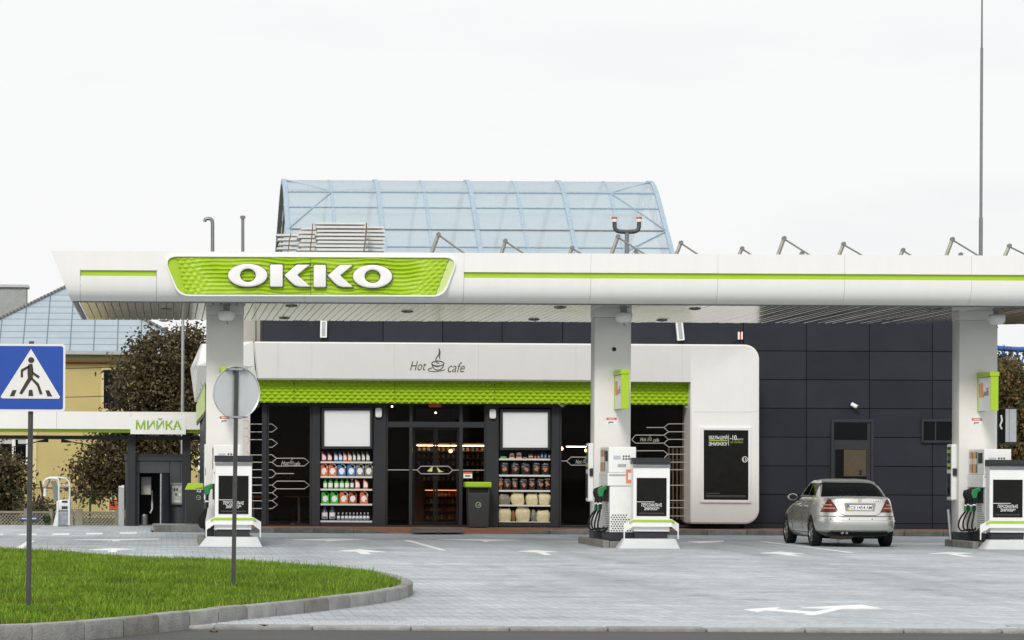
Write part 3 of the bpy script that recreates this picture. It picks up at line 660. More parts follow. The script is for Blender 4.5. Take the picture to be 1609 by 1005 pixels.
# shell behind the facade
xa, xb = XX(412, YW, 700), XX(1542, YW, 700)
xs_r = XX(1088, YG, 700)
INT = mat('shop_interior', (0.030, 0.022, 0.017), 0.7, var=0.2, scale=2)
INTF = mat('shop_floor', (0.075, 0.055, 0.04), 0.35, var=0.15, scale=2)
MB().box(xa, xb, 94.0, 94.2, 0, 6.2).build('rear_wall', DARK, shop)
MB().box(xa + 0.3, xs_r + 0.5, 90.5, 90.6, ZF, 3.6).build('interior_wall', INT, shop)
MB().box(xa - 1.2, xs_r, 82.25, 90.5, 0.0, ZF - 0.003).build('interior_floor', INTF, shop)
MB().box(xa - 0.3, xs_r + 0.5, 82.5, 90.5, 3.62, 3.7).build('interior_ceiling', INT, shop)
MB().box(xs_r + 0.02, xb, YW + 0.14, YW + 0.3, 0.0, 6.2).build('wall_core', DARK, shop)
MB().box(xs_r - 0.1, xs_r + 0.02, YG + 0.2, 90.5, 0.0, 3.6).build('partition', INT, shop)
MB().box(xa, xs_r + 0.01, YW + 0.14, YW + 0.3, 3.7, 6.2).build('upper_wall_core', DARK, shop)
MB().box(xa, xb, YW + 0.1, 94, 6.2, 6.35).build('roof', GREY, shop)
MB().box(xb - 0.05, xb + 0.04, YW + 0.02, 94, 0, 6.3).build('side_wall', DARK, shop)
xg0, xg1 = XX(383, 83.4, 520), XX(409.5, 82.6, 520)
MB().box(xg0 - 0.6, xg1, 82.9, 93.8, 3.2, 5.9).build('grey_side_block', mat('grey_render', (0.40, 0.39, 0.35), 0.7), shop)
MB().box(xg1 - 0.13, xg1 - 0.105, 82.88, 82.905, 3.2, 5.9).build('block_joint', INK, shop)
# cladding panels, right wall and the strip over the white frame
def panel(px0, px1, py0, py1, Y, name='cladding_panel'):
    x0, x1, z0, z1 = R(px0, px1, py0, py1, Y)
    g = 0.008; j = random.uniform(-0.003, 0.003)
    MB().box(x0 + g, x1 - g, Y + j, Y + 0.035, z0 + g, z1 - g).build(name, DARK, shop, bevel=0.004, seg=1)
yl = [460, 507, 552, 597, 642, 687.3, 732.6, 777.6, 822.5, 833.5]
cols_r = [1168, 1267, 1366, 1465, 1556]
for i in range(4):
    for j in range(9):
        sh = (cols_r[i] - 1366) * 0.004
        panel(cols_r[i], min(cols_r[i + 1], 1548), yl[j] + sh, yl[j + 1] + sh, YW)
cu = [413, 508, 602, 695.5, 789, 884, 979, 1073, 1168]
for i in range(8): panel(cu[i], cu[i + 1], 470, 552 if i < 8 else 552, YW)
MB().rbox(410, 413, 470, 560, YW - 0.01, 0.1).build('corner_trim', DARKF, shop)
# wing door and window of the right wall
def framed(name, px0, px1, py0, py1, Y, fw, bars=()):
    x0, x1, z0, z1 = R(px0, px1, py0, py1, Y)
    o = MB().box(x0, x1, Y - 0.07, Y, z1 - fw, z1).box(x0, x0 + fw, Y - 0.07, Y, z0, z1 - fw).box(x1 - fw, x1, Y - 0.07, Y, z0, z1 - fw).box(x0 + fw, x1 - fw, Y - 0.07, Y, z0, z0 + fw).build(name, DARKF, shop, bevel=0.006, seg=1)
    return o
d_ = framed('side_door', 1305, 1372, 658.5, 831, YW, 0.075)
MB().rbox(1309.5, 1367.5, 663, 828, YW - 0.035, 0.03).build('door_leaf', DARKF, d_)
MB().rbox(1311, 1363, 664.5, 690.5, YW - 0.05, 0.014).build('pane', PANE_D, d_, bevel=0.004)
MB().rbox(1312.5, 1361.5, 706, 800, YW - 0.05, 0.014).build('pane', PANE_D, d_, bevel=0.004)
MB().rbox(1326, 1361, 706.5, 748, YW - 0.056, 0.004).build('pane_reflection', mat('reflection_brown', (0.075, 0.055, 0.03), 0.7, var=0.2, scale=9), d_)  # reflection in the lower pane, painted as a flat brown patch
MB().rbox(1351, 1354, 738, 746, YW - 0.075, 0.03).build('handle', BLACK, d_)
d_ = framed('side_window', 1447, 1512, 658.5, 695.5, YW, 0.06)
MB().rbox(1451, 1508, 662, 692, YW - 0.03, 0.02).build('pane', PANE_D, d_)
MB().rbox(1469, 1471, 662, 692, YW - 0.05, 0.018).build('mullion', DARKF, d_)
# ---------------------------------------------------------------- white frame with rounded corners
YA, YBt = 81.0, 81.22
f_out = [(398, 536.2)] + [(x, 536.2 + (x - 398) * 0.0062) for x in (500, 620, 740, 860, 980, 1085, 1170)]
arc1 = [(1170 + 23 * math.sin(a), 541 + 23 - 23 * math.cos(a)) for a in np.linspace(0.15, math.pi / 2, 9)]
arc2 = [(1170 + 23 * math.cos(a), 800 + 23 * math.sin(a)) for a in np.linspace(0, math.pi / 2, 9)]
mb = MB()
tops = f_out; inn = [(404, 595.8)] + [(x, 595.8 + (x - 404) * 0.006) for x in (500, 620, 740, 860, 980, 1085.3)]
mb.grid([[P(x, y, YA) for x, y in tops[:7]], [P(x, y, YBt) for x, y in inn]])
cpt = P(1085.3, 600, YBt)
fan = [P(*tops[6], YA), P(*tops[7], YA)] + [P(x, y, YA) for x, y in arc1] + [P(1193, 600, YA), P(1193, 665, YA), P(1085.3, 665, YA)]
for a, b in zip(fan[:-1], fan[1:]): mb.add([cpt, a, b], [(0, 1, 2)])
mb.poly([P(1085.3, 665, YA), P(1193, 665, YA), P(1193, 800, YA)] + [P(x, y, YA) for x, y in arc2[1:]] + [P(1085.3, 822.5, YA)])
loop = [P(*tops[0], YA)] + [P(x, y, YA) for x, y in tops[1:]] + [P(x, y, YA) for x, y in arc1] + [P(1193, 600, YA), P(1193, 665, YA), P(1193, 800, YA)] + [P(x, y, YA) for x, y in arc2[1:]] + [P(1085.3, 822.5, YA), P(1085.3, 665, YA), cpt] + [P(x, y, YBt) for x, y in inn[::-1][1:]]
nl = len(loop)
mb.add(loop + [Vector((p.x, YW - 0.004, p.z)) for p in loop], [(i, (i + 1) % nl, nl + (i + 1) % nl, nl + i) for i in range(nl)])
bm_v = mb
fr = mb.build('white_frame', WHITE, shop, smooth=25)
bmw = bmesh.new(); bmw.from_mesh(fr.data); bmesh.ops.remove_doubles(bmw, verts=bmw.verts, dist=0.0005); bmesh.ops.recalc_face_normals(bmw, faces=bmw.faces)
be = [e_ for e_ in bmw.edges if len(e_.link_faces) == 2 and e_.calc_face_angle(0) > 1.0]
bmesh.ops.bevel(bmw, geom=be, offset=0.035, segments=3, affect='EDGES', clamp_overlap=True); bmw.to_mesh(fr.data); bmw.free()
fr.data.polygons.foreach_set('use_smooth', [True] * len(fr.data.polygons)); fr.data.set_sharp_from_angle(angle=math.radians(35))
for jx in (437, 490, 620, 752, 905, 1072):   # hairline panel joints
    yt = 537.5 + (jx - 398) * 0.0062
    MB().tube([P(jx, yt + 1, YA + 0.002), P(jx, yt + 57, YBt - 0.004)], 0.0028, 4).build('frame_joint', mat('joint_grey', (0.6, 0.6, 0.6), 0.6), shop)
MB().tube([P(1088, 646, YA + 0.03), P(1192, 646, YA + 0.001)], 0.003, 4).build('frame_joint', _mats['joint_grey'], shop)
# white wing turning back on the left
top = [P(398, 536.2, YA), P(318, 540, 83.2), P(317, 541, 88)]; mid = [P(400, 575, 81.12), P(311, 574, 82.9), P(299, 578, 87)]; bot = [P(404, 595.8, YBt), P(322, 600, 83.2), P(306, 632, 86)]
mb = MB(); mb.grid([top, mid, bot]); mb.add(top + [P(398, 536, 88)], [(0, 1, 2, 3)]); mb.add(bot + [P(404, 600, 88)], [(0, 1, 2, 3)])
mb.build('frame_wing', WHITE, shop)
for k in range(1, 5):
    u = k / 5
    MB().tube([top[1].lerp(top[2], u) + Vector((-0.01, -0.01, 0)), mid[1].lerp(mid[2], u) + Vector((-0.01, -0.01, 0)), bot[1].lerp(bot[2], u) + Vector((-0.01, -0.01, 0))], 0.02, 5).build('wing_rib', GALV, shop)
MB().prism([P(404, 597, 81.5), P(322, 601, 83.5), P(322, 644, 83.5), P(404, 632, 81.5)], (0, 0.3, 0)).build('wing_band', LIME, shop)
MB().prism([P(322, 602, 83.4), P(308, 637, 86), P(308.5, 662, 86), P(322, 646, 83.4)], (0.02, 0.3, 0)).build('wing_band', LIMEP, shop)
MB().prism([P(322, 646, 83.5), P(308.5, 662, 86), P(309, 668, 86), P(322, 652, 83.5)], (0.02, 0.3, 0)).build('wing_soffit', DARKF, shop)
MB().prism([P(404, 632, 81.6), P(322, 646, 83.6), P(322, 828, 83.9), P(404, 828, 82.0)], (0.0, 0.08, 0)).build('wing_glass', GLASS, shop)
MB().prism([P(322, 646, 83.6), P(314, 650, 86), P(314, 826, 86), P(322, 828, 83.6)], (0.05, 0.2, 0)).build('wing_wall', DARKF, shop)
# lime scale band, five panels
for a, b in ((404, 462.5), (462.5, 620.5), (620.5, 777.5), (777.5, 935), (935, 1085.3)):
    Yb = YG - 0.42; mb = MB(); cw, chh = 0.178, 0.0865
    x0, x1 = XX(a, Yb, 615) + 0.003, XX(b, Yb, 615) - 0.003; z1 = ZZ(596.3, Yb, 744); nrow = 7
    z0 = ZZ(633.6, Yb, 744); chh = (z1 - z0) / nrow; ncol = round((x1 - x0) / cw); cw = (x1 - x0) / ncol
    for r_ in range(nrow):
        zA = z0 + r_ * chh; zB = zA + chh; off = cw / 2 if r_ % 2 else 0
        for c in range(-1, ncol + 1):
            xl_, xr_ = max(x0, x0 + c * cw + off), min(x1, x0 + (c + 1) * cw + off)
            if xr_ - xl_ < 0.02: continue
            ax = min(max(x0 + c * cw + off + cw * 0.30, xl_), xr_)
            ap = (ax, Yb - 0.078, zA + chh * 0.36)
            vs = [(xl_, Yb, zA + chh * 0.25), ((xl_ + xr_) / 2, Yb - 0.008, zA - chh * 0.12), (xr_, Yb, zA + chh * 0.25), (xr_, Yb, zB - chh * 0.2), ((xl_ + xr_) / 2, Yb - 0.008, zB + chh * 0.12), (xl_, Yb, zB - chh * 0.2), ap]
            mb.add(vs, [(0, 1, 6), (1, 2, 6), (2, 3, 6), (3, 4, 6), (4, 5, 6), (5, 0, 6)])
    mb.box(x0, x1, Yb - 0.002, Yb + 0.04, z0 - 0.004, z1 + 0.004)
    mb.build('scale_panel', LIME, shop, fixn=True)
mb = MB().box(XX(404, YG, 634), XX(1085, YG, 634), YG - 0.36, YG + 0.3, ZZ(634.5, YG, 744), ZZ(634.5, YG, 744) + 0.05); mb.build('band_soffit', DARKF, shop)
MB().box(XX(404, YG, 634), XX(1085, YG, 634), YG - 0.30, YG - 0.1, ZZ(633, YG, 744) + 0.06, ZZ(598, YG, 744)).build('band_backing', DARKF, shop)
MB().box(XX(404, YG, 634), xs_r, YG + 0.05, YG + 0.3, ZZ(634, YG, 744) + 0.05, 3.75).build('lintel', DARKF, shop)
# cafe lettering with a cup
def fY(py): return YA + (YBt - YA) * (py - 540) / 56 - 0.006
def script_text(s, name, px0, px1, py0, py1, m_, par):
    x0, x1, z0, z1 = R(px0, px1, py0, py1, (fY(py0) + fY(py1)) / 2); dy = fY(py0) - fY(py1)
    V = Vector((0, dy / (z1 - z0), 1)); text(s, name, m_, par, (x0, fY(py1), z0), (1, 0, 0), V, x1 - x0, z1 - z0, shear=0.32, bold=-0.006)
script_text('Hot', 'lettering', 644.4, 669.8, 567.2, 581.5, INK, shop); script_text('cafe', 'lettering', 703.7, 730.3, 569, 584.5, INK, shop)
zc = lambda x, y: (580 + x / 4.47, 480 + y / 4.47)
def cup(fn, m_, par, r_, name='cup_logo'):
    mb = MB()
    L = [[(490, 300), (497, 318), (494, 338), (480, 355), (470, 370), (467, 388), (474, 400), (492, 405)], [(490, 300), (493, 325), (488, 345)], [(497, 375), (494, 358), (497, 340), (499, 322)],
         [(482 + 42 * math.cos(a), 405 + 17 * math.sin(a)) for a in np.linspace(0, 2 * math.pi, 21)], [(440, 408), (446, 430), (462, 447), (482, 452), (503, 447), (518, 430), (525, 405)],
         [(442, 436), (420, 443), (413, 452), (422, 459), (450, 462), (490, 460), (532, 449)], [(447, 420), (480, 428), (520, 414)]]
    for q in L: mb.tube([fn(x, y) for x, y in q], r_, 5)
    mb.build(name, m_, par)
cup(lambda x, y: P(*zc(x, y), fY(zc(x, y)[1])), INK, shop, 0.011)
# ---------------------------------------------------------------- glazing, piers, doors
def fbox(name, px0, px1, py0, py1, Y=YG, d=0.12, m_=DARKF, par=None, bev=0.006):
    return MB().rbox(px0, px1, py0, py1, Y, d).build(name, m_, par or shop, bevel=bev, seg=1)
BASE = 827.5
fbox('pier', 411.5, 419, 634, BASE, YG - 0.08, 0.2)
def window(px0, px1, py0, py1, fw=3, name='window', Y=YG):
    x0, x1, z0, z1 = R(px0, px1, py0, py1, Y); f_ = fw / 61
    o = MB().box(x0, x1, Y, Y + 0.1, z1 - f_, z1).box(x0, x0 + f_, Y, Y + 0.1, z0 + f_, z1 - f_).box(x1 - f_, x1, Y, Y + 0.1, z0 + f_, z1 - f_).box(x0, x1, Y, Y + 0.1, z0, z0 + f_).build(name, DARKF, shop, bevel=0.005, seg=1)
    MB().box(x0 + f_ - 0.005, x1 - f_ + 0.005, Y + 0.045, Y + 0.057, z0 + f_ - 0.005, z1 - f_ + 0.005).build('pane', GLASS, o)
    return o
w1 = window(419.2, 490, 634, BASE, 3.2)
fbox('pier', 490.2, 503, 634, BASE, YG - 0.05, 0.3)
fbox('pier', 586.5, 606.5, 634, BASE, YG - 0.05, 0.3)
fbox('pier', 763.5, 783.5, 634, BASE, YG - 0.05, 0.3)
fbox('pier', 866, 879, 634, BASE, YG - 0.05, 0.3)
for a, b in ((503.2, 586.3), (783.7, 865.8)):
    fbox('niche_head', a, b, 634, 640, YG - 0.04, 0.3); fbox('niche_plinth', a, b, 820.5, BASE, YG - 0.04, 0.45); fbox('niche_back', a, b, 640, 820, YG + 0.42, 0.05, BLACK)
wd = window(606.7, 763.3, 634, BASE, 2.6, 'entrance_front')
for a, b, c, d in ((643, 648, 636, 825), (721.5, 727, 636, 825)): fbox('mullion', a, b, c, d, YG - 0.01, 0.11, DARKF, wd)
fbox('transom', 609, 761, 662.3, 671.5, YG - 0.015, 0.115, DARKF, wd)
for k, (a, b) in enumerate(((648.3, 684.2), (684.8, 721.2))):
    x0, x1, z0, z1 = R(a, b, 672, 825.5, YG + 0.02); f_ = 0.055
    o = MB().box(x0, x1, YG + 0.065, YG + 0.105, z1 - f_, z1).box(x0, x0 + f_, YG + 0.065, YG + 0.105, z0, z1 - f_).box(x1 - f_, x1, YG + 0.065, YG + 0.105, z0, z1 - f_).box(x0 + f_, x1 - f_, YG + 0.065, YG + 0.105, z0, z0 + f_ * 2).build('sliding_door', DARKF, shop, bevel=0.004, seg=1)
    MB().box(x0 + f_, x1 - f_, YG + 0.08, YG + 0.088, z0 + f_ * 2, z1 - f_).build('pane', GLASS, o)
w3 = window(879.2, 936, 634, BASE, 3); w4 = window(936.2, 1084.5, 634, BASE, 3)
fbox('corner_post', 1080, 1085, 634, BASE, YG - 0.2, 0.25)
# film lines on the panes
def hexlines(par, conv, lines, Y=YG + 0.04):
    for q in lines: MB().tube([P(*conv(x, y), Y) for x, y in q], 0.011, 4).build('film_line', HEXW, par)
c1 = lambda x, y: (380 + x / 4.785, 630 + y / 4.785)
hexlines(w1, c1, [[(195, 173), (228, 173), (265, 203), (228, 232), (195, 232)], [(195, 288), (228, 288), (268, 318), (228, 347), (195, 347)], [(195, 403), (225, 403), (262, 430), (470, 430), (505, 458), (470, 488), (262, 488), (228, 460), (195, 460)], [(262, 430), (228, 460)],
    [(195, 516), (228, 516), (258, 545), (392, 545)], [(258, 545), (228, 575), (195, 575)], [(195, 632), (228, 632), (262, 602), (470, 602), (508, 632), (470, 660), (262, 660), (228, 632)], [(262, 660), (228, 690), (195, 690)], [(228, 690), (268, 720), (228, 748), (195, 748)], [(228, 748), (268, 778), (228, 808), (195, 808)]])
hexlines(shop, c1, [[(5, 145), (40, 145), (60, 173), (150, 173)], [(60, 173), (38, 202), (5, 202)], [(38, 202), (60, 232), (150, 232)], [(60, 232), (38, 262), (5, 262)], [(38, 262), (60, 290), (150, 290)], [(60, 290), (38, 318)], [(35, 375), (60, 405), (150, 405)], [(60, 405), (30, 430)],
    [(10, 460), (150, 460)], [(10, 516), (150, 516)], [(10, 575), (150, 575)], [(10, 632), (150, 632)], [(10, 690), (150, 690)], [(10, 750), (150, 750)], [(10, 808), (150, 808)]], YG - 0.2)
c2 = lambda x, y: (600 + x / 4.9, 630 + y / 4.9)
hexlines(wd, c2, [[(35, 530), (272, 530), (300, 502), (515, 502), (545, 532), (795, 532)], [(272, 530), (300, 560), (515, 560), (545, 532)]], YG + 0.035)
c3 = lambda x, y: (900 + x / 4.187, 640 + y / 4.187)
hexlines(w4, c3, [[(485, 132), (600, 132), (628, 108), (758, 108)], [(600, 132), (630, 160), (758, 160)], [(388, 212), (412, 182), (600, 182), (628, 210), (758, 210)], [(600, 182), (630, 160)], [(388, 212), (412, 235), (600, 235), (628, 210)], [(600, 235), (630, 260), (758, 260)], [(400, 285), (600, 285), (625, 308), (758, 308)], [(600, 335), (625, 308)], [(400, 335), (600, 335)],
    [(630, 360), (758, 360)], [(640, 410), (758, 410)], [(640, 512), (758, 512)], [(640, 612), (758, 612)], [(640, 660), (758, 660)], [(640, 715), (758, 715)]])
c4 = lambda x, y: (580 + x / 4.19, 640 + y / 4.19)
hexlines(w3, c4, [[(1255, 352), (1300, 352), (1330, 327), (1480, 327)], [(1300, 352), (1330, 380), (1480, 380)]])
for par, a, b, c, d in ((w1, 442, 454, 724, 730.5), (w1, 461.5, 471.5, 725, 731), (w4, 1006, 1015.5, 687, 693), (w4, 1026, 1035.5, 688, 694), (w3, 904.5, 914, 722, 728.5)):
    text_px('Hot' if a in (442, 1006, 904.5) else 'cafe', 'film_lettering', HEXW, par, a, b, c, d, YG + 0.035, shear=0.3)
for par, ox, oy in ((w1, 457.5, 725), (w4, 1020.5, 688.3), (w3, 919, 723)):
    cup(lambda x, y: P(ox + (x - 472) / 15, oy + (y - 400) / 15, YG + 0.035), HEXW, par, 0.003, 'film_cup')
for pts in ([(671, 740), (680, 732), (679, 741)], [(686, 733), (692, 739), (697, 741), (689, 742)]): MB().prism([P(x, y, YG + 0.03) for x, y in pts], (0, 0.004, 0)).build('leaf_film', LIMEP, wd)
MB().rbox(728, 742, 741, 751, YG + 0.03, 0.006).build('door_sticker', SIGNW, wd); MB().rbox(728, 742, 741, 744, YG + 0.026, 0.003).build('sticker_band', RED, wd); MB().rbox(731, 739, 746.5, 748.5, YG + 0.026, 0.003).build('sticker_print', BLACK, wd)
MB().rbox(674, 693, 633.6, 639.5, YG - 0.1, 0.05).build('exit_sticker', RED, wd); text_px('PUSH', 'sticker_print', LIMEP, wd, 678, 689, 635, 637.5, YG - 0.103) if False else None
# lightboxes
LB = mat('lightbox_face', (0.78, 0.80, 0.82), 0.3, var=0.02)
for a, b, c, d, lb_ in ((509.5, 581.5, 644.5, 701, 'blank white poster box above the oil bottle rack'), (790, 861, 647, 703, 'blank white poster box above the charcoal bag rack')):
    t = thing('poster_box', lb_, 'poster box', P((a + b) / 2, d, YG - 0.15), 'blank poster boxes')
    MB().ring([P(*q, YG - 0.17) for q in ((a - 4, c - 4.5), (b + 4, c - 4.5), (b + 4, d + 4), (a - 4, d + 4))], [P(*q, YG - 0.17) for q in ((a, c), (b, c), (b, d), (a, d))], (0, 0.17, 0)).build('frame', DARKF, t, bevel=0.008, seg=1)
    MB().rbox(a, b, c, d, YG - 0.13, 0.1).build('face', LB, t)
# poster frame on the white panel (picture left blank but for its words)
PBLK = mat('poster_black', (0.010, 0.010, 0.009), 0.35, var=0.3, scale=6, bump=0.1, bscale=8, spec=0.15)
t = thing('framed_poster', 'tall black advertising poster with white capitals on white wall panel', 'poster', P(1140, 790, YA - 0.05))
Yp = YA - 0.05
MB().ring([P(*q, Yp) for q in ((1100.5, 670.5), (1180.5, 671), (1180.5, 790), (1100.5, 789.5))], [P(*q, Yp) for q in ((1106, 675.5), (1176, 676), (1176, 785.5), (1106, 785))], (0, 0.06, 0)).build('frame', WHITE2, t, bevel=0.012)
MB().rbox(1105, 1177, 675, 786, Yp + 0.03, 0.02).build('poster', PBLK, t)
Yt = Yp + 0.026
for s_, a, b, c, d, m_, bo in (('ЗБІЛЬШУЙ', 1113.5, 1143, 683, 690.2, SIGNW, 0.012), ('ЗНИЖКУ', 1113.5, 1143, 694, 700, SIGNW, 0.012), ('-10', 1147, 1157.5, 683.5, 691.5, SIGNW, 0.012), ('коп./л', 1158, 1167.5, 688.2, 691.5, SIGNW, 0.0), ('ЗА КОЖНУ', 1147.5, 1167.5, 693.2, 696, LIME, 0.0), ('СУМУ ЧЕКА', 1147.5, 1167.5, 697.3, 699.6, LIME, 0.0)):
    if s_ == 'СУМУ ЧЕКА': continue
    text_px(s_, 'poster_lettering', m_, t, a, b, c, d, Yt, bold=bo)
MB().rbox(1144.6, 1145.2, 683, 700, Yt, 0.002).build('divider', SIGNW, t)
MB().rbox(1114, 1143, 691.3, 692.6, Yt, 0.002).build('fine_print', LIME, t)
for q in ((1174.5, 703.5), (1170.5, 721.5), (1107.5, 721.5)):
    c = P(*q, Yt); mb = MB(); mb.ring([c + Vector((max(-0.1, min(0.1, 0.075 * math.cos(a))), 0, 0.075 * math.sin(a))) for a in np.linspace(0, 2 * math.pi, 20, endpoint=False)], [c + Vector((0.06 * math.cos(a), 0, 0.06 * math.sin(a))) for a in np.linspace(0, 2 * math.pi, 20, endpoint=False)], (0, 0.003, 0)); 
    if q[0] == 1170.5: mb.build('price_circle', SIGNW, t); text_px('15', 'poster_lettering', SIGNW, t, 1168, 1173, 719.5, 723.8, Yt)
for y_ in (774.5, 778, 780): MB().rbox(1109, 1131 if y_ < 776 else 1172, y_, y_ + 0.7, Yt, 0.002).build('fine_print', mat('fine_print', (0.13, 0.13, 0.12), 0.6), t)
# alarm boxes, cameras, wall floodlights
def alarm(px, py, lb_, Y=YG - 0.05):
    x0, x1, z0, z1 = R(px - 5, px + 5, py - 7.5, py + 7.5, Y - 0.1)
    MB().prism([(x, Y - 0.1, z) for x, z in [(p.x, p.y) for p in rounded([(x0, z0), (x1, z0), (x1, z1), (x0, z1)], [0.05] * 4, 4)]], (0, 0.1, 0)).build('alarm_box', SIGNW, None, bevel=0.015, smooth=True, label=lb_, cat='alarm box', group='white alarm boxes')
alarm(595, 648, 'white alarm box left of the shop entrance'); alarm(774.5, 650, 'white alarm box right of the shop entrance')
def camera_thing(px, py, Y, lb_, r_=0.055):
    c = P(px, py, Y); t = thing('security_camera', lb_, 'camera', c, 'security cameras')
    MB().tube([c + Vector((-0.07, -0.10, 0.05)), c + Vector((0.06, -0.18, -0.03))], r_, 12).build('camera_body', SIGNW, t, smooth=True)
    MB().lathe([(0.0, -0.02), (r_ * 0.8, -0.02), (r_ * 0.8, 0.0)], c + Vector((0.05, -0.19, -0.035)), 10, 'y').build('lens', BLACK, t)
    MB().tube([c, c + Vector((0, -0.12, 0.02))], 0.03, 8).build('bracket', SIGNW, t)
camera_thing(1341, 638, YW, 'white security camera above the side door'); camera_thing(882, 637, YG - 0.05, 'small white security camera under lime band beside charcoal rack', 0.04); camera_thing(1080, 640, YG - 0.2, 'white security camera in the corner by white panel', 0.045)
for pts, lb_ in (([(503.5, 503), (514, 503), (513.5, 530), (503, 530)], 'white floodlight fixed to dark wall above the cafe, left one'), ([(1062, 505), (1073, 505), (1076, 534), (1065, 535)], 'tilted white floodlight fixed to dark wall above the cafe, right one')):
    t = thing('wall_floodlight', lb_, 'floodlight', P(pts[2][0], pts[2][1], YW - 0.2), 'wall floodlights')
    MB().prism([P(x, y, YW - 0.25) for x, y in pts], (0, 0.14, 0)).build('housing', WHITE2, t, bevel=0.01)
    q = [P(x + (2.5 if i in (0, 3) else -2.5), y + (2 if i < 2 else -2), YW - 0.256) for i, (x, y) in enumerate(pts)]
    MB().prism(q, (0, 0.004, 0)).build('diffuser', GALV, t)
    MB().prism([P(x, y, YW - 0.11) for x, y in ((pts[0][0] + 3, 512), (pts[0][0] + 8, 512), (pts[0][0] + 8, 518), (pts[0][0] + 3, 518))], (0, 0.12, 0)).build('bracket', GREY, t)
t = thing('wall_siren', 'small siren with red lens on dark wall above cafe corner', 'siren', P(1163, 533, YW - 0.1))
MB().rbox(1160, 1162, 521, 533, YW - 0.1, 0.1).rbox(1165, 1167, 521, 533, YW - 0.1, 0.1).build('siren_bracket', SIGNW, t); MB().rbox(1162, 1165, 523, 533, YW - 0.08, 0.07).build('siren_lens', RED, t)
MB().tube([P(1161, 534, YW - 0.03), P(1157, 536.5, YW - 0.03), P(1151, 537.5, YW - 0.03)], 0.012, 6).build('cable', BLACK, t)
# ---------------------------------------------------------------- pavement before the shop
ap = [(1.75, 0), (4.55, 0), (5.25, 1), (9.0, 1), (9.75, 0), (22.5, 0)]
def ramp(x):
    for (a, fa), (b, fb) in zip(ap[:-1], ap[1:]):
        if a <= x <= b: return fa + (fb - fa) * (x - a) / (b - a)
    return 0
xsr = [1.75, 2.2, 3.0, 4.55, 4.9, 5.25, 7.0, 9.0, 9.4, 9.75, 12, 15, 18, 22.5]
YK = 79.42
rows = []
for Y, t_ in ((YK, 1.0), (YK + 1.9, 0.0), (YW, 0.0)): rows.append([(x, Y, ZF - ramp(x) * t_ * (ZF - 0.006)) for x in xsr])
mb = MB().grid(rows); mb.grid([[(x, YK, -0.1) for x in xsr], rows[0]])
pv = mb.build('shop_pavement', TERRA, None, kind='structure')
x = 1.75; k = 0
kk = thing('shop_kerb', 'weathered concrete kerb in front of the shop, lowered at the entrance', 'kerb', (10, YK, 0))
while x < 22.4:
    x2 = x + 0.98
    za, zb_ = ZF + 0.012 - ramp(x) * (ZF), ZF + 0.012 - ramp(x2) * ZF
    if max(za, zb_) > 0.03: MB().prism([(x + 0.005, YK - 0.003, -0.15), (x2 - 0.005, YK - 0.003, -0.15), (x2 - 0.005, YK - 0.003, zb_), (x + 0.005, YK - 0.003, za)], (0, -0.15, 0)).build('kerb_stone', CONCD if k % 4 else CONC, kk, bevel=0.012, seg=1)
    x += 0.98; k += 1
for a, b in ((648, 688), (689, 729)):
    MB().prism([G(a, 836.5, 0.05) , G(b, 836.5, 0.05), G(b - 1, 831, 0.1), G(a - 1, 831, 0.1)], (0, 0, 0.012)).build('floor_grate', GREY, None, label='metal foot grate before the shop entrance, ' + ('left one' if a < 660 else 'right one'), cat='grate', group='foot grates at the entrance')
# ---------------------------------------------------------------- inside the shop
WOODD = mat('counter_wood', (0.12, 0.045, 0.018), 0.5, var=0.25, scale=5, stretch=(1, 1, 6))
WARM = mat('warm_bulb', (1.0, 0.55, 0.28), 0.4, emit=16)
STRIP = mat('strip_light', (1.0, 0.90, 0.72), 0.4, emit=24)
SHELFW = mat('shelf_brown', (0.10, 0.05, 0.03), 0.6)
def goods(t0, shelf_lbl, px0, px1, ys, n, Y, cols, h, grp, cat, nm):
    for r_, y in enumerate(ys):
        for k in range(n):
            a = px0 + (px1 - px0) * (k + 0.1) / n; b = px0 + (px1 - px0) * (k + 0.9) / n
            x0, x1, z0, z1 = R(a, b, y - h, y - 1.2, Y); hv = (z1 - z0) * random.uniform(0.65, 1.0)
            mb = MB(); w2 = (x1 - x0) / 2; xc = (x0 + x1) / 2
            if nm == 'bottle': mb.lathe([(w2 * 0.8, 0), (w2 * 0.85, hv * 0.6), (w2 * 0.3, hv * 0.78), (w2 * 0.28, hv), (0, hv)], (xc, Y + w2, z0), 8)
            else: mb.prism([(x0, Y, z0), (x1, Y, z0), (x1 - 0.01, Y, z0 + hv), (x0 + 0.01, Y, z0 + hv)], (0, 0.12, 0))
            mb.build(nm, cols[random.randrange(len(cols))], None, bevel=0.008 if nm != 'bottle' else 0, seg=1, label=f'{nth(k)} {cat} on the {("top", "second", "third", "fourth", "fifth", "sixth")[r_]} tier of {shelf_lbl}', cat=cat, group=grp)
Yi = 86.5
t = thing('display_shelf', 'tall lit shelf unit seen through the upper door glass', 'shelf', P(700, 772, Yi))
MB().rbox(652, 764, 696, 700, Yi - 0.1, 0.3).build('head_board', SHELFW, t); MB().rbox(655, 762, 699.4, 700.5, Yi - 0.14, 0.03).build('strip_light', STRIP, t)
SY = [709, 720.5, 731.5, 744, 756]
for y in SY: MB().rbox(652, 764, y - 1.2, y, Yi - 0.05, 0.4).build('shelf_board', SHELFW, t)
MB().rbox(652, 764, 696, 758, Yi + 0.36, 0.03).build('back_board', INT, t)
bc = [mat(f'bottle_tint_{i}', c, 0.25, var=0.2) for i, c in enumerate(((0.35, 0.18, 0.06), (0.45, 0.38, 0.25), (0.10, 0.14, 0.05), (0.30, 0.07, 0.04), (0.5, 0.45, 0.4)))]
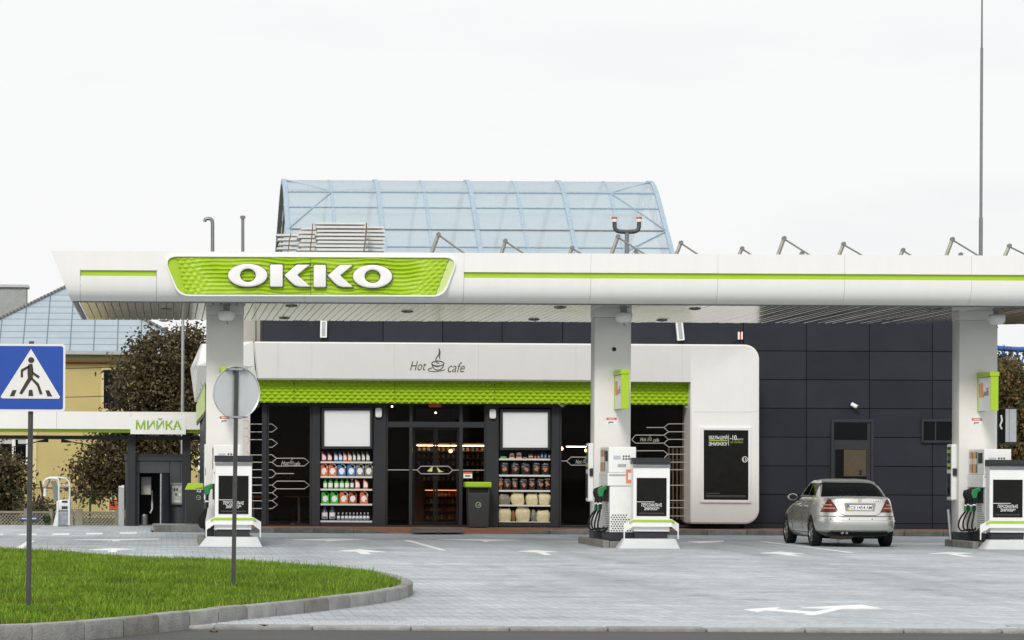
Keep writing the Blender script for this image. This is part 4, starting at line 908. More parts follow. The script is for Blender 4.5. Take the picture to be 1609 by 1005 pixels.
goods(t, 'lit shelf behind the upper door glass', 655, 762, SY, 14, Yi + 0.05, bc, 9.5, 'bottles inside the shop', 'bottle', 'bottle')
t = thing('snack_shelf', 'low warm coloured snack shelf behind the shop door glass', 'shelf', P(694, 823, 85.2)); Ys = 85.2
SY2 = [781, 792, 804, 817]
for y in SY2: MB().rbox(667, 722, y - 1.0, y, Ys - 0.05, 0.4).build('shelf_board', SHELFW, t)
MB().rbox(667, 722, 770, 823, Ys + 0.36, 0.03).build('back_board', WOODD, t)
MB().rbox(668, 721, 769.5, 770.5, Ys - 0.10, 0.03).build('strip_light', mat('warm_strip', (1.0, 0.5, 0.2), 0.4, emit=4), t)
MB().rbox(667, 722, 767, 769.3, Ys - 0.12, 0.5).build('head_board', SHELFW, t)
sc2 = [mat(f'snack_tint_{i}', c, 0.4, var=0.2) for i, c in enumerate(((0.60, 0.14, 0.05), (0.65, 0.30, 0.10), (0.75, 0.55, 0.38), (0.45, 0.08, 0.04)))]
goods(t, 'low snack shelf behind the door', 669, 720, SY2, 9, Ys + 0.02, sc2, 9, 'snack packs inside the shop', 'snack pack', 'snack_pack')
MB().rbox(646, 666, 756, 824, 84.6, 0.6).build('shop_counter', WOODD, None, bevel=0.02, label='brown wooden counter end behind the left door glass', cat='counter')
MB().rbox(655, 724, 642, 660, 87.0, 0.1).build('menu_board', mat('menu_grey', (0.07, 0.075, 0.07), 0.5), None, label='dark grey menu board seen through the glass above the door', cat='board')
for k, (px, py, Y, lb_) in enumerate(((648.5, 707.5, 84.5, 'glowing warm bulb left behind the shop door glass'), (708, 708.5, 84.5, 'glowing warm bulb right behind the shop door glass'), (882, 704.5, 84.5, 'glowing warm bulb right of the charcoal rack'), (921.5, 707.5, 84.5, 'glowing warm bulb behind glass beside the middle column'), (616, 638.3, 84.5, 'tiny ceiling lamp behind the glass above door, left'), (684.5, 648.3, 84.8, 'tiny ceiling lamp behind the glass above door, right'))):
    c = P(px, py, Y); t = thing('pendant_lamp', lb_, 'lamp', c, 'warm lamps inside the shop'); r_ = 0.05 if k < 4 else 0.025
    MB().lathe([(0.0, -r_), (r_ * 0.7, -r_ * 0.7), (r_, 0), (r_ * 0.7, r_ * 0.7), (0.0, r_)], c, 12).build('bulb', WARM, t, smooth=True)
    MB().cyl(c + Vector((0, 0, r_)), (c.x, c.y, 3.6), 0.008, 0.008, 6).build('cord', BLACK, t)
t = thing('wall_strip_light', 'thin lit strip behind the glass beside the middle column', 'light', P(905, 702, 86)); MB().rbox(890, 921, 701, 702, 86, 0.03).build('tube', STRIP, t); MB().rbox(888, 923, 699, 700.6, 86, 0.06).build('housing', BLACK, t)
# chairs and a wire rack inside
t = thing('wire_rack', 'upright wire display rack behind the right cafe glass', 'rack', P(1066, 816, 82.9))
RODM = mat('rack_wire', (0.42, 0.36, 0.26), 0.4, metal=0.5)
for px in (1051, 1057.5, 1064, 1070, 1076.5):
    MB().tube([P(px, 701 + (px % 3) * 1.5, 82.9), P(px, 816, 82.9)], 0.024, 6).build('rod', RODM, t)
MB().tube([P(1049, 790, 82.9), P(1079, 790, 82.9)], 0.012, 6).tube([P(1049, 722, 82.9), P(1079, 722, 82.9)], 0.012, 6).build('crossbar', RODM, t)
for k, (px, py, Y) in enumerate(((398, 800, 84.6), (470, 800, 85.2))):
    c = Vector((XX(px, Y, py), Y, ZF)); t = thing('cafe_table', 'small cafe table behind the ' + ('angled corner glass' if k == 0 else 'first cafe window'), 'table', c, 'cafe tables')
    MB().lathe([(0.0, 0.72), (0.38, 0.72), (0.38, 0.75), (0.0, 0.75)], c, 24).build('table_top', WOODD, t); MB().cyl(c, c + Vector((0, 0, 0.72)), 0.035, 0.035, 10).build('leg', GREY, t); MB().lathe([(0.24, 0), (0.22, 0.02), (0.04, 0.03)], c, 20).build('foot', GREY, t)
# ================================================================== outdoor racks and goods
SHELF = mat('shelf_edge', (0.66, 0.65, 0.60), 0.45, var=0.08)
def rack(label, a, b, ys):
    t = thing('goods_rack', label, 'rack', P((a + b) / 2, 824, YG))
    for y in ys: MB().rbox(a, b, y, y + 2.9, YG - 0.01, 0.4).build('shelf', SHELF, t, bevel=0.006, seg=1)
    for px in (a - 1.2, b): MB().rbox(px, px + 1.2, 706, 822, YG + 0.3, 0.1).build('upright', BLACK, t)
    return t
zl1 = lambda x: 495 + x / 7.18
zr1 = lambda x: 775 + x / 7.18
yL = [724.9, 748.0, 767.8, 791.2, 817.8]; yR = [720.2, 745.8, 769.8, 792.8, 819.3]
rack('tall black niche rack with white shelves of motor oil jugs', 503.5, 585, yL); rack('tall black niche rack with white shelves of charcoal and firewood', 784, 865, yR)
def pm_(n, c, r=0.35): return mat('plastic_' + n, c, r, var=0.05)
CL = {'red': pm_('red', (0.66, 0.14, 0.06)), 'blue': pm_('blue', (0.04, 0.17, 0.46)), 'grey': pm_('grey', (0.16, 0.17, 0.18)), 'green': pm_('green', (0.035, 0.38, 0.05)), 'brown': pm_('brown', (0.30, 0.08, 0.03)), 'dark': pm_('dark', (0.02, 0.03, 0.025)), 'clear': pm_('clear', (0.05, 0.07, 0.09), 0.15), 'darkred': pm_('darkred', (0.33, 0.03, 0.012))}
LABEL = mat('print_label', (0.80, 0.79, 0.76), 0.5, var=0.25, scale=26)
LIMECAP = CL['green']
def jug(kind, colour, px0, px1, ybot, h, lb_, grp):
    Y = YG + 0.06; x0, x1 = XX(px0, Y, ybot), XX(px1, Y, ybot); z0 = ZZ(ybot, Y, (px0 + px1) / 2) + 0.002; w = x1 - x0; xc = (x0 + x1) / 2
    hz = h / 61.0; t = thing('oil_jug' if kind == 'jug' else 'bottle', lb_, 'jug' if kind == 'jug' else 'bottle', (xc, Y, z0), grp)
    m_ = CL[colour]; q = lambda pts: [(x0 + u * w, Y, z0 + v * hz) for u, v in pts]
    if kind == 'jug':
        MB().prism(q([(0.03, 0), (0.97, 0), (1, 0.05), (1, 0.62), (0.94, 0.70), (0.62, 0.70), (0.44, 0.90), (0.30, 0.93), (0.06, 0.93), (0.0, 0.80), (0.0, 0.05)]), (0, 0.12, 0)).build('body', m_, t, bevel=0.012)
        mb = MB(); mb.tube([Vector(p) + Vector((0, 0.06, 0)) for p in q([(0.40, 0.93), (0.62, 0.965), (0.82, 0.90), (0.94, 0.78), (0.96, 0.66)])], 0.018, 8); mb.build('handle', m_ if colour in ('brown', 'green') else LABEL, t, smooth=True)
        MB().prism(q([(0.08, 0.935), (0.30, 0.935), (0.30, 1.0), (0.08, 1.0)]), (0, 0.05, 0)).build('cap', m_, t)
        MB().prism([(p[0], Y - 0.003, p[2]) for p in q([(0.5 + 0.34 * math.cos(a), 0.40 + 0.26 * math.sin(a)) for a in np.linspace(0, 2 * math.pi, 12, endpoint=False)])], (0, 0.002, 0)).build('label_patch', LABEL, t)
        MB().prism([(p[0], Y - 0.006, p[2]) for p in q([(0.62, 0.22), (0.78, 0.22), (0.70, 0.36)])], (0, 0.002, 0)).build('label_mark', LIME if colour != 'red' else CL['brown'], t)
    elif kind == 'slant':
        MB().prism(q([(0.05, 0), (0.95, 0), (0.98, 0.05), (0.98, 0.5), (0.80, 0.78), (0.36, 0.93), (0.06, 0.97), (0.02, 0.9), (0.02, 0.05)]), (0, 0.09, 0)).build('body', m_, t, bevel=0.01)
        MB().prism(q([(0.06, 0.97), (0.34, 0.97), (0.34, 1.05), (0.06, 1.05)]), (0, 0.05, 0)).build('cap', m_, t)
        MB().prism([(p[0], Y - 0.003, p[2]) for p in q([(0.15, 0.18), (0.85, 0.18), (0.85, 0.5), (0.6, 0.72), (0.15, 0.80)])], (0, 0.002, 0)).build('label_patch', LABEL, t)
    else:
        r_ = w / 2; yc = Y + r_ * 0.8
        MB().lathe([(r_ * 0.92, 0), (r_, hz * 0.05), (r_, hz * 0.62), (r_ * 0.8, hz * 0.74), (r_ * 0.38, hz * 0.84), (r_ * 0.36, hz * 0.9)], (xc, yc, z0), 14).build('body', m_, t, smooth=True)
        MB().lathe([(r_ * 0.44, hz * 0.88), (r_ * 0.44, hz), (0, hz)], (xc, yc, z0), 10).build('cap', CL['blue'] if kind == 'water' else LIMECAP if colour == 'green' else LABEL, t)
        mb = MB(); mb.grid([[(xc + r_ * 1.03 * math.sin(a), yc - r_ * 1.03 * math.cos(a), z0 + hz * f_) for a in np.linspace(-1.15, 1.15, 9)] for f_ in (0.15, 0.58)]); mb.build('label_patch', LABEL, t)
        if kind in ('water', 'small'): mb = MB(); mb.grid([[(xc + r_ * 1.06 * math.sin(a), yc - r_ * 1.06 * math.cos(a), z0 + hz * f_) for a in np.linspace(-0.8, 0.8, 7)] for f_ in (0.17, 0.3)]); mb.build('label_mark', CL['blue'], t)
TN = ['top', 'second', 'third', 'fourth', 'bottom']
rowsL = [('slant', 14.6, [(72, 130, 'darkred'), (138, 195, 'darkred'), (212, 262, 'blue'), (265, 312, 'blue'), (315, 362, 'red'), (368, 418, 'red'), (424, 465, 'grey'), (473, 515, 'grey'), (525, 567, 'grey'), (575, 620, 'grey')]),
         ('jug', 19.6, [(58, 145, 'red'), (152, 245, 'red'), (254, 348, 'blue'), (362, 455, 'blue'), (460, 553, 'grey'), (560, 652, 'grey')]),
         ('round', 15.5, [(93, 138, 'green'), (148, 203, 'green'), (217, 268, 'green'), (278, 330, 'green'), (338, 388, 'green'), (398, 438, 'dark'), (450, 508, 'red'), (542, 600, 'red')]),
         ('jug', 19.2, [(70, 160, 'green'), (173, 265, 'green'), (277, 373, 'red'), (380, 470, 'brown'), (507, 597, 'red')]),
         ('water', 22, [(75, 145, 'clear'), (160, 230, 'clear')] + [(a, a + 37, 'clear') for a in (247, 294, 337, 378, 419, 459, 499, 541, 580)])]
for r_, (kd, h, lst) in enumerate(rowsL):
    for k, (a, b, c) in enumerate(lst):
        kk_ = kd; hh_ = h
        if kd == 'round' and c == 'red': kk_, hh_ = 'slant', 14.2
        if kd == 'water' and k > 1: kk_, hh_ = 'small', 12.5
        nm = {'jug': 'jug', 'slant': 'oil bottle', 'round': 'bottle', 'water': 'large clear bottle', 'small': 'small clear bottle'}[kk_]
        cn = '' if c == 'clear' else {'darkred': 'dark red'}.get(c, c) + ' '
        jug(kk_, c, zl1(a), zl1(b), yL[r_], hh_, f'{cn}{nm} on the {TN[r_]} shelf of the oil rack, {nth(k)}', 'goods in the oil rack')
# charcoal, firewood and small goods
BAGB = mat('charcoal_bag', (0.020, 0.021, 0.023), 0.32, var=0.3, scale=14, bump=0.5, bscale=16); SACK = mat('pale_sack', (0.66, 0.60, 0.38), 0.75, var=0.2, scale=12, bump=0.6, bscale=20); WRAP = mat('grey_wrap', (0.22, 0.21, 0.16), 0.4, var=0.3, scale=12, bump=0.5, bscale=16)
FIRE = mat('flame_print', (0.42, 0.16, 0.08), 0.5, var=0.7, scale=38); SACKR = mat('brown_sack', (0.25, 0.12, 0.05), 0.8, var=0.3, scale=14)
def sack(px0, px1, ytop, ybot, m_, lb_, cat, grp, seed, prnt=None):
    Y = YG + 0.10; x0, x1, z0, z1 = R(px0, px1, ytop, ybot, Y); rg = random.Random(seed); rows = []; z0 += 0.003
    nu, nv = 18, 10; cx2, hw = (x0 + x1) / 2, (x1 - x0) / 2; t = thing(cat.replace(' ', '_'), lb_, cat, (cx2, Y, z0), grp)
    ph = [rg.uniform(0, 6) for _ in range(4)]
    for j in range(nv + 1):
        v = j / nv; prof_ = min(1.0, (math.sin(math.pi * (0.10 + 0.84 * v))) ** (0.16 if cat == 'firewood sack' else 0.26)); row = []
        if v > 0.88: prof_ *= 0.93
        for i in range(nu + 1):
            a = 2 * math.pi * i / nu; c_, s_ = math.cos(a), math.sin(a)
            ux = math.copysign(abs(c_) ** 0.42, c_); uy = math.copysign(abs(s_) ** 0.7, s_)
            wv = 1 + 0.06 * math.sin(3 * a + ph[0] + 4 * v) + 0.04 * math.sin(7 * v + ph[1] + a)
            row.append((cx2 + hw * ux * prof_ * wv, Y + 0.12 * uy * prof_ * (1.0 if v < 0.8 else 0.7) + 0.04, z0 + (z1 - z0) * (v + 0.06 * math.sin(2 * a + ph[2]) * max(0, v - 0.6) / 0.4)))
        rows.append(row)
    mb = MB().grid(rows); n_ = nu + 1
    mb.f.append(tuple(range(nu))); mb.f.append(tuple(nv * n_ + i for i in range(nu)))
    mb.build('bag_body', m_, t, smooth=60)
    if prnt:
        xc, zc_ = cx2 + rg.uniform(-0.02, 0.02), z0 + (z1 - z0) * 0.42
        MB().prism([(xc + 0.062 * math.cos(a) * rg.uniform(0.35, 1.3), Y - 0.105, zc_ + 0.062 * math.sin(a) * rg.uniform(0.35, 1.3)) for a in np.linspace(0, 2 * math.pi, 12, endpoint=False)], (0, 0.02, 0)).build('flame_print', prnt, t)
        MB().prism([(xc - 0.07, Y - 0.10, z0 + (z1 - z0) * 0.78), (xc + 0.07, Y - 0.10, z0 + (z1 - z0) * 0.78), (xc + 0.06, Y - 0.10, z0 + (z1 - z0) * 0.84), (xc - 0.06, Y - 0.10, z0 + (z1 - z0) * 0.84)], (0, 0.02, 0)).build('brand_strip', mat('brand_strip', (0.18, 0.18, 0.18), 0.5), t)
for k, (a, b) in enumerate(((80, 175), (197, 298), (308, 420), (437, 530), (540, 640))): sack(zr1(a), zr1(b), 695 + (212 + 8 * (k % 3)) / 7.18, yR[1], BAGB, f'black charcoal bag on the second shelf, {nth(k)}', 'charcoal bag', 'charcoal bags', k, FIRE)
for k, (a, b) in enumerate(((56, 106), (108, 205), (205, 282), (292, 390), (395, 478), (485, 568), (575, 648))): sack(zr1(a), zr1(b), 695 + (385 + 10 * (k % 2)) / 7.18, yR[2], BAGB if k else SACKR, f'{"black" if k else "reddish"} charcoal bag on the third shelf, {nth(k)}', 'charcoal bag', 'charcoal bags', 20 + k, FIRE)
for k, (a, b, tp) in enumerate(((55, 195, 585), (200, 352, 562), (368, 508, 575), (510, 650, 568))): sack(zr1(a), zr1(b), 695 + tp / 7.18, yR[3], WRAP if k == 0 else SACK, f'{"grey wrapped" if k == 0 else "pale"} firewood sack on the fourth shelf, {nth(k)}', 'firewood sack', 'firewood sacks', 40 + k)
for k, (a, b, tp, m_) in enumerate(((55, 205, 740, SACK), (206, 246, 775, SACKR), (247, 420, 730, SACK), (425, 484, 765, WRAP), (486, 645, 765, SACK))): sack(zr1(a), zr1(b), 695 + tp / 7.18, yR[4], m_, f'{("pale", "small brown", "biggest pale", "small dark", "pale")[k]} firewood sack on the bottom shelf, {nth(k)}', 'firewood sack', 'firewood sacks', 60 + k)
for k, (a, b, tp, c, lb_) in enumerate(((80, 155, 150, CL['green'], 'flat green packet'), (183, 240, 118, LABEL, 'white and red pack'), (262, 320, 110, LABEL, 'taller white pack'), (325, 388, 163, CL['brown'], 'low brown box'), (392, 455, 128, CL['brown'], 'brown carton'), (461, 490, 138, CL['red'], 'red can'), (496, 528, 138, CL['red'], 'red can'), (533, 568, 110, CL['blue'], 'blue bottle'), (573, 606, 110, CL['blue'], 'blue bottle'), (613, 650, 118, CL['dark'], 'dark bottle'))):
    Y = YG + 0.08; x0, x1, z0, z1 = R(zr1(a), zr1(b), 695 + tp / 7.18, yR[0], Y); z0 += 0.002; full = f'{lb_} on the top shelf of the charcoal rack, {nth(k)}'
    t = thing('packet' if k < 5 else 'can' if k < 7 else 'bottle', full, 'packet' if k < 5 else 'can' if k < 7 else 'bottle', ((x0 + x1) / 2, Y, z0), 'small goods in the charcoal rack')
    if k < 5: MB().prism([(x0, Y, z0), (x1, Y, z0), (x1 - 0.012, Y, z1 - 0.01), ((x0 + x1) / 2, Y, z1), (x0 + 0.012, Y, z1 - 0.015)], (0, 0.1, 0)).build('body', c, t, bevel=0.01)
    else:
        r_ = (x1 - x0) / 2; MB().lathe([(r_ * 0.9, 0), (r_, 0.01), (r_, (z1 - z0) * 0.7), (r_ * 0.5, (z1 - z0) * 0.84), (r_ * 0.45, z1 - z0), (0, z1 - z0)], ((x0 + x1) / 2, Y + r_, z0), 12).build('body', c, t, smooth=True)
    MB().prism([(x0 + 0.02, Y - 0.004, z0 + 0.03), (x1 - 0.02, Y - 0.004, z0 + 0.03), (x1 - 0.02, Y - 0.004, z0 + (z1 - z0) * 0.6), (x0 + 0.02, Y - 0.004, z0 + (z1 - z0) * 0.6)], (0, 0.002, 0)).build('label_patch', RED if k in (1, 2) else LABEL, t)
# ---------------------------------------------------------------- litter bins
BIN = mat('bin_graphite', (0.035, 0.037, 0.038), 0.5, var=0.1)
def leaf_logo(c, r_, par):
    n_ = 24; mb = MB().ring([c + Vector((r_ * math.cos(2 * math.pi * k / n_), 0, r_ * math.sin(2 * math.pi * k / n_))) for k in range(n_)], [c + Vector((r_ * .82 * math.cos(2 * math.pi * k / n_), 0, r_ * .82 * math.sin(2 * math.pi * k / n_))) for k in range(n_)], (0, 0.003, 0)); mb.build('logo_ring', HEXW, par)
    for s_, m_ in ((-1, GREEN), (1, LIME)):
        MB().prism([c + Vector(q) * r_ for q in ((0.05 * s_, 0, -0.5), (0.55 * s_, 0, -0.1), (0.5 * s_, 0, 0.4), (0.08 * s_, 0, 0.1))], (0, 0.003, 0)).build('logo_leaf', m_, par)
Yb_ = 81.2
t = thing('litter_bin', 'dark litter bin with flat lime lid beside the shop entrance', 'litter bin', P(751, 829, Yb_))
z0b = ZF + 0.012; x0, x1, _, z1 = R(735.5, 769, 757, 829, Yb_)
MB().prism([(x0 + 0.02, Yb_, z0b), (x1 - 0.02, Yb_, z0b), (x1 + 0.005, Yb_, z1 - 0.28), (x0 - 0.005, Yb_, z1 - 0.28)], (0, 0.5, 0)).build('bin_body', BIN, t, bevel=0.015)
MB().box(x0 + 0.03, x1 - 0.03, Yb_ + 0.06, Yb_ + 0.48, z1 - 0.30, z1 - 0.13).build('opening', BLACK, t)
mb = MB()
for xx_ in (x0, x1 - 0.03): mb.box(xx_, xx_ + 0.03, Yb_ + 0.02, Yb_ + 0.5, z1 - 0.285, z1 - 0.13)
mb.build('lid_support', BIN, t)
x0l, x1l, _, _ = R(731, 772, 757, 829, Yb_)
MB().box(x0l, x1l, Yb_ - 0.05, Yb_ + 0.53, z1 - 0.14, z1).build('lid', LIME, t, bevel=0.025)
leaf_logo(P(751.5, 793, Yb_ - 0.004), 0.072, t)
Yb_ = 80.4
t = thing('litter_bin', 'dark litter bin with sloping lime lid beside the wash kiosk', 'litter bin', P(303, 824, Yb_)); x0, x1, z0b, z1 = R(291.5, 318, 759, 824, Yb_); z0b = 0.2
MB().prism([(x0, Yb_, z0b), (x1, Yb_, z0b), (x1, Yb_, z1 - 0.1), (x0, Yb_, z1 - 0.17)], (0, 0.42, 0)).build('bin_body', BIN, t, bevel=0.015)
MB().prism([(x0 - 0.02, Yb_ - 0.02, z1 - 0.165), (x1 + 0.02, Yb_ - 0.02, z1 - 0.165), (x1 + 0.02, Yb_ + 0.12, z1), (x0 + 0.06, Yb_ + 0.12, z1)], (0, 0.3, 0)).build('lid', LIME, t, bevel=0.012)
c = P(312.5, 770.5, Yb_ - 0.002); MB().ring([c + Vector(q) for q in ((-0.06, 0, -0.03), (0.05, 0, -0.05), (0.05, 0, 0.05), (-0.02, 0, 0.045))], [c + Vector(q) * 0.5 for q in ((-0.06, 0, -0.03), (0.05, 0, -0.05), (0.05, 0, 0.05), (-0.02, 0, 0.045))], (0, 0.01, 0)).build('opening_rim', SIGNW, t)
leaf_logo(P(312, 781.5, Yb_ - 0.004), 0.06, t)

# ================================================================== fuel islands
def island(px0, px1, Y0, Y1, lb_, grp='fuel islands'):
    x0, x1 = XX(px0, Y0, 858), XX(px1, Y0, 858); t = thing('fuel_island', lb_, 'fuel island', ((x0 + x1) / 2, Y0, 0), grp)
    n_ = 7; prev = Y0 + 0.42
    MB().box(x0 + 0.14, x1 - 0.14, Y0 + 0.55, Y1 - 0.14, -0.05, 0.135).build('island_slab', CONCD, t)
    for k in range(int((Y1 - Y0 - 0.6) / 0.8)):
        for xx_ in (x0, x1 - 0.14): MB().box(xx_, xx_ + 0.137, Y0 + 0.6 + k * 0.8, Y0 + 0.6 + k * 0.8 + 0.793, -0.05, 0.15).build('kerb_stone', CONCD, t, bevel=0.015, seg=1)
    return t, x0, x1
def skirt(par, px0, px1, tx0, tx1, Y0):
    """sloped metal nose of an island"""
    x0, x1 = XX(px0, Y0, 861), XX(px1, Y0, 861); a0, a1 = XX(tx0, Y0 + 0.28, 847), XX(tx1, Y0 + 0.28, 847); zt = 0.20
    mb = MB(); vs = [(x0, Y0, 0.004), (x1, Y0, 0.004), (a1, Y0 + 0.28, zt), (a0, Y0 + 0.28, zt), (x0, Y0 + 0.62, 0.004), (x1, Y0 + 0.62, 0.004), (a1, Y0 + 0.62, zt), (a0, Y0 + 0.62, zt)]
    mb.add(vs, [(0, 1, 2, 3), (3, 2, 6, 7), (0, 3, 7, 4), (1, 5, 6, 2), (4, 7, 6, 5)]); mb.build('metal_skirt', ALU, par, bevel=0.02, smooth=True)
def board(px0, px1, Y, lb_):
    """advert stand: white box with dark cap, black poster, guard rail"""
    w = 0.755; x0 = XX(px0, Y, 780); x1 = x0 + w; zc_ = lambda y: ZZ(y, Y, (px0 + px1) / 2)
    b0 = 0.205; z1 = b0 + 1.66
    t = thing('advert_stand', lb_, 'advert stand', ((x0 + x1) / 2, Y, b0), 'white advert stands')
    MB().box(x0, x1, Y, Y + 0.32, b0 + 0.28, z1 - 0.14).build('stand_body', WHITE2, t, bevel=0.012)
    MB().prism([(x0 - 0.015, Y - 0.03, z1 - 0.135), (x0 - 0.015, Y - 0.03, z1 - 0.115), (x0 - 0.015, Y + 0.05, z1 - 0.08), (x0 - 0.015, Y + 0.05, z1), (x0 - 0.015, Y + 0.35, z1), (x0 - 0.015, Y + 0.35, z1 - 0.135)], (w + 0.03, 0, 0)).build('cap', DARKF, t, bevel=0.006, seg=1)
    MB().box(x0 - 0.005, x1 + 0.005, Y - 0.022, Y - 0.002, z1 - 0.20, z1 - 0.14).build('cap_trim', GREY, t)
    MB().box(x0 + 0.04, x1 - 0.04, Y + 0.02, Y + 0.30, b0, b0 + 0.275).build('plinth', DARKF, t)
    MB().box(x0 + 0.005, x1 - 0.005, Y - 0.03, Y + 0.3, b0 + 0.14, b0 + 0.27).build('lower_fairing', WHITE2, t, bevel=0.012)
    pz0, pz1 = b0 + 0.46, b0 + 1.245; p0, p1 = x0 + 0.07, x1 - 0.07
    MB().box(p0, p1, Y - 0.012, Y - 0.001, pz0, pz1).build('poster', PBLK, t)
    for s_, u0, u1, v0, v1 in (('ПЕРСОНАЛЬНІ', 0.16, 0.84, 0.245, 0.335), ('ЗНИЖКИ*', 0.25, 0.76, 0.15, 0.235)):
        text(s_, 'poster_lettering', SIGNW, t, (p0 + (p1 - p0) * u0, Y - 0.013, pz0 + (pz1 - pz0) * v0), (1, 0, 0), (0, 0, 1), (p1 - p0) * (u1 - u0), (pz1 - pz0) * (v1 - v0), bold=0.008)
    MB().box(p0, p0 + (p1 - p0) * 0.6, Y - 0.015, Y - 0.0125, pz0 + 0.285, pz0 + 0.295).build('white_line', SIGNW, t)
    for v in (0.075, 0.055): MB().box(p0 + 0.05, p1 - 0.05, Y - 0.015, Y - 0.0125, pz0 + (pz1 - pz0) * v, pz0 + (pz1 - pz0) * v + 0.005).build('fine_print', _mats['fine_print'], t)
    # guard rail wrapping the front
    g0, g1 = x0 - 0.19, x1 + 0.19
    mb = MB(); top_ = [(g0, Y + 0.02, b0 + 0.30), (x0 - 0.02, Y - 0.12, b0 + 0.40), (x1 + 0.02, Y - 0.12, b0 + 0.40), (g1, Y + 0.02, b0 + 0.30)]
    bo_ = [(g0, Y + 0.02, b0 + 0.12), (x0 - 0.02, Y - 0.12, b0 + 0.24), (x1 + 0.02, Y - 0.12, b0 + 0.24), (g1, Y + 0.02, b0 + 0.12)]
    for k in range(3): mb.prism([top_[k], top_[k + 1], bo_[k + 1], bo_[k]], (0, 0.012, 0))
    mb.build('guard_plate', WHITE2, t)
    mb = MB(); st = [(x0 - 0.09, Y - 0.085, b0 + 0.345), (x0 - 0.01, Y - 0.135, b0 + 0.385), (x1 + 0.01, Y - 0.135, b0 + 0.385), (x1 + 0.09, Y - 0.085, b0 + 0.345)]
    for k in range(3): mb.prism([st[k], st[k + 1], (st[k + 1][0], st[k + 1][1], st[k + 1][2] - 0.045), (st[k][0], st[k][1], st[k][2] - 0.045)], (0, 0.01, 0))
    mb.build('green_stripe', LIME, t)
    for gx_ in (g0 + 0.012, g1 - 0.012): MB().tube([(gx_, Y + 0.02, 0.19), (gx_, Y + 0.02, b0 + 0.30)], 0.014, 8).build('guard_leg', WHITE2, t)
    return t
DISP = mat('pump_white', (0.80, 0.81, 0.80), 0.3, var=0.04)
PERF = mat('perforation', (0.02, 0.02, 0.02), 0.7)
FUELC = [mat('fuel_col_%d' % i, c, 0.4) for i, c in enumerate(((0.10, 0.10, 0.10), (0.55, 0.45, 0.05), (0.5, 0.06, 0.03), (0.35, 0.36, 0.34)))]
def dispenser(x0, Y0, lb_, left_nozzles=True):
    """double sided pump seen from its end: hoses and nozzles hang on the left flank"""
    w, L, zb = 0.56, 1.28, 0.15; x1, Y1 = x0 + w, Y0 + L
    t = thing('fuel_dispenser', lb_, 'fuel dispenser', ((x0 + x1) / 2, (Y0 + Y1) / 2, zb), 'fuel dispensers')
    MB().box(x0 + 0.04, x1, Y0 + 0.03, Y1 - 0.02, zb, zb + 0.16).build('base', DARKF, t)
    MB().box(x0 + 0.03, x1, Y0, Y1, zb + 0.165, zb + 1.12).build('lower_cabinet', DISP, t, bevel=0.012)
    MB().box(x0 - 0.02, x1 + 0.02, Y0 - 0.02, Y1 + 0.02, zb + 1.13, zb + 1.40).build('nozzle_belt', DISP, t, bevel=0.012)
    MB().box(x0, x1 + 0.01, Y0 - 0.01, Y1 + 0.01, zb + 1.405, zb + 2.0 - 0.06).build('display_head', DISP, t, bevel=0.015)
    MB().box(x0 + 0.01, x1 - 0.02, Y0 - 0.024, Y0 - 0.0205, zb + 1.335, zb + 1.375).build('grey_band', GALV, t)
    # end panel prints and stickers
    MB().box(x0 + 0.10, x0 + 0.25, Y0 - 0.014, Y0 - 0.0105, zb + 1.68, zb + 1.76).build('print_panel', mat('print_blue', (0.45, 0.50, 0.56), 0.5, var=0.3, scale=60), t)
    mb = MB()
    for k in range(3):
        for j in range(2): mb.lathe([(0.022, 0), (0.022, 0.003), (0, 0.003)], (x0 + 0.31 + 0.055 * k, Y0 - 0.0135, zb + 1.69 + 0.055 * j), 10, 'y')
    mb.build('warning_icons', INK, t)
    MB().box(x0 + 0.19, x0 + 0.36, Y0 - 0.014, Y0 - 0.0105, zb + 1.52, zb + 1.585).build('rating_plate', GALV, t)
    o = MB().box(x1 - 0.20, x1 - 0.01, Y0 - 0.028, Y0 - 0.0245, zb + 1.185, zb + 1.47).build('orange_sticker', mat('orange_print', (0.68, 0.25, 0.15), 0.5, var=0.15, scale=12), t)
    MB().box(x1 - 0.16, x1 - 0.07, Y0 - 0.031, Y0 - 0.0285, zb + 1.26, zb + 1.40).build('sticker_picture', SIGNW, o)
    # perforated foot panel: staggered holes
    mb = MB(); nh = 0
    for r_ in range(8):
        for k in range(9):
            xx_ = x0 + 0.065 + k * 0.056 + (0.028 if r_ % 2 else 0); zz_ = zb + 0.20 + r_ * 0.046
            if xx_ > x1 - 0.03 or r_ > 5 and k > 5: continue
            mb.lathe([(0.017, 0), (0.017, 0.003), (0, 0.003)], (xx_, Y0 - 0.004, zz_), 6, 'y')
    mb.build('perforation', PERF, t)
    mb = MB()
    for r_ in range(14):
        for k in range(12):
            if r_ > 6 + k: continue
            mb.box(x0 + 0.0262, x0 + 0.0295, Y0 + 0.04 + k * 0.05, Y0 + 0.066 + k * 0.05, zb + 0.2 + r_ * 0.045, zb + 0.222 + r_ * 0.045)
    mb.build('side_perforation', GREY, t)
    # left flank: display, fuel columns, nozzles with hoses
    MB().box(x0 - 0.006, x0, Y0 + 0.12, Y0 + 0.48, zb + 1.64, zb + 1.86).build('display', BLACK, t)
    for k in range(4):
        MB().box(x0 - 0.010, x0 - 0.001, Y0 + 0.55 + k * 0.17, Y0 + 0.67 + k * 0.17, zb + 1.44, zb + 1.88).build('fuel_label', FUELC[k], t)
        MB().box(x0 - 0.014, x0 - 0.011, Y0 + 0.57 + k * 0.17, Y0 + 0.65 + k * 0.17, zb + 1.62, zb + 1.74).build('fuel_mark', SIGNW, t)
    MB().box(x0 + 0.0, x0 + 0.03, Y0 + 0.14, Y1 - 0.1, zb + 0.80, zb + 1.12).build('nozzle_recess', BLACK, t)
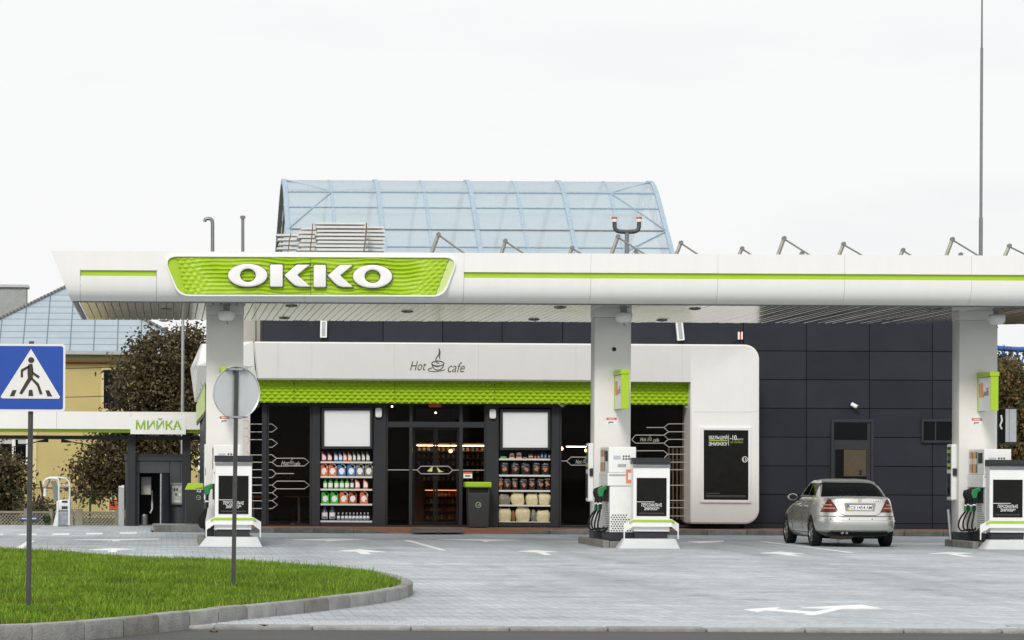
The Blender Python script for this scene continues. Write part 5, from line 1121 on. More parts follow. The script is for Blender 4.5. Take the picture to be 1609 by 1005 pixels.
    for k in range(4):
        yy = Y0 + 0.26 + k * 0.24; zt = zb + 1.06 - 0.02 * (k % 2)
        n_ = MB().prism([(x0 - 0.19, yy, zt - 0.06), (x0 - 0.17, yy, zt + 0.02), (x0 - 0.03, yy, zt + 0.07), (x0 + 0.02, yy, zt + 0.05), (x0 + 0.02, yy, zt), (x0 - 0.05, yy, zt - 0.03), (x0 - 0.08, yy, zt - 0.16), (x0 - 0.16, yy, zt - 0.16)], (0, 0.06, 0)).build('nozzle', GREEN if k == 0 else BLACK, t, bevel=0.012)
        MB().tube([(x0 - 0.12, yy + 0.03, zt - 0.15), (x0 - 0.125, yy + 0.03, zt - 0.30)], 0.032, 8).build('grip', BLACK, n_)
        MB().tube([(x0 - 0.125, yy + 0.03, zt - 0.30), (x0 - 0.128, yy + 0.03, zt - 0.42)], 0.036, 8).build('swivel', GREEN if k % 2 else BLACK, n_)
        MB().tube([(x0 - 0.125, yy + 0.03, zt - 0.285), (x0 - 0.127, yy + 0.03, zt - 0.31)], 0.038, 8).build('swivel_band', SIGNW, n_)
        s_ = k * 0.035
        pts = [Vector(p) for p in ((x0 - 0.128, yy + 0.03, zt - 0.42), (x0 - 0.15 - s_, yy + 0.02, zt - 0.58), (x0 - 0.19 - s_, yy, zt - 0.74), (x0 - 0.17 - s_ * 0.6, yy - 0.02, zt - 0.86), (x0 - 0.07, yy - 0.02, zt - 0.90 + s_), (x0 + 0.0, yy + 0.02, zt - 0.84), (x0 + 0.04, yy + 0.03, zt - 0.78))]
        MB().tube(smooth_path(pts, 2), 0.019, 8).build('hose', RUBBER, t, smooth=True)
    return t
def pay_panel(px0, px1, py0, py1, Y, lb_):
    x0, x1, z0, z1 = R(px0, px1, py0, py1, Y); t = thing('pay_terminal', lb_, 'pay terminal', ((x0 + x1) / 2, Y, z0), 'pay terminals on columns')
    MB().box(x0, x1, Y, Y + 0.42, z0, z1).build('housing', WHITE2, t, bevel=0.03)
    MB().box(x0 - 0.004, x0 - 0.001, Y + 0.06, Y + 0.36, z0 + (z1 - z0) * 0.55, z1 - 0.06).build('screen', BLACK, t)
    for k in range(3): MB().box(x0 - 0.008, x0 - 0.0045, Y + 0.08, Y + 0.34, z0 + (z1 - z0) * (0.6 + 0.12 * k), z0 + (z1 - z0) * (0.66 + 0.12 * k)).build('screen_bar', GREEN if k % 2 else LIME, t)
    MB().box(x0 - 0.006, x0 - 0.001, Y + 0.06, Y + 0.36, z0 + 0.08, z0 + (z1 - z0) * 0.48).build('keypad', BLACK, t)
    MB().box(x0 + 0.02, x1 + 0.03, Y - 0.05, Y - 0.001, z0 + (z1 - z0) * 0.44, z0 + (z1 - z0) * 0.57).build('card_reader', DARKF, t, bevel=0.01)
    MB().box(x0 - 0.006, x0 - 0.001, Y + 0.16, Y + 0.26, z0 + 0.15, z0 + 0.25).build('key_print', SIGNW, t)
ORG = mat('logo_orange', (0.75, 0.20, 0.05), 0.5)
def flag_sign(px0, px1, py0, py1, Y, L, lb_):
    """box sign standing out from a column, white flanks, lime front edge"""
    x0, x1, z0, z1 = R(px0, px1, py0, py1, Y); t = thing('flag_sign', lb_, 'sign', ((x0 + x1) / 2, Y + L / 2, z0), 'flag signs on the columns')
    MB().box(x0 + 0.01, x1 - 0.01, Y + 0.03, Y + L, z0 + 0.01, z1 - 0.12).build('sign_body', WHITE2, t)
    MB().box(x0, x1, Y, Y + 0.03, z0, z1 - 0.11).build('front_edge', LIME, t, bevel=0.006, seg=1)
    MB().prism([(x0 - 0.015, Y - 0.01, z1 - 0.105), (x0 - 0.015, Y - 0.01, z1 - 0.01), (x0 - 0.015, Y + L, z1), (x0 - 0.015, Y + L, z1 - 0.115)], (x1 - x0 + 0.03, 0, 0)).build('cap', LIME, t, bevel=0.006, seg=1)
    MB().box(x0, x1, Y + L - 0.06, Y + L + 0.02, z0, z1 - 0.12).build('rear_edge', LIME, t)
    zz_ = z0 + (z1 - z0) * 0.36; hh2 = (z1 - z0) * 0.36
    for k in range(3):
        y1_ = Y + L * 0.88 - k * 0.12
        MB().box(x0 + 0.006, x0 + 0.0095, y1_ - 0.075, y1_, zz_ + 0.05 * (2 - k) * 0, zz_ + hh2).build('logo_bar', ORG, t)
    text('pulls', 'sign_lettering', INK, t, (x0 + 0.0085, Y + L * 0.56, zz_ - 0.02), (0, -1, 0), (0, 0, 1), L * 0.40, hh2 * 0.62, shear=0.2)
    MB().box(x0 + 0.006, x0 + 0.0095, Y + L * 0.2, Y + L * 0.36, zz_ + hh2 * 0.55, zz_ + hh2 * 0.62).build('logo_tick', ORG, t)
# left island
t, x0, x1 = island(313, 405, 64.9, 70.0, 'left fuel island with bright sloped metal nose'); skirt(t, 313, 412.5, 325, 405, 64.75)
board(338, 392, 65.35, 'white advert stand with black poster behind the round sign pole'); dispenser(XX(335, 66.2, 770), 66.0, 'fuel dispenser on the left island hidden behind its advert stand')
# middle island
t, x0, x1 = island(954, 1066, 65.2, 70.0, 'middle fuel island with concrete kerb and metal nose'); skirt(t, 973, 1069, 981, 1062, 65.0)
board(995, 1050, 65.6, 'white advert stand with black poster on the middle fuel island'); dispenser(XX(955, 66.2, 770), 66.1, 'fuel dispenser on the middle island left of its advert stand')
# right island
t, x0, x1 = island(1540, 1640, 66.0, 69.7, 'right fuel island at the photo edge with dark kerb'); skirt(t, 1548, 1655, 1556, 1648, 65.8)
board(1555, 1609, 66.4, 'white advert stand with black poster at the right photo edge'); dispenser(XX(1545, 66.9, 770), 66.85, 'fuel dispenser on the right island left of its advert stand')
pay_panel(924.5, 934, 696, 788, 68.0, 'slim pay terminal on the middle column'); pay_panel(1495, 1503.5, 697.5, 786, 68.4, 'slim pay terminal on the right column'); pay_panel(321, 325.5, 697, 786, 67.9, 'slim pay terminal on the left column')
flag_sign(976, 988.5, 579.5, 642, 66.75, 1.05, 'flag sign with lime edge on the middle column'); flag_sign(1556.5, 1569, 583, 645, 67.1, 1.1, 'flag sign with lime edge on the right column'); flag_sign(347, 359, 575, 637, 66.6, 1.0, 'flag sign on the left column mostly behind the round sign')
# dark price display right of the right column
t = thing('price_display', 'dark grey hanging price display right of the right column', 'display', P(1582, 698, 68.5)); Yd = 68.45
MB().rbox(1568, 1598, 640.5, 698, Yd, 0.5).build('case', DARKF, t, bevel=0.012); MB().rbox(1580, 1597, 642.5, 694, Yd - 0.012, 0.01).build('shutter', GALV, t); MB().rbox(1569.5, 1579, 642.5, 696, Yd - 0.01, 0.008).build('glass_front', PANE_D, t)
MB().rbox(1585.6, 1586.6, 642.5, 694, Yd - 0.016, 0.003).build('shutter_line', GREY, t); MB().tube([P(1573, 652, Yd - 0.02), P(1574.5, 660, Yd - 0.02), P(1571.5, 668, Yd - 0.02), P(1574, 674, Yd - 0.02)], 0.02, 6).build('cable_loop', SIGNW, t)
# leaning squeegee pole at the right island
MB().tube([P(1493.6, 848, 68.2), P(1490, 800, 68.2)], 0.03, 8).build('guard_pole', GALV, None, smooth=True, label='short leaning steel pole at the right island kerb', cat='pole')
# ================================================================== silver saloon car
SILVER = mat('silver_paint', (0.64, 0.64, 0.615), 0.29, metal=0.75, var=0.03, scale=3, coat=0.6)
CARGL = mat('car_glass', (0.006, 0.007, 0.008), 0.05, var=0.05, spec=0.16)
TAIL = mat('tail_lamp_red', (0.115, 0.012, 0.006), 0.25, var=0.2, scale=18, coat=0.2); TAILW = mat('tail_lamp_pale', (0.50, 0.28, 0.22), 0.2, var=0.1)
CHROME = mat('car_chrome', (0.75, 0.75, 0.75), 0.12, metal=1.0)
RIM = mat('alloy_rim', (0.42, 0.41, 0.38), 0.35, metal=0.8); TYRE = RUBBER
Lc = 4.53; ra, fa = 1.07, 3.785
car = local('saloon_car', 'silver four door saloon car parked facing the dark wall', 'car', (XX(1352, 67.2, 850), 67.15, 0.0))
# lower body: plan outlines at rising heights (rear y, front y, half width, squareness)
LV = [(0.20, 0.72, 4.34, 0.72, 5), (0.245, 0.56, 4.42, 0.79, 5.2), (0.30, 0.34, 4.47, 0.825, 5.2), (0.335, 0.10, 4.49, 0.838, 5.2), (0.365, 0.035, 4.50, 0.846, 5.2), (0.45, 0.005, 4.53, 0.86, 5.4), (0.535, 0.0, 4.53, 0.866, 5.4), (0.56, 0.004, 4.53, 0.866, 5.4), (0.575, 0.018, 4.52, 0.864, 5.4), (0.60, 0.030, 4.51, 0.864, 5.4), (0.645, 0.035, 4.48, 0.862, 5.3), (0.66, 0.075, 4.46, 0.860, 5.2),
      (0.72, 0.087, 4.41, 0.856, 5.0), (0.80, 0.103, 4.22, 0.848, 4.6), (0.87, 0.118, 3.92, 0.836, 4.4), (0.93, 0.132, 3.56, 0.822, 4.2), (0.975, 0.143, 3.30, 0.805, 4.2), (1.01, 0.153, 3.16, 0.785, 4.2), (1.035, 0.168, 3.10, 0.765, 4.2), (1.05, 0.195, 3.06, 0.745, 4.2), (1.062, 0.26, 3.02, 0.715, 4.2)]
def lv(z):
    for a, b in zip(LV[:-1], LV[1:]):
        if z <= b[0]: u = (z - a[0]) / (b[0] - a[0]); return [p + (q - p) * u for p, q in zip(a[1:], b[1:])]
    return LV[-1][1:]
def SB(t, z, o=0.0):
    """lower body point at angle t (t = -90 deg is the middle of the rear)"""
    r_, f_, w_, e_ = lv(z); c, s = math.cos(t), math.sin(t)
    return Vector(((w_ + o) * math.copysign(abs(c) ** (2 / e_), c), (r_ + f_) / 2 + ((f_ - r_) / 2 + o) * math.copysign(abs(s) ** (2 / e_), s), z))
# angles spaced evenly along the outline
def even_angles(n):
    ts = np.linspace(-math.pi / 2, 1.5 * math.pi, 4001); p = np.array([SB(t, 0.6)[:2] for t in ts]); d = np.r_[0, np.cumsum(np.hypot(*np.diff(p, axis=0).T))]
    return np.interp(np.linspace(0, d[-1], n, endpoint=False), d, ts)
TS = even_angles(132)
zs = sorted(set([a[0] for a in LV] + [0.4, 0.5, 0.69, 0.76, 0.84, 0.9]))
mb = MB(); n_ = len(TS)
mb.add([SB(t, z) for z in zs for t in TS], [(j * n_ + i, j * n_ + (i + 1) % n_, (j + 1) * n_ + (i + 1) % n_, (j + 1) * n_ + i) for j in range(len(zs) - 1) for i in range(n_)])
mb.f.append(tuple(range(n_))); 
# rear deck and scuttle rise gently to the glass
topr = [SB(t, LV[-1][0]) for t in TS]; k0 = len(mb.v) - n_
cen = Vector((0, 1.6, 1.10)); mb.add([p.lerp(cen, 0.35) + Vector((0, 0, 0.02)) for p in topr], []); k1 = len(mb.v) - n_
mb.f += [(k0 + i, k0 + (i + 1) % n_, k1 + (i + 1) % n_, k1 + i) for i in range(n_)]; mb.f.append(tuple(k1 + i for i in range(n_)))
me = mb.mesh('body_shell'); tmp = bpy.data.objects.new('tmp_shell', me); COL.objects.link(tmp)
cut = MB()
for yy in (ra, fa):
    for s in (-1, 1): cut.lathe([(0.0, 0.60 * s), (0.355, 0.60 * s), (0.355, 1.0 * s), (0.0, 1.0 * s)], (0, yy, 0.325), 36, 'x')
cm = cut.mesh('tmp_cut'); tmpc = bpy.data.objects.new('tmp_cut', cm); COL.objects.link(tmpc)
md = tmp.modifiers.new('b', 'BOOLEAN'); md.operation = 'DIFFERENCE'; md.object = tmpc; md.solver = 'EXACT'
dg = bpy.context.evaluated_depsgraph_get(); me2 = bpy.data.meshes.new_from_object(tmp.evaluated_get(dg))
bpy.data.objects.remove(tmp); bpy.data.objects.remove(tmpc)
me2.materials.clear(); me2.materials.append(SILVER); me2.polygons.foreach_set('use_smooth', [True] * len(me2.polygons)); me2.set_sharp_from_angle(angle=math.radians(28))
body = bpy.data.objects.new('body', me2); COL.objects.link(body); body.parent = car; OFF[body.name] = Vector((0, 0, 0))
# greenhouse (rear y, front y, half width)
GV = [(1.055, 0.52, 3.16, 0.755, 5.0), (1.12, 0.64, 3.02, 0.735, 5.0), (1.20, 0.80, 2.84, 0.705, 5.0), (1.28, 0.98, 2.64, 0.672, 4.8), (1.36, 1.20, 2.44, 0.632, 4.6), (1.405, 1.38, 2.28, 0.592, 4.2), (1.430, 1.60, 2.10, 0.51, 3.4), (1.447, 1.78, 1.98, 0.30, 3.0)]
def gv(z):
    for a, b in zip(GV[:-1], GV[1:]):
        if z <= b[0]: u = (z - a[0]) / (b[0] - a[0]); return [p + (q - p) * u for p, q in zip(a[1:], b[1:])]
    return GV[-1][1:]
def SG(t, z, o=0.0):
    r_, f_, w_, e_ = gv(z); c, s = math.cos(t), math.sin(t)
    return Vector(((w_ + o) * math.copysign(abs(c) ** (2 / e_), c), (r_ + f_) / 2 + ((f_ - r_) / 2 + o * 1.4) * math.copysign(abs(s) ** (2 / e_), s), z + o * 0.5))
mb = MB(); zs = [a[0] for a in GV]
mb.add([SG(t, z) for z in zs for t in TS], [(j * n_ + i, j * n_ + (i + 1) % n_, (j + 1) * n_ + (i + 1) % n_, (j + 1) * n_ + i) for j in range(len(zs) - 1) for i in range(n_)]); mb.f.append(tuple((len(zs) - 1) * n_ + i for i in range(n_)))
roof = mb.build('roof', SILVER, car, smooth=35)
def patch(fn, t0, t1, z0, z1, o, nz=8, nt_=12):
    """surface patch; t0 and t1 are functions of z giving x or y limits resolved to angles"""
    return [[fn(t0(z) + (t1(z) - t0(z)) * i / nt_, z, o) for i in range(nt_ + 1)] for z in np.linspace(z0, z1, nz + 1)]
def ang_x(fn, x, z, lo=-math.pi / 2, hi=0.0):
    """angle on the rear right quarter where the surface has this x"""
    for _ in range(40):
        md_ = (lo + hi) / 2
        if fn(md_, z).x < x: lo = md_
        else: hi = md_
    return (lo + hi) / 2
def ang_y(fn, y, z, left=True):
    lo, hi = -math.pi / 2, math.pi / 2
    for _ in range(40):
        md_ = (lo + hi) / 2
        if fn(md_, z).y < y: lo = md_
        else: hi = md_
    return math.pi - (lo + hi) / 2 if left else (lo + hi) / 2
mir = lambda a: -math.pi - a                                # mirrored angle left/right
# rear window, windscreen, side windows
hwr = lambda z: 0.690 - (z - 1.075) * 0.47
MB().grid(patch(SG, lambda z: mir(ang_x(SG, hwr(z), z)), lambda z: ang_x(SG, hwr(z), z), 1.072, 1.408, 0.004, 10, 20)).build('rear_window', CARGL, car, smooth=60)
MB().grid(patch(SG, lambda z: -ang_x(SG, hwr(z), z), lambda z: math.pi + ang_x(SG, hwr(z), z), 1.07, 1.375, 0.004, 8, 20)).build('windscreen', CARGL, car, smooth=60)
for left in (True, False):
    f0 = lambda z, y: ang_y(SG, y, z, left)
    MB().grid(patch(SG, lambda z: f0(z, 1.10 + (z - 1.07) * 0.55), lambda z: f0(z, 1.72), 1.085, 1.35, 0.004, 6, 10)).build('rear_side_window', CARGL, car, smooth=60)
    MB().grid(patch(SG, lambda z: f0(z, 1.77), lambda z: f0(z, 2.82 - (z - 1.07) * 1.55), 1.085, 1.35, 0.004, 6, 10)).build('front_side_window', CARGL, car, smooth=60)
# tail lamps
def tl_in(z): return 0.42 + (z - 0.745) * 0.62
def tl_out(z): return 0.845 - max(0, z - 0.80) * 0.42
for sgn in (1, -1):
    conv = (lambda a: a) if sgn > 0 else mir
    def yl_(z): return 0.46 - (z - 0.745) * 0.55
    t1 = lambda z: ang_y(SB, yl_(z), z, False)
    o = MB().grid(patch(SB, lambda z: conv(ang_x(SB, tl_in(z), z)), lambda z: conv(t1(z)), 0.742, 1.018, 0.007, 10, 16)).build('tail_lamp', TAIL, car, smooth=60)
    MB().grid(patch(SB, lambda z: conv(ang_x(SB, tl_in(z) + 0.04, z)), lambda z: conv(ang_x(SB, tl_in(z) + 0.29, z)), 0.815, 0.838, 0.010, 2, 10)).build('reflector', TAILW, o)
    MB().grid(patch(SB, lambda z: conv(ang_x(SB, tl_in(z) + 0.05, z)), lambda z: conv(ang_x(SB, tl_in(z) + 0.22, z)), 0.885, 0.905, 0.010, 2, 10)).build('reflector', TAILW, o)
# boot lid: raised panel with plate recess
def bx_(z): return 0.36 + max(0, (z - 0.68)) * 0.72 if z > 0.72 else 0.30 + (z - 0.672) * 1.9
MB().grid(patch(SB, lambda z: mir(ang_x(SB, bx_(z) - 0.008 + 0.03, z)), lambda z: ang_x(SB, bx_(z) + 0.022, z), 0.674, 1.03, 0.005, 16, 24)).build('boot_lid', SILVER, car, smooth=60)
def rear_rect(x0, x1, z0, z1, o, name, m_, par, nz=2, nt_=6):
    mk = lambda x: (lambda z: ang_x(SB, x, z) if x >= 0 else mir(ang_x(SB, -x, z)))
    return MB().grid(patch(SB, mk(x0), mk(x1), z0, z1, o, nz, nt_)).build(name, m_, par)
YPl = lambda z: SB(-math.pi / 2, z).y
recess = MB().prism([(-0.335, YPl(0.85) - 0.008, 0.93), (0.335, YPl(0.85) - 0.008, 0.93), (0.30, YPl(0.78) - 0.010, 0.765), (-0.30, YPl(0.78) - 0.010, 0.765)], (0, 0.004, 0)).build('plate_recess', mat('recess_silver', (0.30, 0.30, 0.29), 0.4, metal=0.7), car)
MB().box(-0.33, 0.33, YPl(0.92) - 0.03, YPl(0.92), 0.925, 0.945).build('boot_handle', SILVER, car, bevel=0.006)
zp0, zp1 = 0.783, 0.897; yp = YPl(0.84) - 0.020
pl = MB().box(-0.26, 0.26, yp, yp + 0.006, zp0, zp1).build('number_plate', SIGNW, car); MB().box(-0.268, 0.268, yp + 0.004, yp + 0.009, zp0 - 0.008, zp1 + 0.008).build('plate_frame', BLACK, pl)
MB().box(-0.258, -0.222, yp - 0.002, yp - 0.0003, zp0 + 0.06, zp1 - 0.004).build('plate_blue', mat('plate_blue', (0.03, 0.14, 0.5), 0.5), pl); MB().box(-0.258, -0.222, yp - 0.002, yp - 0.0003, zp0 + 0.004, zp0 + 0.058).build('plate_yellow', mat('plate_yellow', (0.8, 0.55, 0.03), 0.5), pl)
for s_, a, b in (('CE', -0.205, -0.095), ('1454', -0.06, 0.105), ('AM', 0.125, 0.245)): text(s_, 'plate_lettering', BLACK, pl, (a, yp - 0.001, zp0 + 0.022), (1, 0, 0), (0, 0, 1), b - a, 0.072, bold=0.004, ext=0.001)
# star in a ring on the lid
cz = 0.985; ye = YPl(cz) - 0.014
mb = MB(); mb.tube([(0.036 * math.cos(a), ye, cz + 0.036 * math.sin(a)) for a in np.linspace(0, 2 * math.pi, 25)], 0.004, 6)
for k in range(3): a = math.pi / 2 + k * 2 * math.pi / 3; mb.tube([(0, ye, cz), (0.036 * math.cos(a), ye, cz + 0.036 * math.sin(a))], [0.006, 0.002], 5)
mb.build('star_emblem', CHROME, car)
MB().box(-0.115, 0.13, YPl(1.03) + 0.0, YPl(1.03) + 0.05, 1.036, 1.05).build('brake_light', mat('brake_strip', (0.08, 0.03, 0.02), 0.3), car)
mb = MB()
for k in range(5): mb.box(0.28 + k * 0.035, 0.30 + k * 0.035, YPl(0.98) - 0.008, YPl(0.98) + 0.03, 0.972, 0.990)
for k in range(4): mb.box(-0.47 + k * 0.04, -0.445 + k * 0.04, YPl(0.98) - 0.008, YPl(0.98) + 0.04, 0.972, 0.990)
mb.build('badge_lettering', CHROME, car)
# bumper strip, seams, sensors
full = lambda z: ang_y(SB, 0.55, z, False)
MB().grid(patch(SB, lambda z: mir(full(z)), full, 0.545, 0.57, 0.008, 2, 40)).build('bumper_strip', SILVER, car, smooth=60)
SEAM = mat('panel_gap', (0.03, 0.03, 0.03), 0.7)
for conv in ((lambda a: a), mir): MB().tube([SB(conv(ang_x(SB, bx_(z) + 0.026, z)), z, 0.004) for z in np.linspace(0.674, 1.03, 14)], 0.005, 4).build('boot_gap', SEAM, car)
MB().tube([SB(mir(ang_x(SB, bx_(0.674) + 0.026, 0.674)) + (ang_x(SB, bx_(0.674) + 0.026, 0.674) - mir(ang_x(SB, bx_(0.674) + 0.026, 0.674))) * u, 0.674, 0.005) for u in np.linspace(0, 1, 16)], 0.006, 4).build('boot_gap', SEAM, car)
MB().grid(patch(SB, lambda z: mir(full(z)), full, 0.652, 0.662, 0.004, 2, 40)).build('bumper_gap', SEAM, car)
for xx_ in (-0.62, -0.24, 0.24, 0.62):
    a = ang_x(SB, abs(xx_), 0.60); p = SB(a, 0.60); p.x *= math.copysign(1, xx_); MB().lathe([(0.014, 0), (0.014, -0.008), (0, -0.008)], p + Vector((0, -0.002, 0)), 10, 'y').build('sensor', INK, car)
for left in (True, False):
    side = -1 if left else 1
    for y_, z0_, z1_ in ((1.24, 0.70, 1.05), (1.95, 0.30, 1.05), (3.02, 0.30, 1.0)):
        MB().tube([SB(ang_y(SB, y_, z, left), z, 0.001) for z in np.linspace(z0_, z1_, 10)], 0.005, 4).build('door_gap', SEAM, car)
    MB().tube([SB(ang_y(SB, y_, 0.30, left), 0.30, 0.002) for y_ in np.linspace(1.5, 3.35, 12)], 0.008, 4).build('sill_gap', SEAM, car)
    MB().grid(patch(SB, lambda z: ang_y(SB, 1.48, z, left), lambda z: ang_y(SB, 3.3, z, left), 0.50, 0.545, 0.010, 2, 14)).build('side_moulding', SILVER, car)
    for y_ in (1.52, 2.16):
        p0, p1 = SB(ang_y(SB, y_, 0.86, left), 0.86, 0.028), SB(ang_y(SB, y_ + 0.2, 0.86, left), 0.86, 0.028)
        MB().tube([p0 - Vector((side * 0.03, 0, 0)), p0, p1, p1 - Vector((side * 0.03, 0, 0))], 0.013, 6).build('door_handle', SILVER, car)
    # mirror
    c = Vector((side * 0.90, 2.78, 1.04))
    o = MB().lathe([(0.0, -0.05), (0.062, -0.045), (0.085, -0.01), (0.08, 0.05), (0.04, 0.10), (0, 0.11)], (0, 0, 0), 16, 'y')
    o.v = [(c.x + p[0] * 1.3, c.y + p[1], c.z + p[2] * 0.9) for p in o.v]; o.build('mirror', SILVER, car, smooth=True)
    o = MB().lathe([(0.0, -0.055), (0.066, -0.055), (0.066, -0.045)], (0, 0, 0), 16, 'y'); o.v = [(c.x + p[0] * 1.28, c.y + p[1], c.z + p[2] * 0.88) for p in o.v]; o.build('mirror_glass', BLACK, car)
    MB().tube([c - Vector((side * 0.04, 0, 0.03)), Vector((side * 0.76, 2.85, 0.99))], 0.025, 6).build('mirror_arm', BLACK, car)
    # wheels
    for yy in (ra, fa):
        wc = Vector((side * 0.748, yy, 0.316))
        wv = MB(); wv.lathe([(0.205, -0.085), (0.24, -0.10), (0.29, -0.104), (0.310, -0.09), (0.316, -0.05), (0.316, 0.05), (0.310, 0.09), (0.29, 0.104), (0.24, 0.10), (0.205, 0.085), (0.205, -0.085)], (wc.x, wc.y, wc.z), 40, 'x')
        wh = wv.build('wheel', TYRE, car, smooth=35)
        rv = MB(); xo = wc.x + side * 0.06
        rv.lathe([(0.205, 0.0), (0.205, side * 0.028), (0.188, side * 0.03), (0.18, side * 0.0)], (xo, wc.y, wc.z), 36, 'x')
        for k in range(7):
            a = 2 * math.pi * k / 7; d = Vector((0, math.cos(a), math.sin(a))); e_ = Vector((0, -math.sin(a), math.cos(a))); ctr = Vector((xo + side * 0.012, wc.y, wc.z))
            rv.prism([ctr + d * 0.04 + e_ * 0.032, ctr + d * 0.19 + e_ * 0.022, ctr + d * 0.19 - e_ * 0.022, ctr + d * 0.04 - e_ * 0.032], (side * 0.014, 0, 0))
        rv.lathe([(0.055, 0.0), (0.055, side * 0.03), (0.0, side * 0.034)], (xo, wc.y, wc.z), 20, 'x'); rv.build('rim', RIM, wh)
        MB().lathe([(0.20, 0), (0.20, -side * 0.1), (0, -side * 0.1)], (xo - side * 0.02, wc.y, wc.z), 24, 'x').build('brake_disc', INK, wh)
MB().box(-0.62, 0.62, 0.75, 4.2, 0.17, 0.36).build('underbody', RUBBER, car, bevel=0.04)
MB().box(-0.60, 0.60, 0.22, 0.5, 0.24, 0.33).build('rear_apron', RUBBER, car)
o = MB().lathe([(0.0, -0.24), (0.10, -0.22), (0.11, 0), (0.10, 0.22), (0.0, 0.24)], (-0.34, 0.36, 0.265), 14, 'x'); o.build('silencer', mat('rusty_steel', (0.10, 0.075, 0.055), 0.6, metal=0.5, var=0.3), car, smooth=True)
for xx_ in (-0.37, -0.28): MB().tube([(xx_, 0.3, 0.30), (xx_, 0.09, 0.308)], 0.028, 10).build('exhaust_tip', GREY, car)
MB().tube([(-0.44, 0.30, 0.19), (-0.44, 0.30, 0.10), (-0.42, 0.30, 0.075), (-0.40, 0.30, 0.10), (-0.40, 0.30, 0.19)], 0.006, 6).build('tow_hook', BLACK, car)
MB().tube([(-0.6, ra, 0.29), (0.6, ra, 0.29)], 0.045, 8).build('axle', RUBBER, car)
# ================================================================== road signs in the lawn
POLE = mat('painted_pole', (0.055, 0.055, 0.055), 0.45, var=0.25, scale=8)
SBLUE = mat('sign_blue', (0.014, 0.075, 0.42), 0.4, var=0.03)
Yc = 32.9
t = thing('crossing_sign', 'blue pedestrian crossing sign on dark post in the lawn', 'road sign', G(44.5, 944, 0.17))
x0, x1, z0, z1 = R(-11, 102.5, 540, 646, Yc - 0.05)
MB().prism([(p.x, Yc - 0.05, p.y) for p in rounded([(x0, z0), (x1, z0), (x1, z1), (x0, z1)], [0.035] * 4, 5)], (0, 0.02, 0)).build('sign_plate', SIGNW, t)
g = 0.022
MB().prism([(p.x, Yc - 0.0535, p.y) for p in rounded([(x0 + g, z0 + g), (x1 - g, z0 + g), (x1 - g, z1 - g), (x0 + g, z1 - g)], [0.025] * 4, 5)], (0, 0.002, 0)).build('blue_field', SBLUE, t)
zs_ = lambda x, y: P(x / 3.14, 360 + y / 3.14, Yc - 0.058)
MB().prism([(p.x, Yc - 0.0565, p.z) for p in [zs_(x, y) for x, y in ((153, 590), (297, 828), (290, 836), (10, 834), (3, 826))]], (0, 0.002, 0)).build('white_triangle', SIGNW, t)
SB2 = mat('symbol_black', (0.035, 0.03, 0.022), 0.5); mb = MB()
c = zs_(154, 645); mb.prism([(c.x + 0.032 * math.cos(a), Yc - 0.0605, c.z + 0.030 * math.sin(a)) for a in np.linspace(0, 2 * math.pi, 20, endpoint=False)], (0, 0.002, 0))
for q in ([(140, 665), (160, 663), (164, 690), (162, 735), (138, 738), (135, 700)], [(140, 672), (146, 682), (114, 700), (113, 730), (102, 730), (103, 692)], [(160, 690), (166, 705), (196, 725), (190, 736), (160, 715)], [(136, 736), (158, 738), (108, 815), (95, 808)], [(150, 736), (162, 734), (192, 762), (210, 812), (196, 815), (182, 772)],
          [(62, 793), (82, 793), (70, 823), (48, 823)], [(143, 792), (160, 792), (164, 822), (140, 822)], [(224, 794), (242, 794), (258, 824), (234, 824)]):
    mb.prism([(p.x, Yc - 0.0605, p.z) for p in [zs_(x, y) for x, y in q]], (0, 0.002, 0))
mb.build('walking_symbol', SB2, t)
pb = P(44.5, 944, Yc); pt = P(49.5, 536, Yc)
MB().tube([(pb.x, Yc, 0.05), (pt.x, Yc, pt.z)], 0.027, 16).build('post', POLE, t, smooth=True)
for zz_ in (z0 + 0.1, z1 - 0.1): MB().box(pt.x - 0.10, pt.x + 0.10, Yc - 0.03, Yc - 0.024, zz_ - 0.015, zz_ + 0.015).build('clamp', GALV, t)
# round sign seen from behind
Yr = 38.2
t = thing('round_sign', 'grey back of a round road sign on dark post in the lawn', 'road sign', G(366.5, 915, 0.18)); c = P(371.5, 616.5, Yr + 0.03)
o = MB(); o.lathe([(0.0, 0.0), (0.30, 0.0), (0.312, -0.012), (0.318, -0.012), (0.318, 0.006), (0.30, 0.010), (0.0, 0.010)], (0, 0, 0), 56, 'y')
ca, sa = math.cos(0.46), math.sin(0.46); o.v = [(c.x + p[0] * ca - p[1] * sa, c.y + p[0] * sa + p[1] * ca, c.z + p[2]) for p in o.v]
o.build('sign_plate', mat('sign_back_grey', (0.60, 0.63, 0.65), 0.35, metal=0.35, var=0.08, scale=3), t, smooth=30)
pb = P(366.5, 915, Yr); pt = P(372, 577.5, Yr)
MB().tube([(pb.x, Yr, 0.05), (pt.x, Yr, pt.z)], 0.026, 16).build('post', POLE, t, smooth=True)
for py in (580, 655):
    q = P(371.8, py, Yr); d = Vector((ca, sa, 0))
    MB().prism([q - d * 0.15 + Vector((0, -0.03, -0.012)), q + d * 0.15 + Vector((0, -0.03, -0.012)), q + d * 0.15 + Vector((0, -0.03, 0.012)), q - d * 0.15 + Vector((0, -0.03, 0.012))], (0, 0.05, 0)).build('clamp', GALV, t)
    for k in (-1, 1): MB().lathe([(0.012, 0), (0.012, -0.02), (0, -0.02)], q + d * 0.11 * k + Vector((0, -0.035, 0)), 8, 'y').build('bolt', GREY, t)

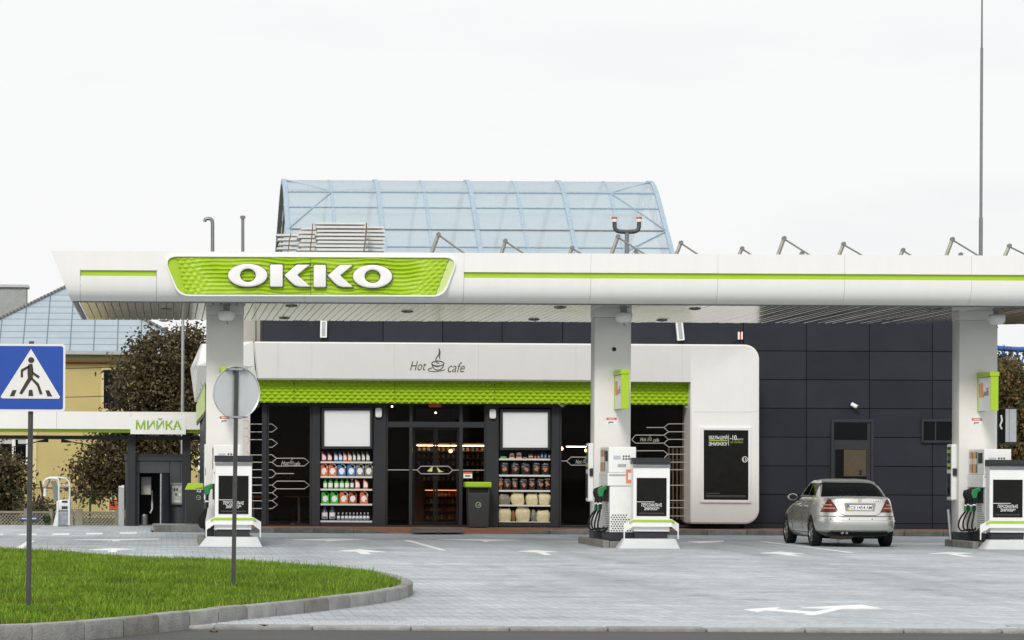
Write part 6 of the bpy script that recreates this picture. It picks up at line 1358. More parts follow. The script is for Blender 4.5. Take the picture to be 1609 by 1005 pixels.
# ================================================================== car wash at the left
Yw = 87.2
t = thing('wash_portal', 'white beam of the self service car wash with lime edge and green letters', 'car wash', P(160, 690, Yw))
xw0, xw1 = XX(-260, Yw, 665), XX(322, Yw, 665); zA, zB = ZZ(682, Yw, 160), ZZ(646.5, Yw, 160)
n_ = 5
for k in range(n_):
    a, b = xw0 + (xw1 - xw0) * k / n_, xw0 + (xw1 - xw0) * (k + 1) / n_
    MB().prism([(a + 0.003, Yw - 0.115, zA + 0.14), (a + 0.003, Yw - 0.12, zB), (a + 0.003, Yw + 0.5, zB), (a + 0.003, Yw + 0.5, zA + 0.14)], (b - a - 0.006, 0, 0)).build('beam_panel', WHITE, t)
MB().box(xw0, xw1, Yw + 0.01, Yw + 0.4, zA + 0.05, zA + 0.137).build('lime_edge', LIME, t)
x0, x1, z0, z1 = R(205, 292, 656, 682, Yw - 0.13); MB().box(x0, x1, Yw - 0.132, Yw - 0.121, z0, z1).build('letter_plate', WHITE, t)
MB().box(x0 + 0.02, x1 - 0.02, Yw - 0.118, Yw + 0.02, z0 + 0.01, zA + 0.2).build('plate_bracket', WHITE2, t)
MIJ = text_px('МИЙКА', 'beam_lettering', mat('letter_green', (0.22, 0.42, 0.012), 0.5), t, 213.5, 285.5, 656.5, 674.8, Yw - 0.134, bold=0.022)
MB().box(xw0, xw1, Yw + 0.6, Yw + 0.75, ZZ(690, Yw, 160), ZZ(684, Yw, 160)).build('cross_tube', DARKF, t)
for a, b in ((200, 212.5), (286, 299)): MB().rbox(a, b, 681, 825.5, Yw + 0.45, 0.2).build('support', DARKF, t)
for a, b, c_, d_ in ((60, 76, 690.5, 692.5), (112, 96, 691, 694)):
    p0, p1 = P(a, c_ + 3, Yw + 0.5), P(b, c_ + 1, Yw + 0.5); MB().tube([p0, p1], [0.02, 0.055], 8).build('wash_arm_head', BLACK, t); MB().tube([p0, P(a - 60 if a < 80 else a + 75, c_ + 16, Yw + 0.5)], 0.014, 6).build('wash_arm', BLACK, t)
# kiosk
Yk = 88.0; t = thing('wash_kiosk', 'dark grey panelled kiosk with open doorway under the wash beam', 'kiosk', P(248, 826, Yk))
KM = mat('kiosk_panel', (0.055, 0.062, 0.070), 0.5, var=0.08); DP = 1.6
for a, b in ((196.5, 208), (208, 219)): MB().rbox(a + 0.15, b - 0.15, 743.5, 826, Yk, 0.05).build('wall_panel', KM, t, bevel=0.004, seg=1)
MB().rbox(219, 266.5, 724, 743, Yk, 0.05).build('wall_panel', KM, t, bevel=0.004, seg=1); MB().rbox(196.65, 218.8, 724, 743.2, Yk, 0.05).build('wall_panel', KM, t, bevel=0.004, seg=1)
for a, b in ((266.8, 283), (283.2, 300)): MB().rbox(a, b, 724, 826, Yk, 0.05).build('wall_panel', KM, t, bevel=0.004, seg=1)
MB().rbox(195.5, 301, 713, 723.7, Yk - 0.04, DP + 0.1).build('roof_edge', KM, t, bevel=0.006, seg=1)
x0, x1, z0, z1 = R(197, 300, 714, 826, Yk)
MB().box(x0, x0 + 0.05, Yk + 0.06, Yk + DP, 0, z1).box(x1 - 0.05, x1, Yk + 0.06, Yk + DP, 0, z1).box(x0, x1, Yk + DP - 0.05, Yk + DP, 0, z1).build('shell', DARK, t)
MB().rbox(251.5, 253.5, 744, 826, Yk - 0.04, 0.1).build('door_frame', GALV, t); MB().prism([P(253.5, 744, Yk), P(264.5, 744, Yk - 0.6), P(264.5, 826.5, Yk - 0.6), P(253.5, 826, Yk)], (0.03, 0.02, 0)).build('door_leaf', DARK, t)
MB().rbox(221.5, 237.5, 749, 777, Yk + 0.5, 0.2).build('inner_cabinet', mat('cabinet_cream', (0.42, 0.42, 0.37), 0.5), t, bevel=0.01)
MB().tube([P(239, 770, Yk + 0.8), P(239, 800, Yk + 0.8), P(236, 806, Yk + 0.8)], 0.025, 6).build('inner_pipe', SIGNW, t)
MB().rbox(205, 213, 813, 821, Yk - 0.012, 0.01).build('wall_socket', KM, t)
MB().lathe([(0.09, 0), (0.10, 0.02), (0.10, 0.24), (0.07, 0.30), (0, 0.30)], (XX(227, Yk + 0.3, 820), Yk + 0.3, 0.02), 16).build('canister', GREY, None, label='small grey canister standing in the kiosk doorway', cat='canister')
t2 = thing('pay_machine', 'grey pay machine with buttons on the kiosk front', 'pay machine', P(280, 792, Yk))
MB().rbox(267, 294, 758.5, 793, Yk - 0.10, 0.1).build('case', mat('machine_grey', (0.20, 0.21, 0.22), 0.45), t2, bevel=0.02)
MB().rbox(270, 291, 763, 790, Yk - 0.106, 0.005).build('front_plate', GALV, t2)
for a, b, c_, d_, m_ in ((273, 275.5, 767, 771, BLACK), (277, 279.5, 767, 771, BLACK), (281, 284.5, 767, 769.5, LIMEP), (285.5, 290, 767, 770, BLACK), (275, 278.5, 775, 778.5, GREEN), (280.5, 284, 775, 778.5, SIGNW), (286, 289.5, 775, 778.5, SIGNW), (274.5, 281, 781, 784, LIMEP), (273, 282.5, 786, 788, SIGNW)): MB().rbox(a, b, c_, d_, Yk - 0.112, 0.005).build('button', m_, t2)
t2 = thing('steel_cabinet', 'narrow galvanised cabinet left of the dark kiosk', 'cabinet', P(190.5, 827, Yk - 0.1)); MB().rbox(186, 195.3, 763.5, 827.5, Yk - 0.1, 0.4).build('case', GALV, t2, bevel=0.01); MB().rbox(191, 195, 762, 766, Yk - 0.12, 0.02).build('tag_plate', SIGNW, t2)
# slab with the bin
t2 = thing('concrete_plinth', 'raised concrete plinth carrying the sloping lid bin', 'plinth', P(275, 836, 79.6))
x0, x1 = XX(241, 79.4, 830), XX(330, 79.4, 830)
MB().box(x0, x0 + 0.42, 79.4, 79.55, -0.02, 0.185).build('kerb_stone', CONCD, t2, bevel=0.012); MB().box(x0 + 0.425, x1, 79.4, 79.55, -0.02, 0.185).build('kerb_stone', CONC, t2, bevel=0.012)
MB().prism([(x0 - 0.06, 79.45, 0), (x0 - 0.10, 81.6, 0), (x0 - 0.02, 81.6, 0.19), (x0 - 0.004, 79.45, 0.19)], (0.0, 0, -0.02)).build('side_stone', CONC, t2); MB().box(x0, x1, 79.56, 81.6, -0.02, 0.178).build('slab', CONC, t2)
# vacuum station
Yv = 86.6; t2 = thing('vacuum_station', 'white plastic wrapped vacuum station with tubular hose frame', 'vacuum station', P(95, 827, Yv))
PL = mat('wrap_film', (0.66, 0.70, 0.73), 0.25, var=0.15, scale=14, bump=0.5, bscale=18); WT = mat('white_tube', (0.70, 0.72, 0.74), 0.35)
zv = lambda x, y, dy=0.0: P(50 + x / 5.746, 735 + y / 5.746, Yv + dy)
MB().tube([zv(x, y) for x, y in ((245, 290), (243, 130), (240, 105), (225, 95), (160, 92), (130, 100), (110, 120), (108, 150))], 0.025, 8).build('frame_tube', WT, t2, smooth=True)
MB().tube([zv(x, y, 0.35) for x, y in ((340, 290), (342, 160), (335, 125), (310, 95), (255, 86), (165, 86), (130, 98))], 0.025, 8).build('frame_tube', WT, t2, smooth=True)
MB().tube([zv(250, 155), zv(338, 165, 0.35)], 0.025, 8).build('cross_tube', WT, t2)
MB().tube([zv(x, y) for x, y in ((155, 95), (158, 120), (135, 160), (120, 190))], 0.03, 8).build('hose_end', GREY, t2, smooth=True); MB().tube([zv(120, 185), zv(118, 255)], [0.035, 0.05], 8).build('hose_tool', PL, t2)
for dx in (0, 14, 28): MB().tube([zv(x + dx, y, 0.1) for x, y in ((180, 120), (195, 170), (205, 240), (208, 310 - dx))], 0.03, 8).build('hose', mat('hose_grey', (0.20, 0.22, 0.23), 0.5), t2, smooth=True)
q0, q1 = zv(226, 300), zv(352, 300)
MB().box(q0.x, q1.x, Yv - 0.02, Yv + 0.55, zv(0, 385).z, zv(0, 285).z).build('machine_head', PL, t2, bevel=0.06, smooth=True)
MB().box(q0.x + 0.03, q1.x - 0.05, Yv + 0.02, Yv + 0.5, 0.02, zv(0, 390).z).build('machine_body', mat('machine_dim', (0.28, 0.31, 0.34), 0.3, var=0.3, scale=10, bump=0.3), t2, bevel=0.03)
mb = MB(); mb.prism([zv(225, 380, -0.03), zv(240, 380, -0.03), zv(235, 530, -0.05), zv(188, 532, -0.05)], (0, 0.4, 0)); mb.build('film_skirt', PL, t2)
for a, b in ((225, 245), (330, 348)): MB().box(zv(a, 0).x, zv(b, 0).x, Yv - 0.03, Yv + 0.06, 0.02, zv(0, 300).z).build('leg', WT, t2, bevel=0.015)
for y_, hh_ in ((300, 12), (352, 16)): MB().box(zv(272, 0).x, zv(325, 0).x, Yv - 0.026, Yv - 0.021, zv(0, y_ + hh_).z, zv(0, y_ - hh_ / 2).z).build('slot', DARKF, t2)

# ================================================================== fences, house, trees
FENC = mat('fence_concrete', (0.34, 0.32, 0.27), 0.85, var=0.25, scale=5)
Yfe = 90.0
def lattice(px0, px1, lb_, Y=Yfe, zt=None):
    x0, x1 = XX(px0, Y, 815), XX(px1, Y, 815); z0, z1 = -0.2, (zt or ZZ(803, Y, 90)); t = thing('lattice_fence', lb_, 'fence', ((x0 + x1) / 2, Y, z0), 'low concrete lattice fences')
    MB().box(x0, x1, Y, Y + 0.08, z1 - 0.06, z1).build('top_rail', FENC, t); MB().box(x0, x1, Y, Y + 0.08, z0, z0 + 0.1).build('bottom_rail', FENC, t)
    for xx_ in (x0, x1): MB().box(xx_ - 0.05, xx_ + 0.05, Y - 0.02, Y + 0.1, z0, z1 + 0.07).build('post', FENC, t)
    mb = MB(); st = 0.10; n_ = int((x1 - x0) / st); hz = z1 - 0.06 - z0 - 0.1
    for k in range(-int(hz / st), n_):
        a = x0 + 0.05 + k * st
        for s_ in (0, 1):
            p, q = (a, a + hz) if s_ == 0 else (a + hz, a); zp, zq = z0 + 0.1, z1 - 0.06
            P0, P1 = Vector((p, Y + 0.03 + 0.012 * s_, zp)), Vector((q, Y + 0.03 + 0.012 * s_, zq))
            lo, hi = x0 + 0.05, x1 - 0.05
            def clip(A, B):
                for lim, sg_ in ((lo, 1), (hi, -1)):
                    da, db = (A.x - lim) * sg_, (B.x - lim) * sg_
                    if da < 0 and db < 0: return None
                    if da < 0: A = A.lerp(B, -da / (db - da))
                    elif db < 0: B = B.lerp(A, -db / (da - db))
                return A, B
            r_ = clip(P0, P1)
            if r_ and (r_[1] - r_[0]).length > 0.03: mb.tube([r_[0], r_[1]], 0.014, 4)
    o = mb.build('lattice', FENC, t); o['kind'] = 'stuff'
lattice(-40, 40, 'low concrete lattice fence left of the crossing sign post'); lattice(46, 80, 'low concrete lattice fence right of the crossing sign post'); lattice(112, 121, 'narrow lattice fence panel right of the vacuum station'); lattice(127, 183, 'low concrete lattice fence left of the steel cabinet')
MB().cyl((XX(141.5, 91, 800), 91, -0.2), (XX(141.5, 91, 800), 91, ZZ(783, 91, 141)), 0.03, 0.03, 8).build('fence_post', mat('post_green', (0.02, 0.12, 0.03), 0.5), None, label='thin dark green fence post behind the lattice fence', cat='fence post')
t2 = thing('wire_fence', 'thin wire mesh fence before the yellow house', 'fence', (XX(110, 92), 92, 0)); mb = MB(); WG = mat('wire_green', (0.06, 0.08, 0.04), 0.5)
for k in range(60):
    xx_ = XX(20, 92) + k * 0.06; mb.tube([(xx_, 92, 0), (xx_, 92, 0.97)], 0.003, 3)
for k in range(9): mb.tube([(XX(20, 92), 92.004, 0.3 + k * 0.08), (XX(20, 92) + 3.6, 92.004, 0.3 + k * 0.08)], 0.003, 3)
o = mb.build('mesh_wire', WG, t2)
t2 = thing('blue_nameplate', 'small blue nameplate on the lattice fence', 'sign', P(45, 818, Yfe - 0.05)); MB().rbox(32, 59.5, 811.5, 817.5, Yfe - 0.05, 0.02).build('plate', mat('plate_sky', (0.03, 0.12, 0.35), 0.4), t2); MB().rbox(34, 44, 813.5, 815.3, Yfe - 0.054, 0.003).rbox(47, 57, 813.5, 815.3, Yfe - 0.054, 0.003).build('print', SIGNW, t2)
t2 = thing('flower_pot', 'dark hanging pot with small green plant on the fence', 'plant pot', P(73, 820, Yfe - 0.1)); c = P(73, 817, Yfe - 0.12)
MB().lathe([(0.06, -0.08), (0.10, 0.0), (0.11, 0.10), (0.10, 0.12), (0.0, 0.12)], c, 14).build('pot', BLACK, t2, smooth=True)
mb = MB()
for k in range(60): a, b_ = random.uniform(0, 6.28), random.uniform(-0.04, 0.18); d = c + Vector((0.09 * math.cos(a) * random.random() ** .5, -0.10 + 0.05 * math.sin(a), b_ - 0.02)); mb.add([d, d + Vector((0.02, 0, 0.012)), d + Vector((0.005, -0.01, 0.025))], [(0, 1, 2)])
mb.build('leaves', mat('pot_leaf', (0.10, 0.35, 0.05), 0.5), t2, fixn=False)
# yellow house
YH = 112.0
YEL = mat('yellow_render', (0.56, 0.46, 0.20), 0.85, var=0.08, scale=1.2, bump=0.2, bscale=20); CREAM = mat('cream_trim', (0.68, 0.60, 0.33), 0.8, var=0.06); ROOFM = mat('roof_sheet_metal', (0.44, 0.52, 0.58), 0.36, metal=0.55, var=0.08, scale=2)
house = thing('yellow_house', 'yellow rendered house with pale blue metal hipped roof', 'house', (XX(100, YH), YH + 4.5, 0))
hx0, hx1 = XX(-92, YH, 650), XX(312, YH, 650); ze = ZZ(553, YH, 130)
MB().box(hx0, hx1, YH, YH + 9.0, -0.3, ze).build('wall', YEL, house)
MB().box(hx0 - 0.05, hx1 + 0.05, YH - 0.06, YH - 0.002, ze - 0.30, ze - 0.02).build('cornice', CREAM, house); MB().box(hx0 - 0.03, hx1 + 0.03, YH - 0.03, YH - 0.002, ze - 0.42, ze - 0.35).build('brick_band', mat('band_red', (0.35, 0.08, 0.03), 0.7), house)
MB().box(hx0 - 0.03, hx1 + 0.03, YH - 0.03, YH - 0.002, ZZ(766.5, YH, 60), ZZ(765, YH, 60)).build('brick_band', _mats['band_red'], house)
x0, x1, _, _ = R(52, 57.5, 680, 765, YH); MB().box(x0, x1, YH - 0.05, YH - 0.002, ZZ(763, YH), ze - 0.45).build('corner_strip', CREAM, house)
def hwin(px0, px1, py0, py1, trim, fr_m, name='window', bars=1):
    x0, x1, z0, z1 = R(px0, px1, py0, py1, YH); g_ = 0.09
    o = MB().ring([(x0 - g_, YH - 0.06, z0 - g_), (x1 + g_, YH - 0.06, z0 - g_), (x1 + g_, YH - 0.06, z1 + g_), (x0 - g_, YH - 0.06, z1 + g_)], [(x0, YH - 0.06, z0), (x1, YH - 0.06, z0), (x1, YH - 0.06, z1), (x0, YH - 0.06, z1)], (0, 0.05, 0)).build(name, trim, house)
    MB().box(x0, x1, YH - 0.016, YH - 0.006, z0, z1).build('pane', PANE_D, o)
    for k in range(bars): xx_ = x0 + (x1 - x0) * (k + 1) / (bars + 1); MB().box(xx_ - 0.06, xx_ + 0.06, YH - 0.05, YH - 0.017, z0, z1).build('mullion', fr_m, o)
    return o
o = hwin(163, 200, 581, 642, CREAM, BLACK); o = hwin(2, 41, 690, 726, SIGNW, SIGNW)
for a, b in ((3, 21.5), (28.5, 41)): MB().rbox(a, b, 690.5, 697, YH - 0.03, 0.01).build('curtain', mat('curtain', (0.55, 0.55, 0.5), 0.8), o)
x0, x1, z0, z1 = R(171.5, 186, 785.5, 800, YH); o = MB().box(x0 - 0.1, x1 + 0.1, YH - 0.05, YH - 0.002, z0 - 0.1, z1 + 0.1).build('hatch_frame', CREAM, house); MB().box(x0, x1, YH - 0.09, YH - 0.052, z0, z1).build('red_hatch', RED, o)
# hipped roof built sheet by sheet
rx0, rx1 = XX(-100, YH - 0.5, 550), XX(320, YH - 0.5, 550); ry0 = YH - 0.5; apx = (rx0 + rx1) / 2; apy = ry0 + 4.9; apz = ZZ(446, apy, 112); half = (rx1 - rx0) / 2
roofp = MB().add([(rx0, ry0, ze), (rx1, ry0, ze), (rx1, ry0 + 9.8, ze), (rx0, ry0 + 9.8, ze), (apx, apy, apz - 0.02)], [(0, 1, 4), (1, 2, 4), (2, 3, 4), (3, 0, 4), (0, 3, 2, 1)]).build('roof', ROOFM, house)
NR = 11; cwid = 0.83
for r_ in range(NR):
    v0, v1 = r_ / NR, (r_ + 1) / NR - 0.006
    k = -int(half / cwid) - 1
    while k * cwid < half:
        a, b = k * cwid, (k + 1) * cwid - 0.012; k += 1
        def lim(x, v): h_ = half * (1 - v); return max(-h_, min(h_, x))
        q = [(lim(a, v0), v0), (lim(b, v0), v0), (lim(b, v1), v1), (lim(a, v1), v1)]
        if q[1][0] - q[0][0] < 0.03: continue
        pts = [Vector((apx + x, ry0 + (apy - ry0) * v, ze + (apz - ze) * v + 0.02)) for x, v in q]
        if (pts[2] - pts[3]).length < 0.02: pts = pts[:3]
        MB().prism(pts, (0, -0.008, 0.016)).build('roof_sheet', ROOFM, roofp)
    # standing seams
for k in range(-int(half / cwid), int(half / cwid) + 1):
    x = k * cwid - 0.006; vmax = 1 - abs(x) / half
    if vmax > 0.05: MB().tube([(apx + x, ry0 - 0.01, ze + 0.045), (apx + x, ry0 + (apy - ry0) * vmax, ze + (apz - ze) * vmax + 0.045)], 0.02, 4).build('seam', mat('roof_seam', (0.20, 0.25, 0.29), 0.5, metal=0.4), roofp)
for s_ in (-1, 1):
    mb = MB()
    for k in range(40):
        a, b = k / 40, (k + 0.92) / 40; p = lambda u: Vector((apx + s_ * half * (1 - u), ry0 + (apy - ry0) * u, ze + (apz - ze) * u + 0.06))
        mb.tube([p(a), p(b)], [0.075, 0.055], 6)
    mb.build('hip_cap', GREY, roofp)
MB().box(rx0, rx1, ry0 - 0.10, ry0 + 0.02, ze - 0.10, ze + 0.03).build('gutter', GALV, roofp)
x0, x1, z0, z1 = R(-30, 41, 446, 520, 117); ch = MB().box(x0, x1, 117, 118.2, ze + 0.2, z1 - 0.12).build('chimney', mat('chimney_grey', (0.33, 0.34, 0.33), 0.8, var=0.2), roofp); MB().box(x0 - 0.08, x1 + 0.08, 116.9, 118.3, z1 - 0.118, z1 - 0.02).build('chimney_cap', GALV, house)
# overhead wires and a thin pole
for k, (a, b, lb_) in enumerate((((100, 574), (330, 566), 'upper'), ((100, 620), (330, 610), 'middle'), ((100, 642), (330, 645), 'lower'))):
    p0, p1 = P(a[0] - 160, a[1] + 4, 108), P(b[0] + 40, b[1], 108)
    MB().tube([p0.lerp(p1, u) - Vector((0, 0, 0.12 * math.sin(math.pi * u))) for u in np.linspace(0, 1, 12)], 0.012, 4).build('overhead_wire', BLACK, None, label=f'{lb_} thin wire crossing the yellow house wall', cat='wire', group='overhead wires')
t2 = thing('lamp_pole', 'thin pale grey pole between the tree and left column', 'pole', (XX(287, 96), 96, 0)); xp = XX(287, 96, 580); MB().cyl((xp, 96, -0.2), (xp, 96, 6.6), 0.05, 0.042, 10).build('pole_tube', GALV, t2, smooth=True); MB().lathe([(0.09, 0), (0.09, 0.4), (0.05, 0.42)], (xp, 96, 0), 10).build('pole_foot', GREY, t2)
# ---------------------------------------------------------------- trees
BARK = mat('bark', (0.06, 0.045, 0.035), 0.9, var=0.3, scale=8, bump=0.6, bscale=25)
def leaf_mat(name, cols):
    M_, n, l = nt(name); b = n['Principled BSDF']; b.inputs['Roughness'].default_value = 0.5; b.inputs['Specular IOR Level'].default_value = 0.3
    ge = n.new('ShaderNodeNewGeometry'); rp = n.new('ShaderNodeValToRGB'); e = rp.color_ramp.elements
    e[0].color = (*cols[0], 1); e[1].color = (*cols[-1], 1)
    for i, c in enumerate(cols[1:-1]): x_ = e.new((i + 1) / (len(cols) - 1)); x_.color = (*c, 1)
    l.new(ge.outputs['Random Per Island'], rp.inputs[0])
    tc = n.new('ShaderNodeTexCoord'); nz = n.new('ShaderNodeTexNoise'); nz.inputs['Scale'].default_value = 1.6; nz.inputs['Detail'].default_value = 3; l.new(tc.outputs['Object'], nz.inputs['Vector'])   # clumps differ in leaf colour
    mr = n.new('ShaderNodeMapRange'); mr.inputs[1].default_value = 0.3; mr.inputs[2].default_value = 0.7; mr.inputs[3].default_value = 0.6; mr.inputs[4].default_value = 1.5; l.new(nz.outputs[0], mr.inputs[0])
    mm = n.new('ShaderNodeMix'); mm.data_type = 'RGBA'; mm.blend_type = 'MULTIPLY'; mm.inputs[0].default_value = 1; l.new(rp.outputs[0], mm.inputs[6]); l.new(mr.outputs[0], mm.inputs[7]); l.new(mm.outputs[2], b.inputs['Base Color'])
    tr = n.new('ShaderNodeBsdfTranslucent'); l.new(mm.outputs[2], tr.inputs[0]); mx = n.new('ShaderNodeMixShader'); mx.inputs[0].default_value = 0.25
    l.new(b.outputs[0], mx.inputs[1]); l.new(tr.outputs[0], mx.inputs[2]); l.new(mx.outputs[0], n['Material Output'].inputs[0])
    return M_
PURPLE = leaf_mat('bronze_leaf', [(0.040, 0.030, 0.016), (0.075, 0.056, 0.028), (0.115, 0.088, 0.042), (0.075, 0.078, 0.032), (0.24, 0.17, 0.09)])
OLIVE = leaf_mat('olive_leaf', [(0.06, 0.055, 0.02), (0.10, 0.085, 0.03), (0.17, 0.12, 0.045), (0.08, 0.09, 0.03), (0.28, 0.13, 0.05)])
def tree(name, lb_, x, Y, blobs, n_leaf, ls, m_, seed, trunk_r=0.12, cat='tree', grp='trees around the station'):
    """blobs: (cx, cy offset, cz, rx, ry, rz) foliage masses, leaves gathered into clumps"""
    rg = np.random.default_rng(seed); t = thing(name, lb_, cat, (x, Y, -0.2), grp)
    mb = MB(); zc0 = min(b[2] for b in blobs)
    mb.tube([(x, Y, -0.25), (x + 0.05, Y, 0.8), (x - 0.03, Y + 0.05, max(1.2, zc0))], [trunk_r * 1.3, trunk_r, trunk_r * 0.75], 10)
    for b in blobs: mb.tube([(x - 0.02, Y + 0.03, max(0.6, zc0 * 0.6)), ((x + b[0]) / 2, Y + b[1] * 0.5, (max(0.6, zc0 * 0.7) + b[2]) / 2), (b[0], Y + b[1], b[2] + b[5] * 0.3)], [trunk_r * 0.7, trunk_r * 0.4, trunk_r * 0.12], 7)
    mb.build('trunk', BARK, t, smooth=True)
    wts = np.array([b[3] * b[4] * b[5] for b in blobs]) ** 0.8; wts /= wts.sum(); C = []
    ncl = max(12, n_leaf // 48)
    which = rg.choice(len(blobs), ncl, p=wts)
    for w_ in which:
        b = blobs[w_]; d = rg.normal(size=3); d /= np.linalg.norm(d); r_ = rg.uniform(0.35, 1.0) ** 0.5
        C.append((b[0] + d[0] * b[3] * r_, Y + b[1] + d[1] * b[4] * r_, b[2] + d[2] * b[5] * r_))
    C = np.array(C); idx = rg.integers(0, ncl, n_leaf); pos = C[idx] + rg.normal(size=(n_leaf, 3)) * np.array([0.22, 0.22, 0.17]) * (1 + ls)
    u = rg.normal(size=(n_leaf, 3)); u[:, 2] -= 0.5; u /= np.linalg.norm(u, axis=1)[:, None]; v = np.cross(u, rg.normal(size=(n_leaf, 3))); v /= np.linalg.norm(v, axis=1)[:, None]; nn = np.cross(u, v)
    L = (ls * rg.uniform(0.6, 1.25, n_leaf))[:, None]; vx = np.empty((n_leaf, 6, 3))
    vx[:, 0] = pos; vx[:, 1] = pos + u * L * 0.35 + v * L * 0.24 + nn * L * 0.05; vx[:, 2] = pos + u * L * 0.75 + v * L * 0.18; vx[:, 3] = pos + u * L - nn * L * 0.08; vx[:, 4] = pos + u * L * 0.75 - v * L * 0.18; vx[:, 5] = pos + u * L * 0.35 - v * L * 0.24 + nn * L * 0.05
    vx -= np.array([x, Y, -0.2])
    me = bpy.data.meshes.new('crown'); me.vertices.add(n_leaf * 6); me.vertices.foreach_set('co', vx.ravel()); me.loops.add(n_leaf * 8)
    lp = np.arange(n_leaf)[:, None] * 6 + np.array([[0, 1, 2, 3, 0, 3, 4, 5]]); me.loops.foreach_set('vertex_index', lp.ravel().astype(np.int32)); me.polygons.add(n_leaf * 2); me.polygons.foreach_set('loop_start', (np.arange(n_leaf * 2) * 4).astype(np.int32)); me.update(); me.validate(); me.materials.append(m_)
    o = bpy.data.objects.new('crown', me); COL.objects.link(o); o.parent = t
def blob(px, py, Y, rx, rz, dy=0.0, ry=None): c = P(px, py, Y); return (c.x, dy, c.z, rx / F * Y, ry or rx / F * Y, rz / F * Y)
Yt_ = 102
tree('bronze_tree', 'dark bronze leaved tree behind the wash kiosk', XX(235, Yt_), Yt_, [blob(262, 560, Yt_, 52, 45), blob(220, 605, Yt_, 48, 42), blob(300, 540, Yt_, 26, 30), blob(285, 620, Yt_, 45, 50), blob(205, 665, Yt_, 45, 30), blob(180, 720, Yt_, 52, 38), blob(240, 690, Yt_, 50, 45), blob(145, 755, Yt_, 34, 30), blob(215, 760, Yt_, 40, 30), blob(310, 690, Yt_, 30, 60), blob(310, 590, Yt_, 25, 50)], 30000, 0.145, PURPLE, 3, 0.16)
tree('bronze_tree', 'dark bronze leaved tree at the left photo edge', XX(10, 98), 98, [blob(2, 765, 98, 30, 36), blob(16, 745, 98, 18, 24), blob(-25, 745, 98, 38, 50), blob(25, 795, 98, 16, 16)], 8500, 0.145, PURPLE, 4, 0.1)
tree('low_shrub', 'small bronze shrub behind the lattice fence', XX(65, 94), 94, [blob(63, 803, 94, 13, 11), blob(78, 806, 94, 9, 8)], 900, 0.12, PURPLE, 5, 0.04, 'shrub')
tree('olive_tree', 'brownish olive leaved tree right of the right column', XX(1600, 101), 101, [blob(1585, 600, 101, 26, 30), blob(1612, 640, 101, 40, 45), blob(1588, 690, 101, 35, 50), blob(1620, 730, 101, 45, 60), blob(1590, 780, 101, 35, 50)], 20000, 0.15, OLIVE, 6, 0.14)
tree('dark_tree', 'darker green tree right behind the blue arch', XX(1568, 106), 106, [blob(1570, 590, 106, 22, 30), blob(1575, 650, 106, 28, 50)], 6000, 0.15, leaf_mat('dark_leaf', [(0.02, 0.03, 0.012), (0.04, 0.05, 0.02), (0.06, 0.065, 0.03)]), 8, 0.12)
# ---------------------------------------------------------------- blue lattice arch at the right edge
Ya = 118; t2 = thing('blue_arch', 'blue tubular arch with lattice braces at the right photo edge', 'arch', (XX(1620, Ya), Ya, 0)); BL = mat('arch_blue', (0.03, 0.10, 0.36), 0.45)
MB().tube([P(x, y, Ya) for x, y in ((1545, 541), (1570, 547), (1600, 549), (1640, 548), (1700, 546))], 0.10, 10).build('main_tube', BL, t2, smooth=True)
MB().tube([P(1545, 541, Ya), P(1530, 600, Ya), P(1528, 738, Ya)], 0.14, 10).build('leg', BL, t2, smooth=True); MB().tube([P(1700, 546, Ya), P(1704, 738, Ya)], 0.14, 10).build('leg', BL, t2, smooth=True)
for k in range(12):
    a = 1562 + k * 11
    MB().tube([P(a, 548, Ya), P(a + 9, 572, Ya)], 0.035, 6).build('brace', BL, t2); MB().tube([P(a + 18, 548, Ya), P(a + 9, 572, Ya)], 0.035, 6).build('brace', BL, t2)
MB().tube([P(1562, 573, Ya), P(1705, 572, Ya)], 0.06, 8).build('lower_tube', BL, t2)
# ================================================================== glazed vault behind the station
PC = bpy.data.materials.new('polycarbonate'); PC.use_nodes = True; n, l = PC.node_tree.nodes, PC.node_tree.links; n.remove(n['Principled BSDF'])
tp = n.new('ShaderNodeBsdfTransparent'); tp.inputs[0].default_value = (0.90, 0.95, 0.99, 1); tl = n.new('ShaderNodeBsdfTranslucent'); tl.inputs[0].default_value = (0.82, 0.93, 1.0, 1); df = n.new('ShaderNodeBsdfPrincipled'); df.inputs['Base Color'].default_value = (0.72, 0.85, 0.96, 1); df.inputs['Roughness'].default_value = 0.25
nzp = n.new('ShaderNodeTexNoise'); nzp.inputs['Scale'].default_value = 0.9; tcp = n.new('ShaderNodeTexCoord'); l.new(tcp.outputs['Object'], nzp.inputs[0]); mrp = n.new('ShaderNodeMapRange'); mrp.inputs[1].default_value = 0.3; mrp.inputs[2].default_value = 0.7; mrp.inputs[3].default_value = 0.08; mrp.inputs[4].default_value = 0.20; l.new(nzp.outputs[0], mrp.inputs[0])
m1 = n.new('ShaderNodeMixShader'); m1.inputs[0].default_value = 0.45; l.new(df.outputs[0], m1.inputs[1]); l.new(tl.outputs[0], m1.inputs[2]); m2 = n.new('ShaderNodeMixShader'); l.new(mrp.outputs[0], m2.inputs[0]); l.new(m1.outputs[0], m2.inputs[1]); l.new(tp.outputs[0], m2.inputs[2]); l.new(m2.outputs[0], n['Material Output'].inputs[0])
VST = mat('vault_steel', (0.36, 0.46, 0.55), 0.45, metal=0.2, var=0.15)
VPR = [(115.0, 5.75), (118.0, 7.79), (120.0, 9.10), (121.5, 10.08), (123.0, 11.04), (124.2, 11.86), (125.0, 12.38), (125.8, 12.80), (126.6, 13.06), (127.4, 13.16), (128.3, 13.06), (129.4, 12.72), (131.0, 12.10), (133.0, 11.26), (136.0, 10.0), (140.0, 8.3)]
Yc_, va, vz, vz2 = 127.5, 12.5, 5.75, 8.3
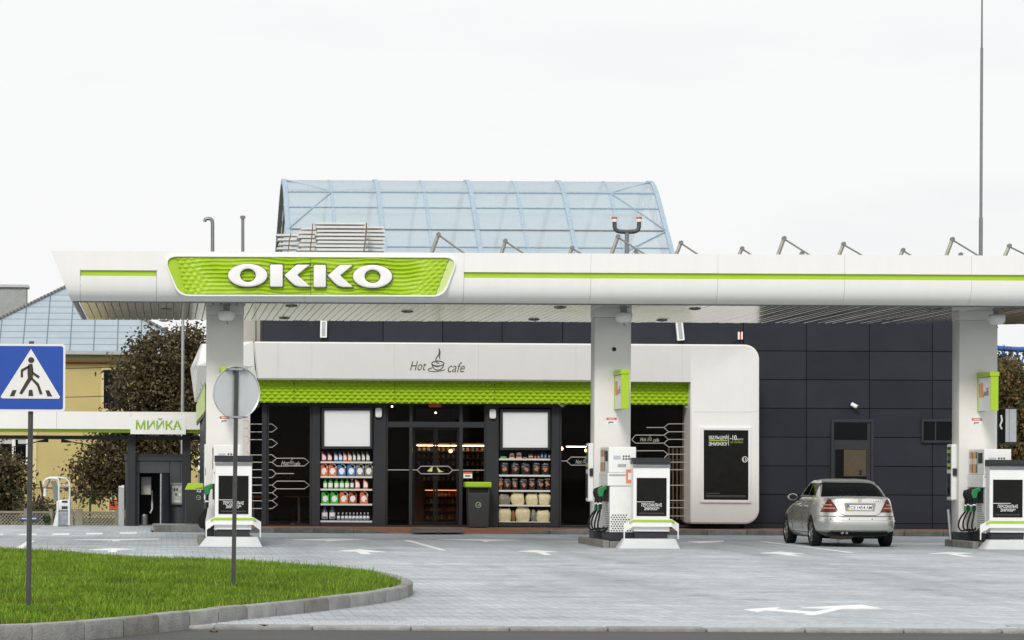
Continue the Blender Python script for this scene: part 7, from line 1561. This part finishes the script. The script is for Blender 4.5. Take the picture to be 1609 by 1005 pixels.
vx0 = XX(448, 125.6, 285); vx1 = XX(1029.5, 125.6, 285)
vt = thing('glazed_vault', 'pale blue translucent barrel vaulted hall roof behind the canopy', 'hall', ((vx0 + vx1) / 2, Yc_, 0))
def V(x, a, o=0.0):
    """point of the vault above depth a, o outside the skin"""
    z = float(np.interp(a, [p[0] for p in VPR], [p[1] for p in VPR])); zf = float(np.interp(a + 0.3, [p[0] for p in VPR], [p[1] for p in VPR])); zb_ = float(np.interp(a - 0.3, [p[0] for p in VPR], [p[1] for p in VPR]))
    t = Vector((0, 0.6, zf - zb_)).normalized(); return Vector((x, a - t.z * o, z + t.y * o))
A = np.concatenate([np.linspace(115, 124, 10), np.linspace(124.4, 130, 16), np.linspace(131, 140, 10)])
for k in range(8):
    a, b = vx0 + (vx1 - vx0) * k / 8 + 0.01, vx0 + (vx1 - vx0) * (k + 1) / 8 - 0.01
    MB().grid([[V(a, t_), V((a + b) / 2, t_, 0.0), V(b, t_)] for t_ in A]).build('glazing_sheet', PC, vt, smooth=60)
for k in range(9):
    x = vx0 + (vx1 - vx0) * k / 8; big = k % 2 == 0
    mb = MB(); r_ = 0.085 if big else 0.06
    rows = [[V(x - r_, t_, 0.05 if big else 0.02), V(x + r_, t_, 0.05 if big else 0.02), V(x + r_, t_, -0.16), V(x - r_, t_, -0.16), V(x - r_, t_, 0.05 if big else 0.02)] for t_ in A]
    mb.grid(rows).build('rib', VST, vt, smooth=40)
for t_, r_ in ((121.5, 0.032), (122.65, 0.028), (124.1, 0.028), (125.2, 0.042), (128.8, 0.05), (131.0, 0.05), (134.0, 0.05), (118.0, 0.05)):
    MB().tube([V(vx0, t_, 0.03), V(vx1, t_, 0.03)], r_, 6).build('purlin', VST if t_ != 122.65 else GREY, vt)
for (xa_, aa), (xb_, ab) in (((0, 122.65), (1, 125.2)), ((8, 122.65), (7, 125.2)), ((8, 122.65), (7, 121.2)), ((0, 126.6), (1, 125.2)), ((8, 126.6), (7, 125.2))):
    X_ = lambda k: vx0 + (vx1 - vx0) * k / 8; MB().tube([V(X_(xa_), aa, 0.04), V(X_(xb_), ab, 0.04)], 0.03, 6).build('brace', VST, vt)
# end truss and walls
for xx_ in (vx0 + 0.1, vx1 - 0.1):
    mb = MB(); prev = None
    for t_ in np.linspace(115.5, 139.5, 19):
        p, q = V(xx_, t_, -0.12), V(xx_, t_, -0.9); mb.tube([p, q], 0.04, 5)
        if prev is not None: mb.tube([prev, p], 0.035, 5); mb.tube([prev, q], 0.05, 5)
        prev = q
    mb.build('end_truss', STEELB, vt)
MB().box(vx0, vx1, Yc_ - va - 0.05, Yc_ - va + 0.05, -0.3, vz).box(vx0, vx1, Yc_ + va - 0.05, Yc_ + va + 0.05, -0.3, vz2).build('side_wall', mat('hall_wall', (0.40, 0.42, 0.42), 0.7), vt)
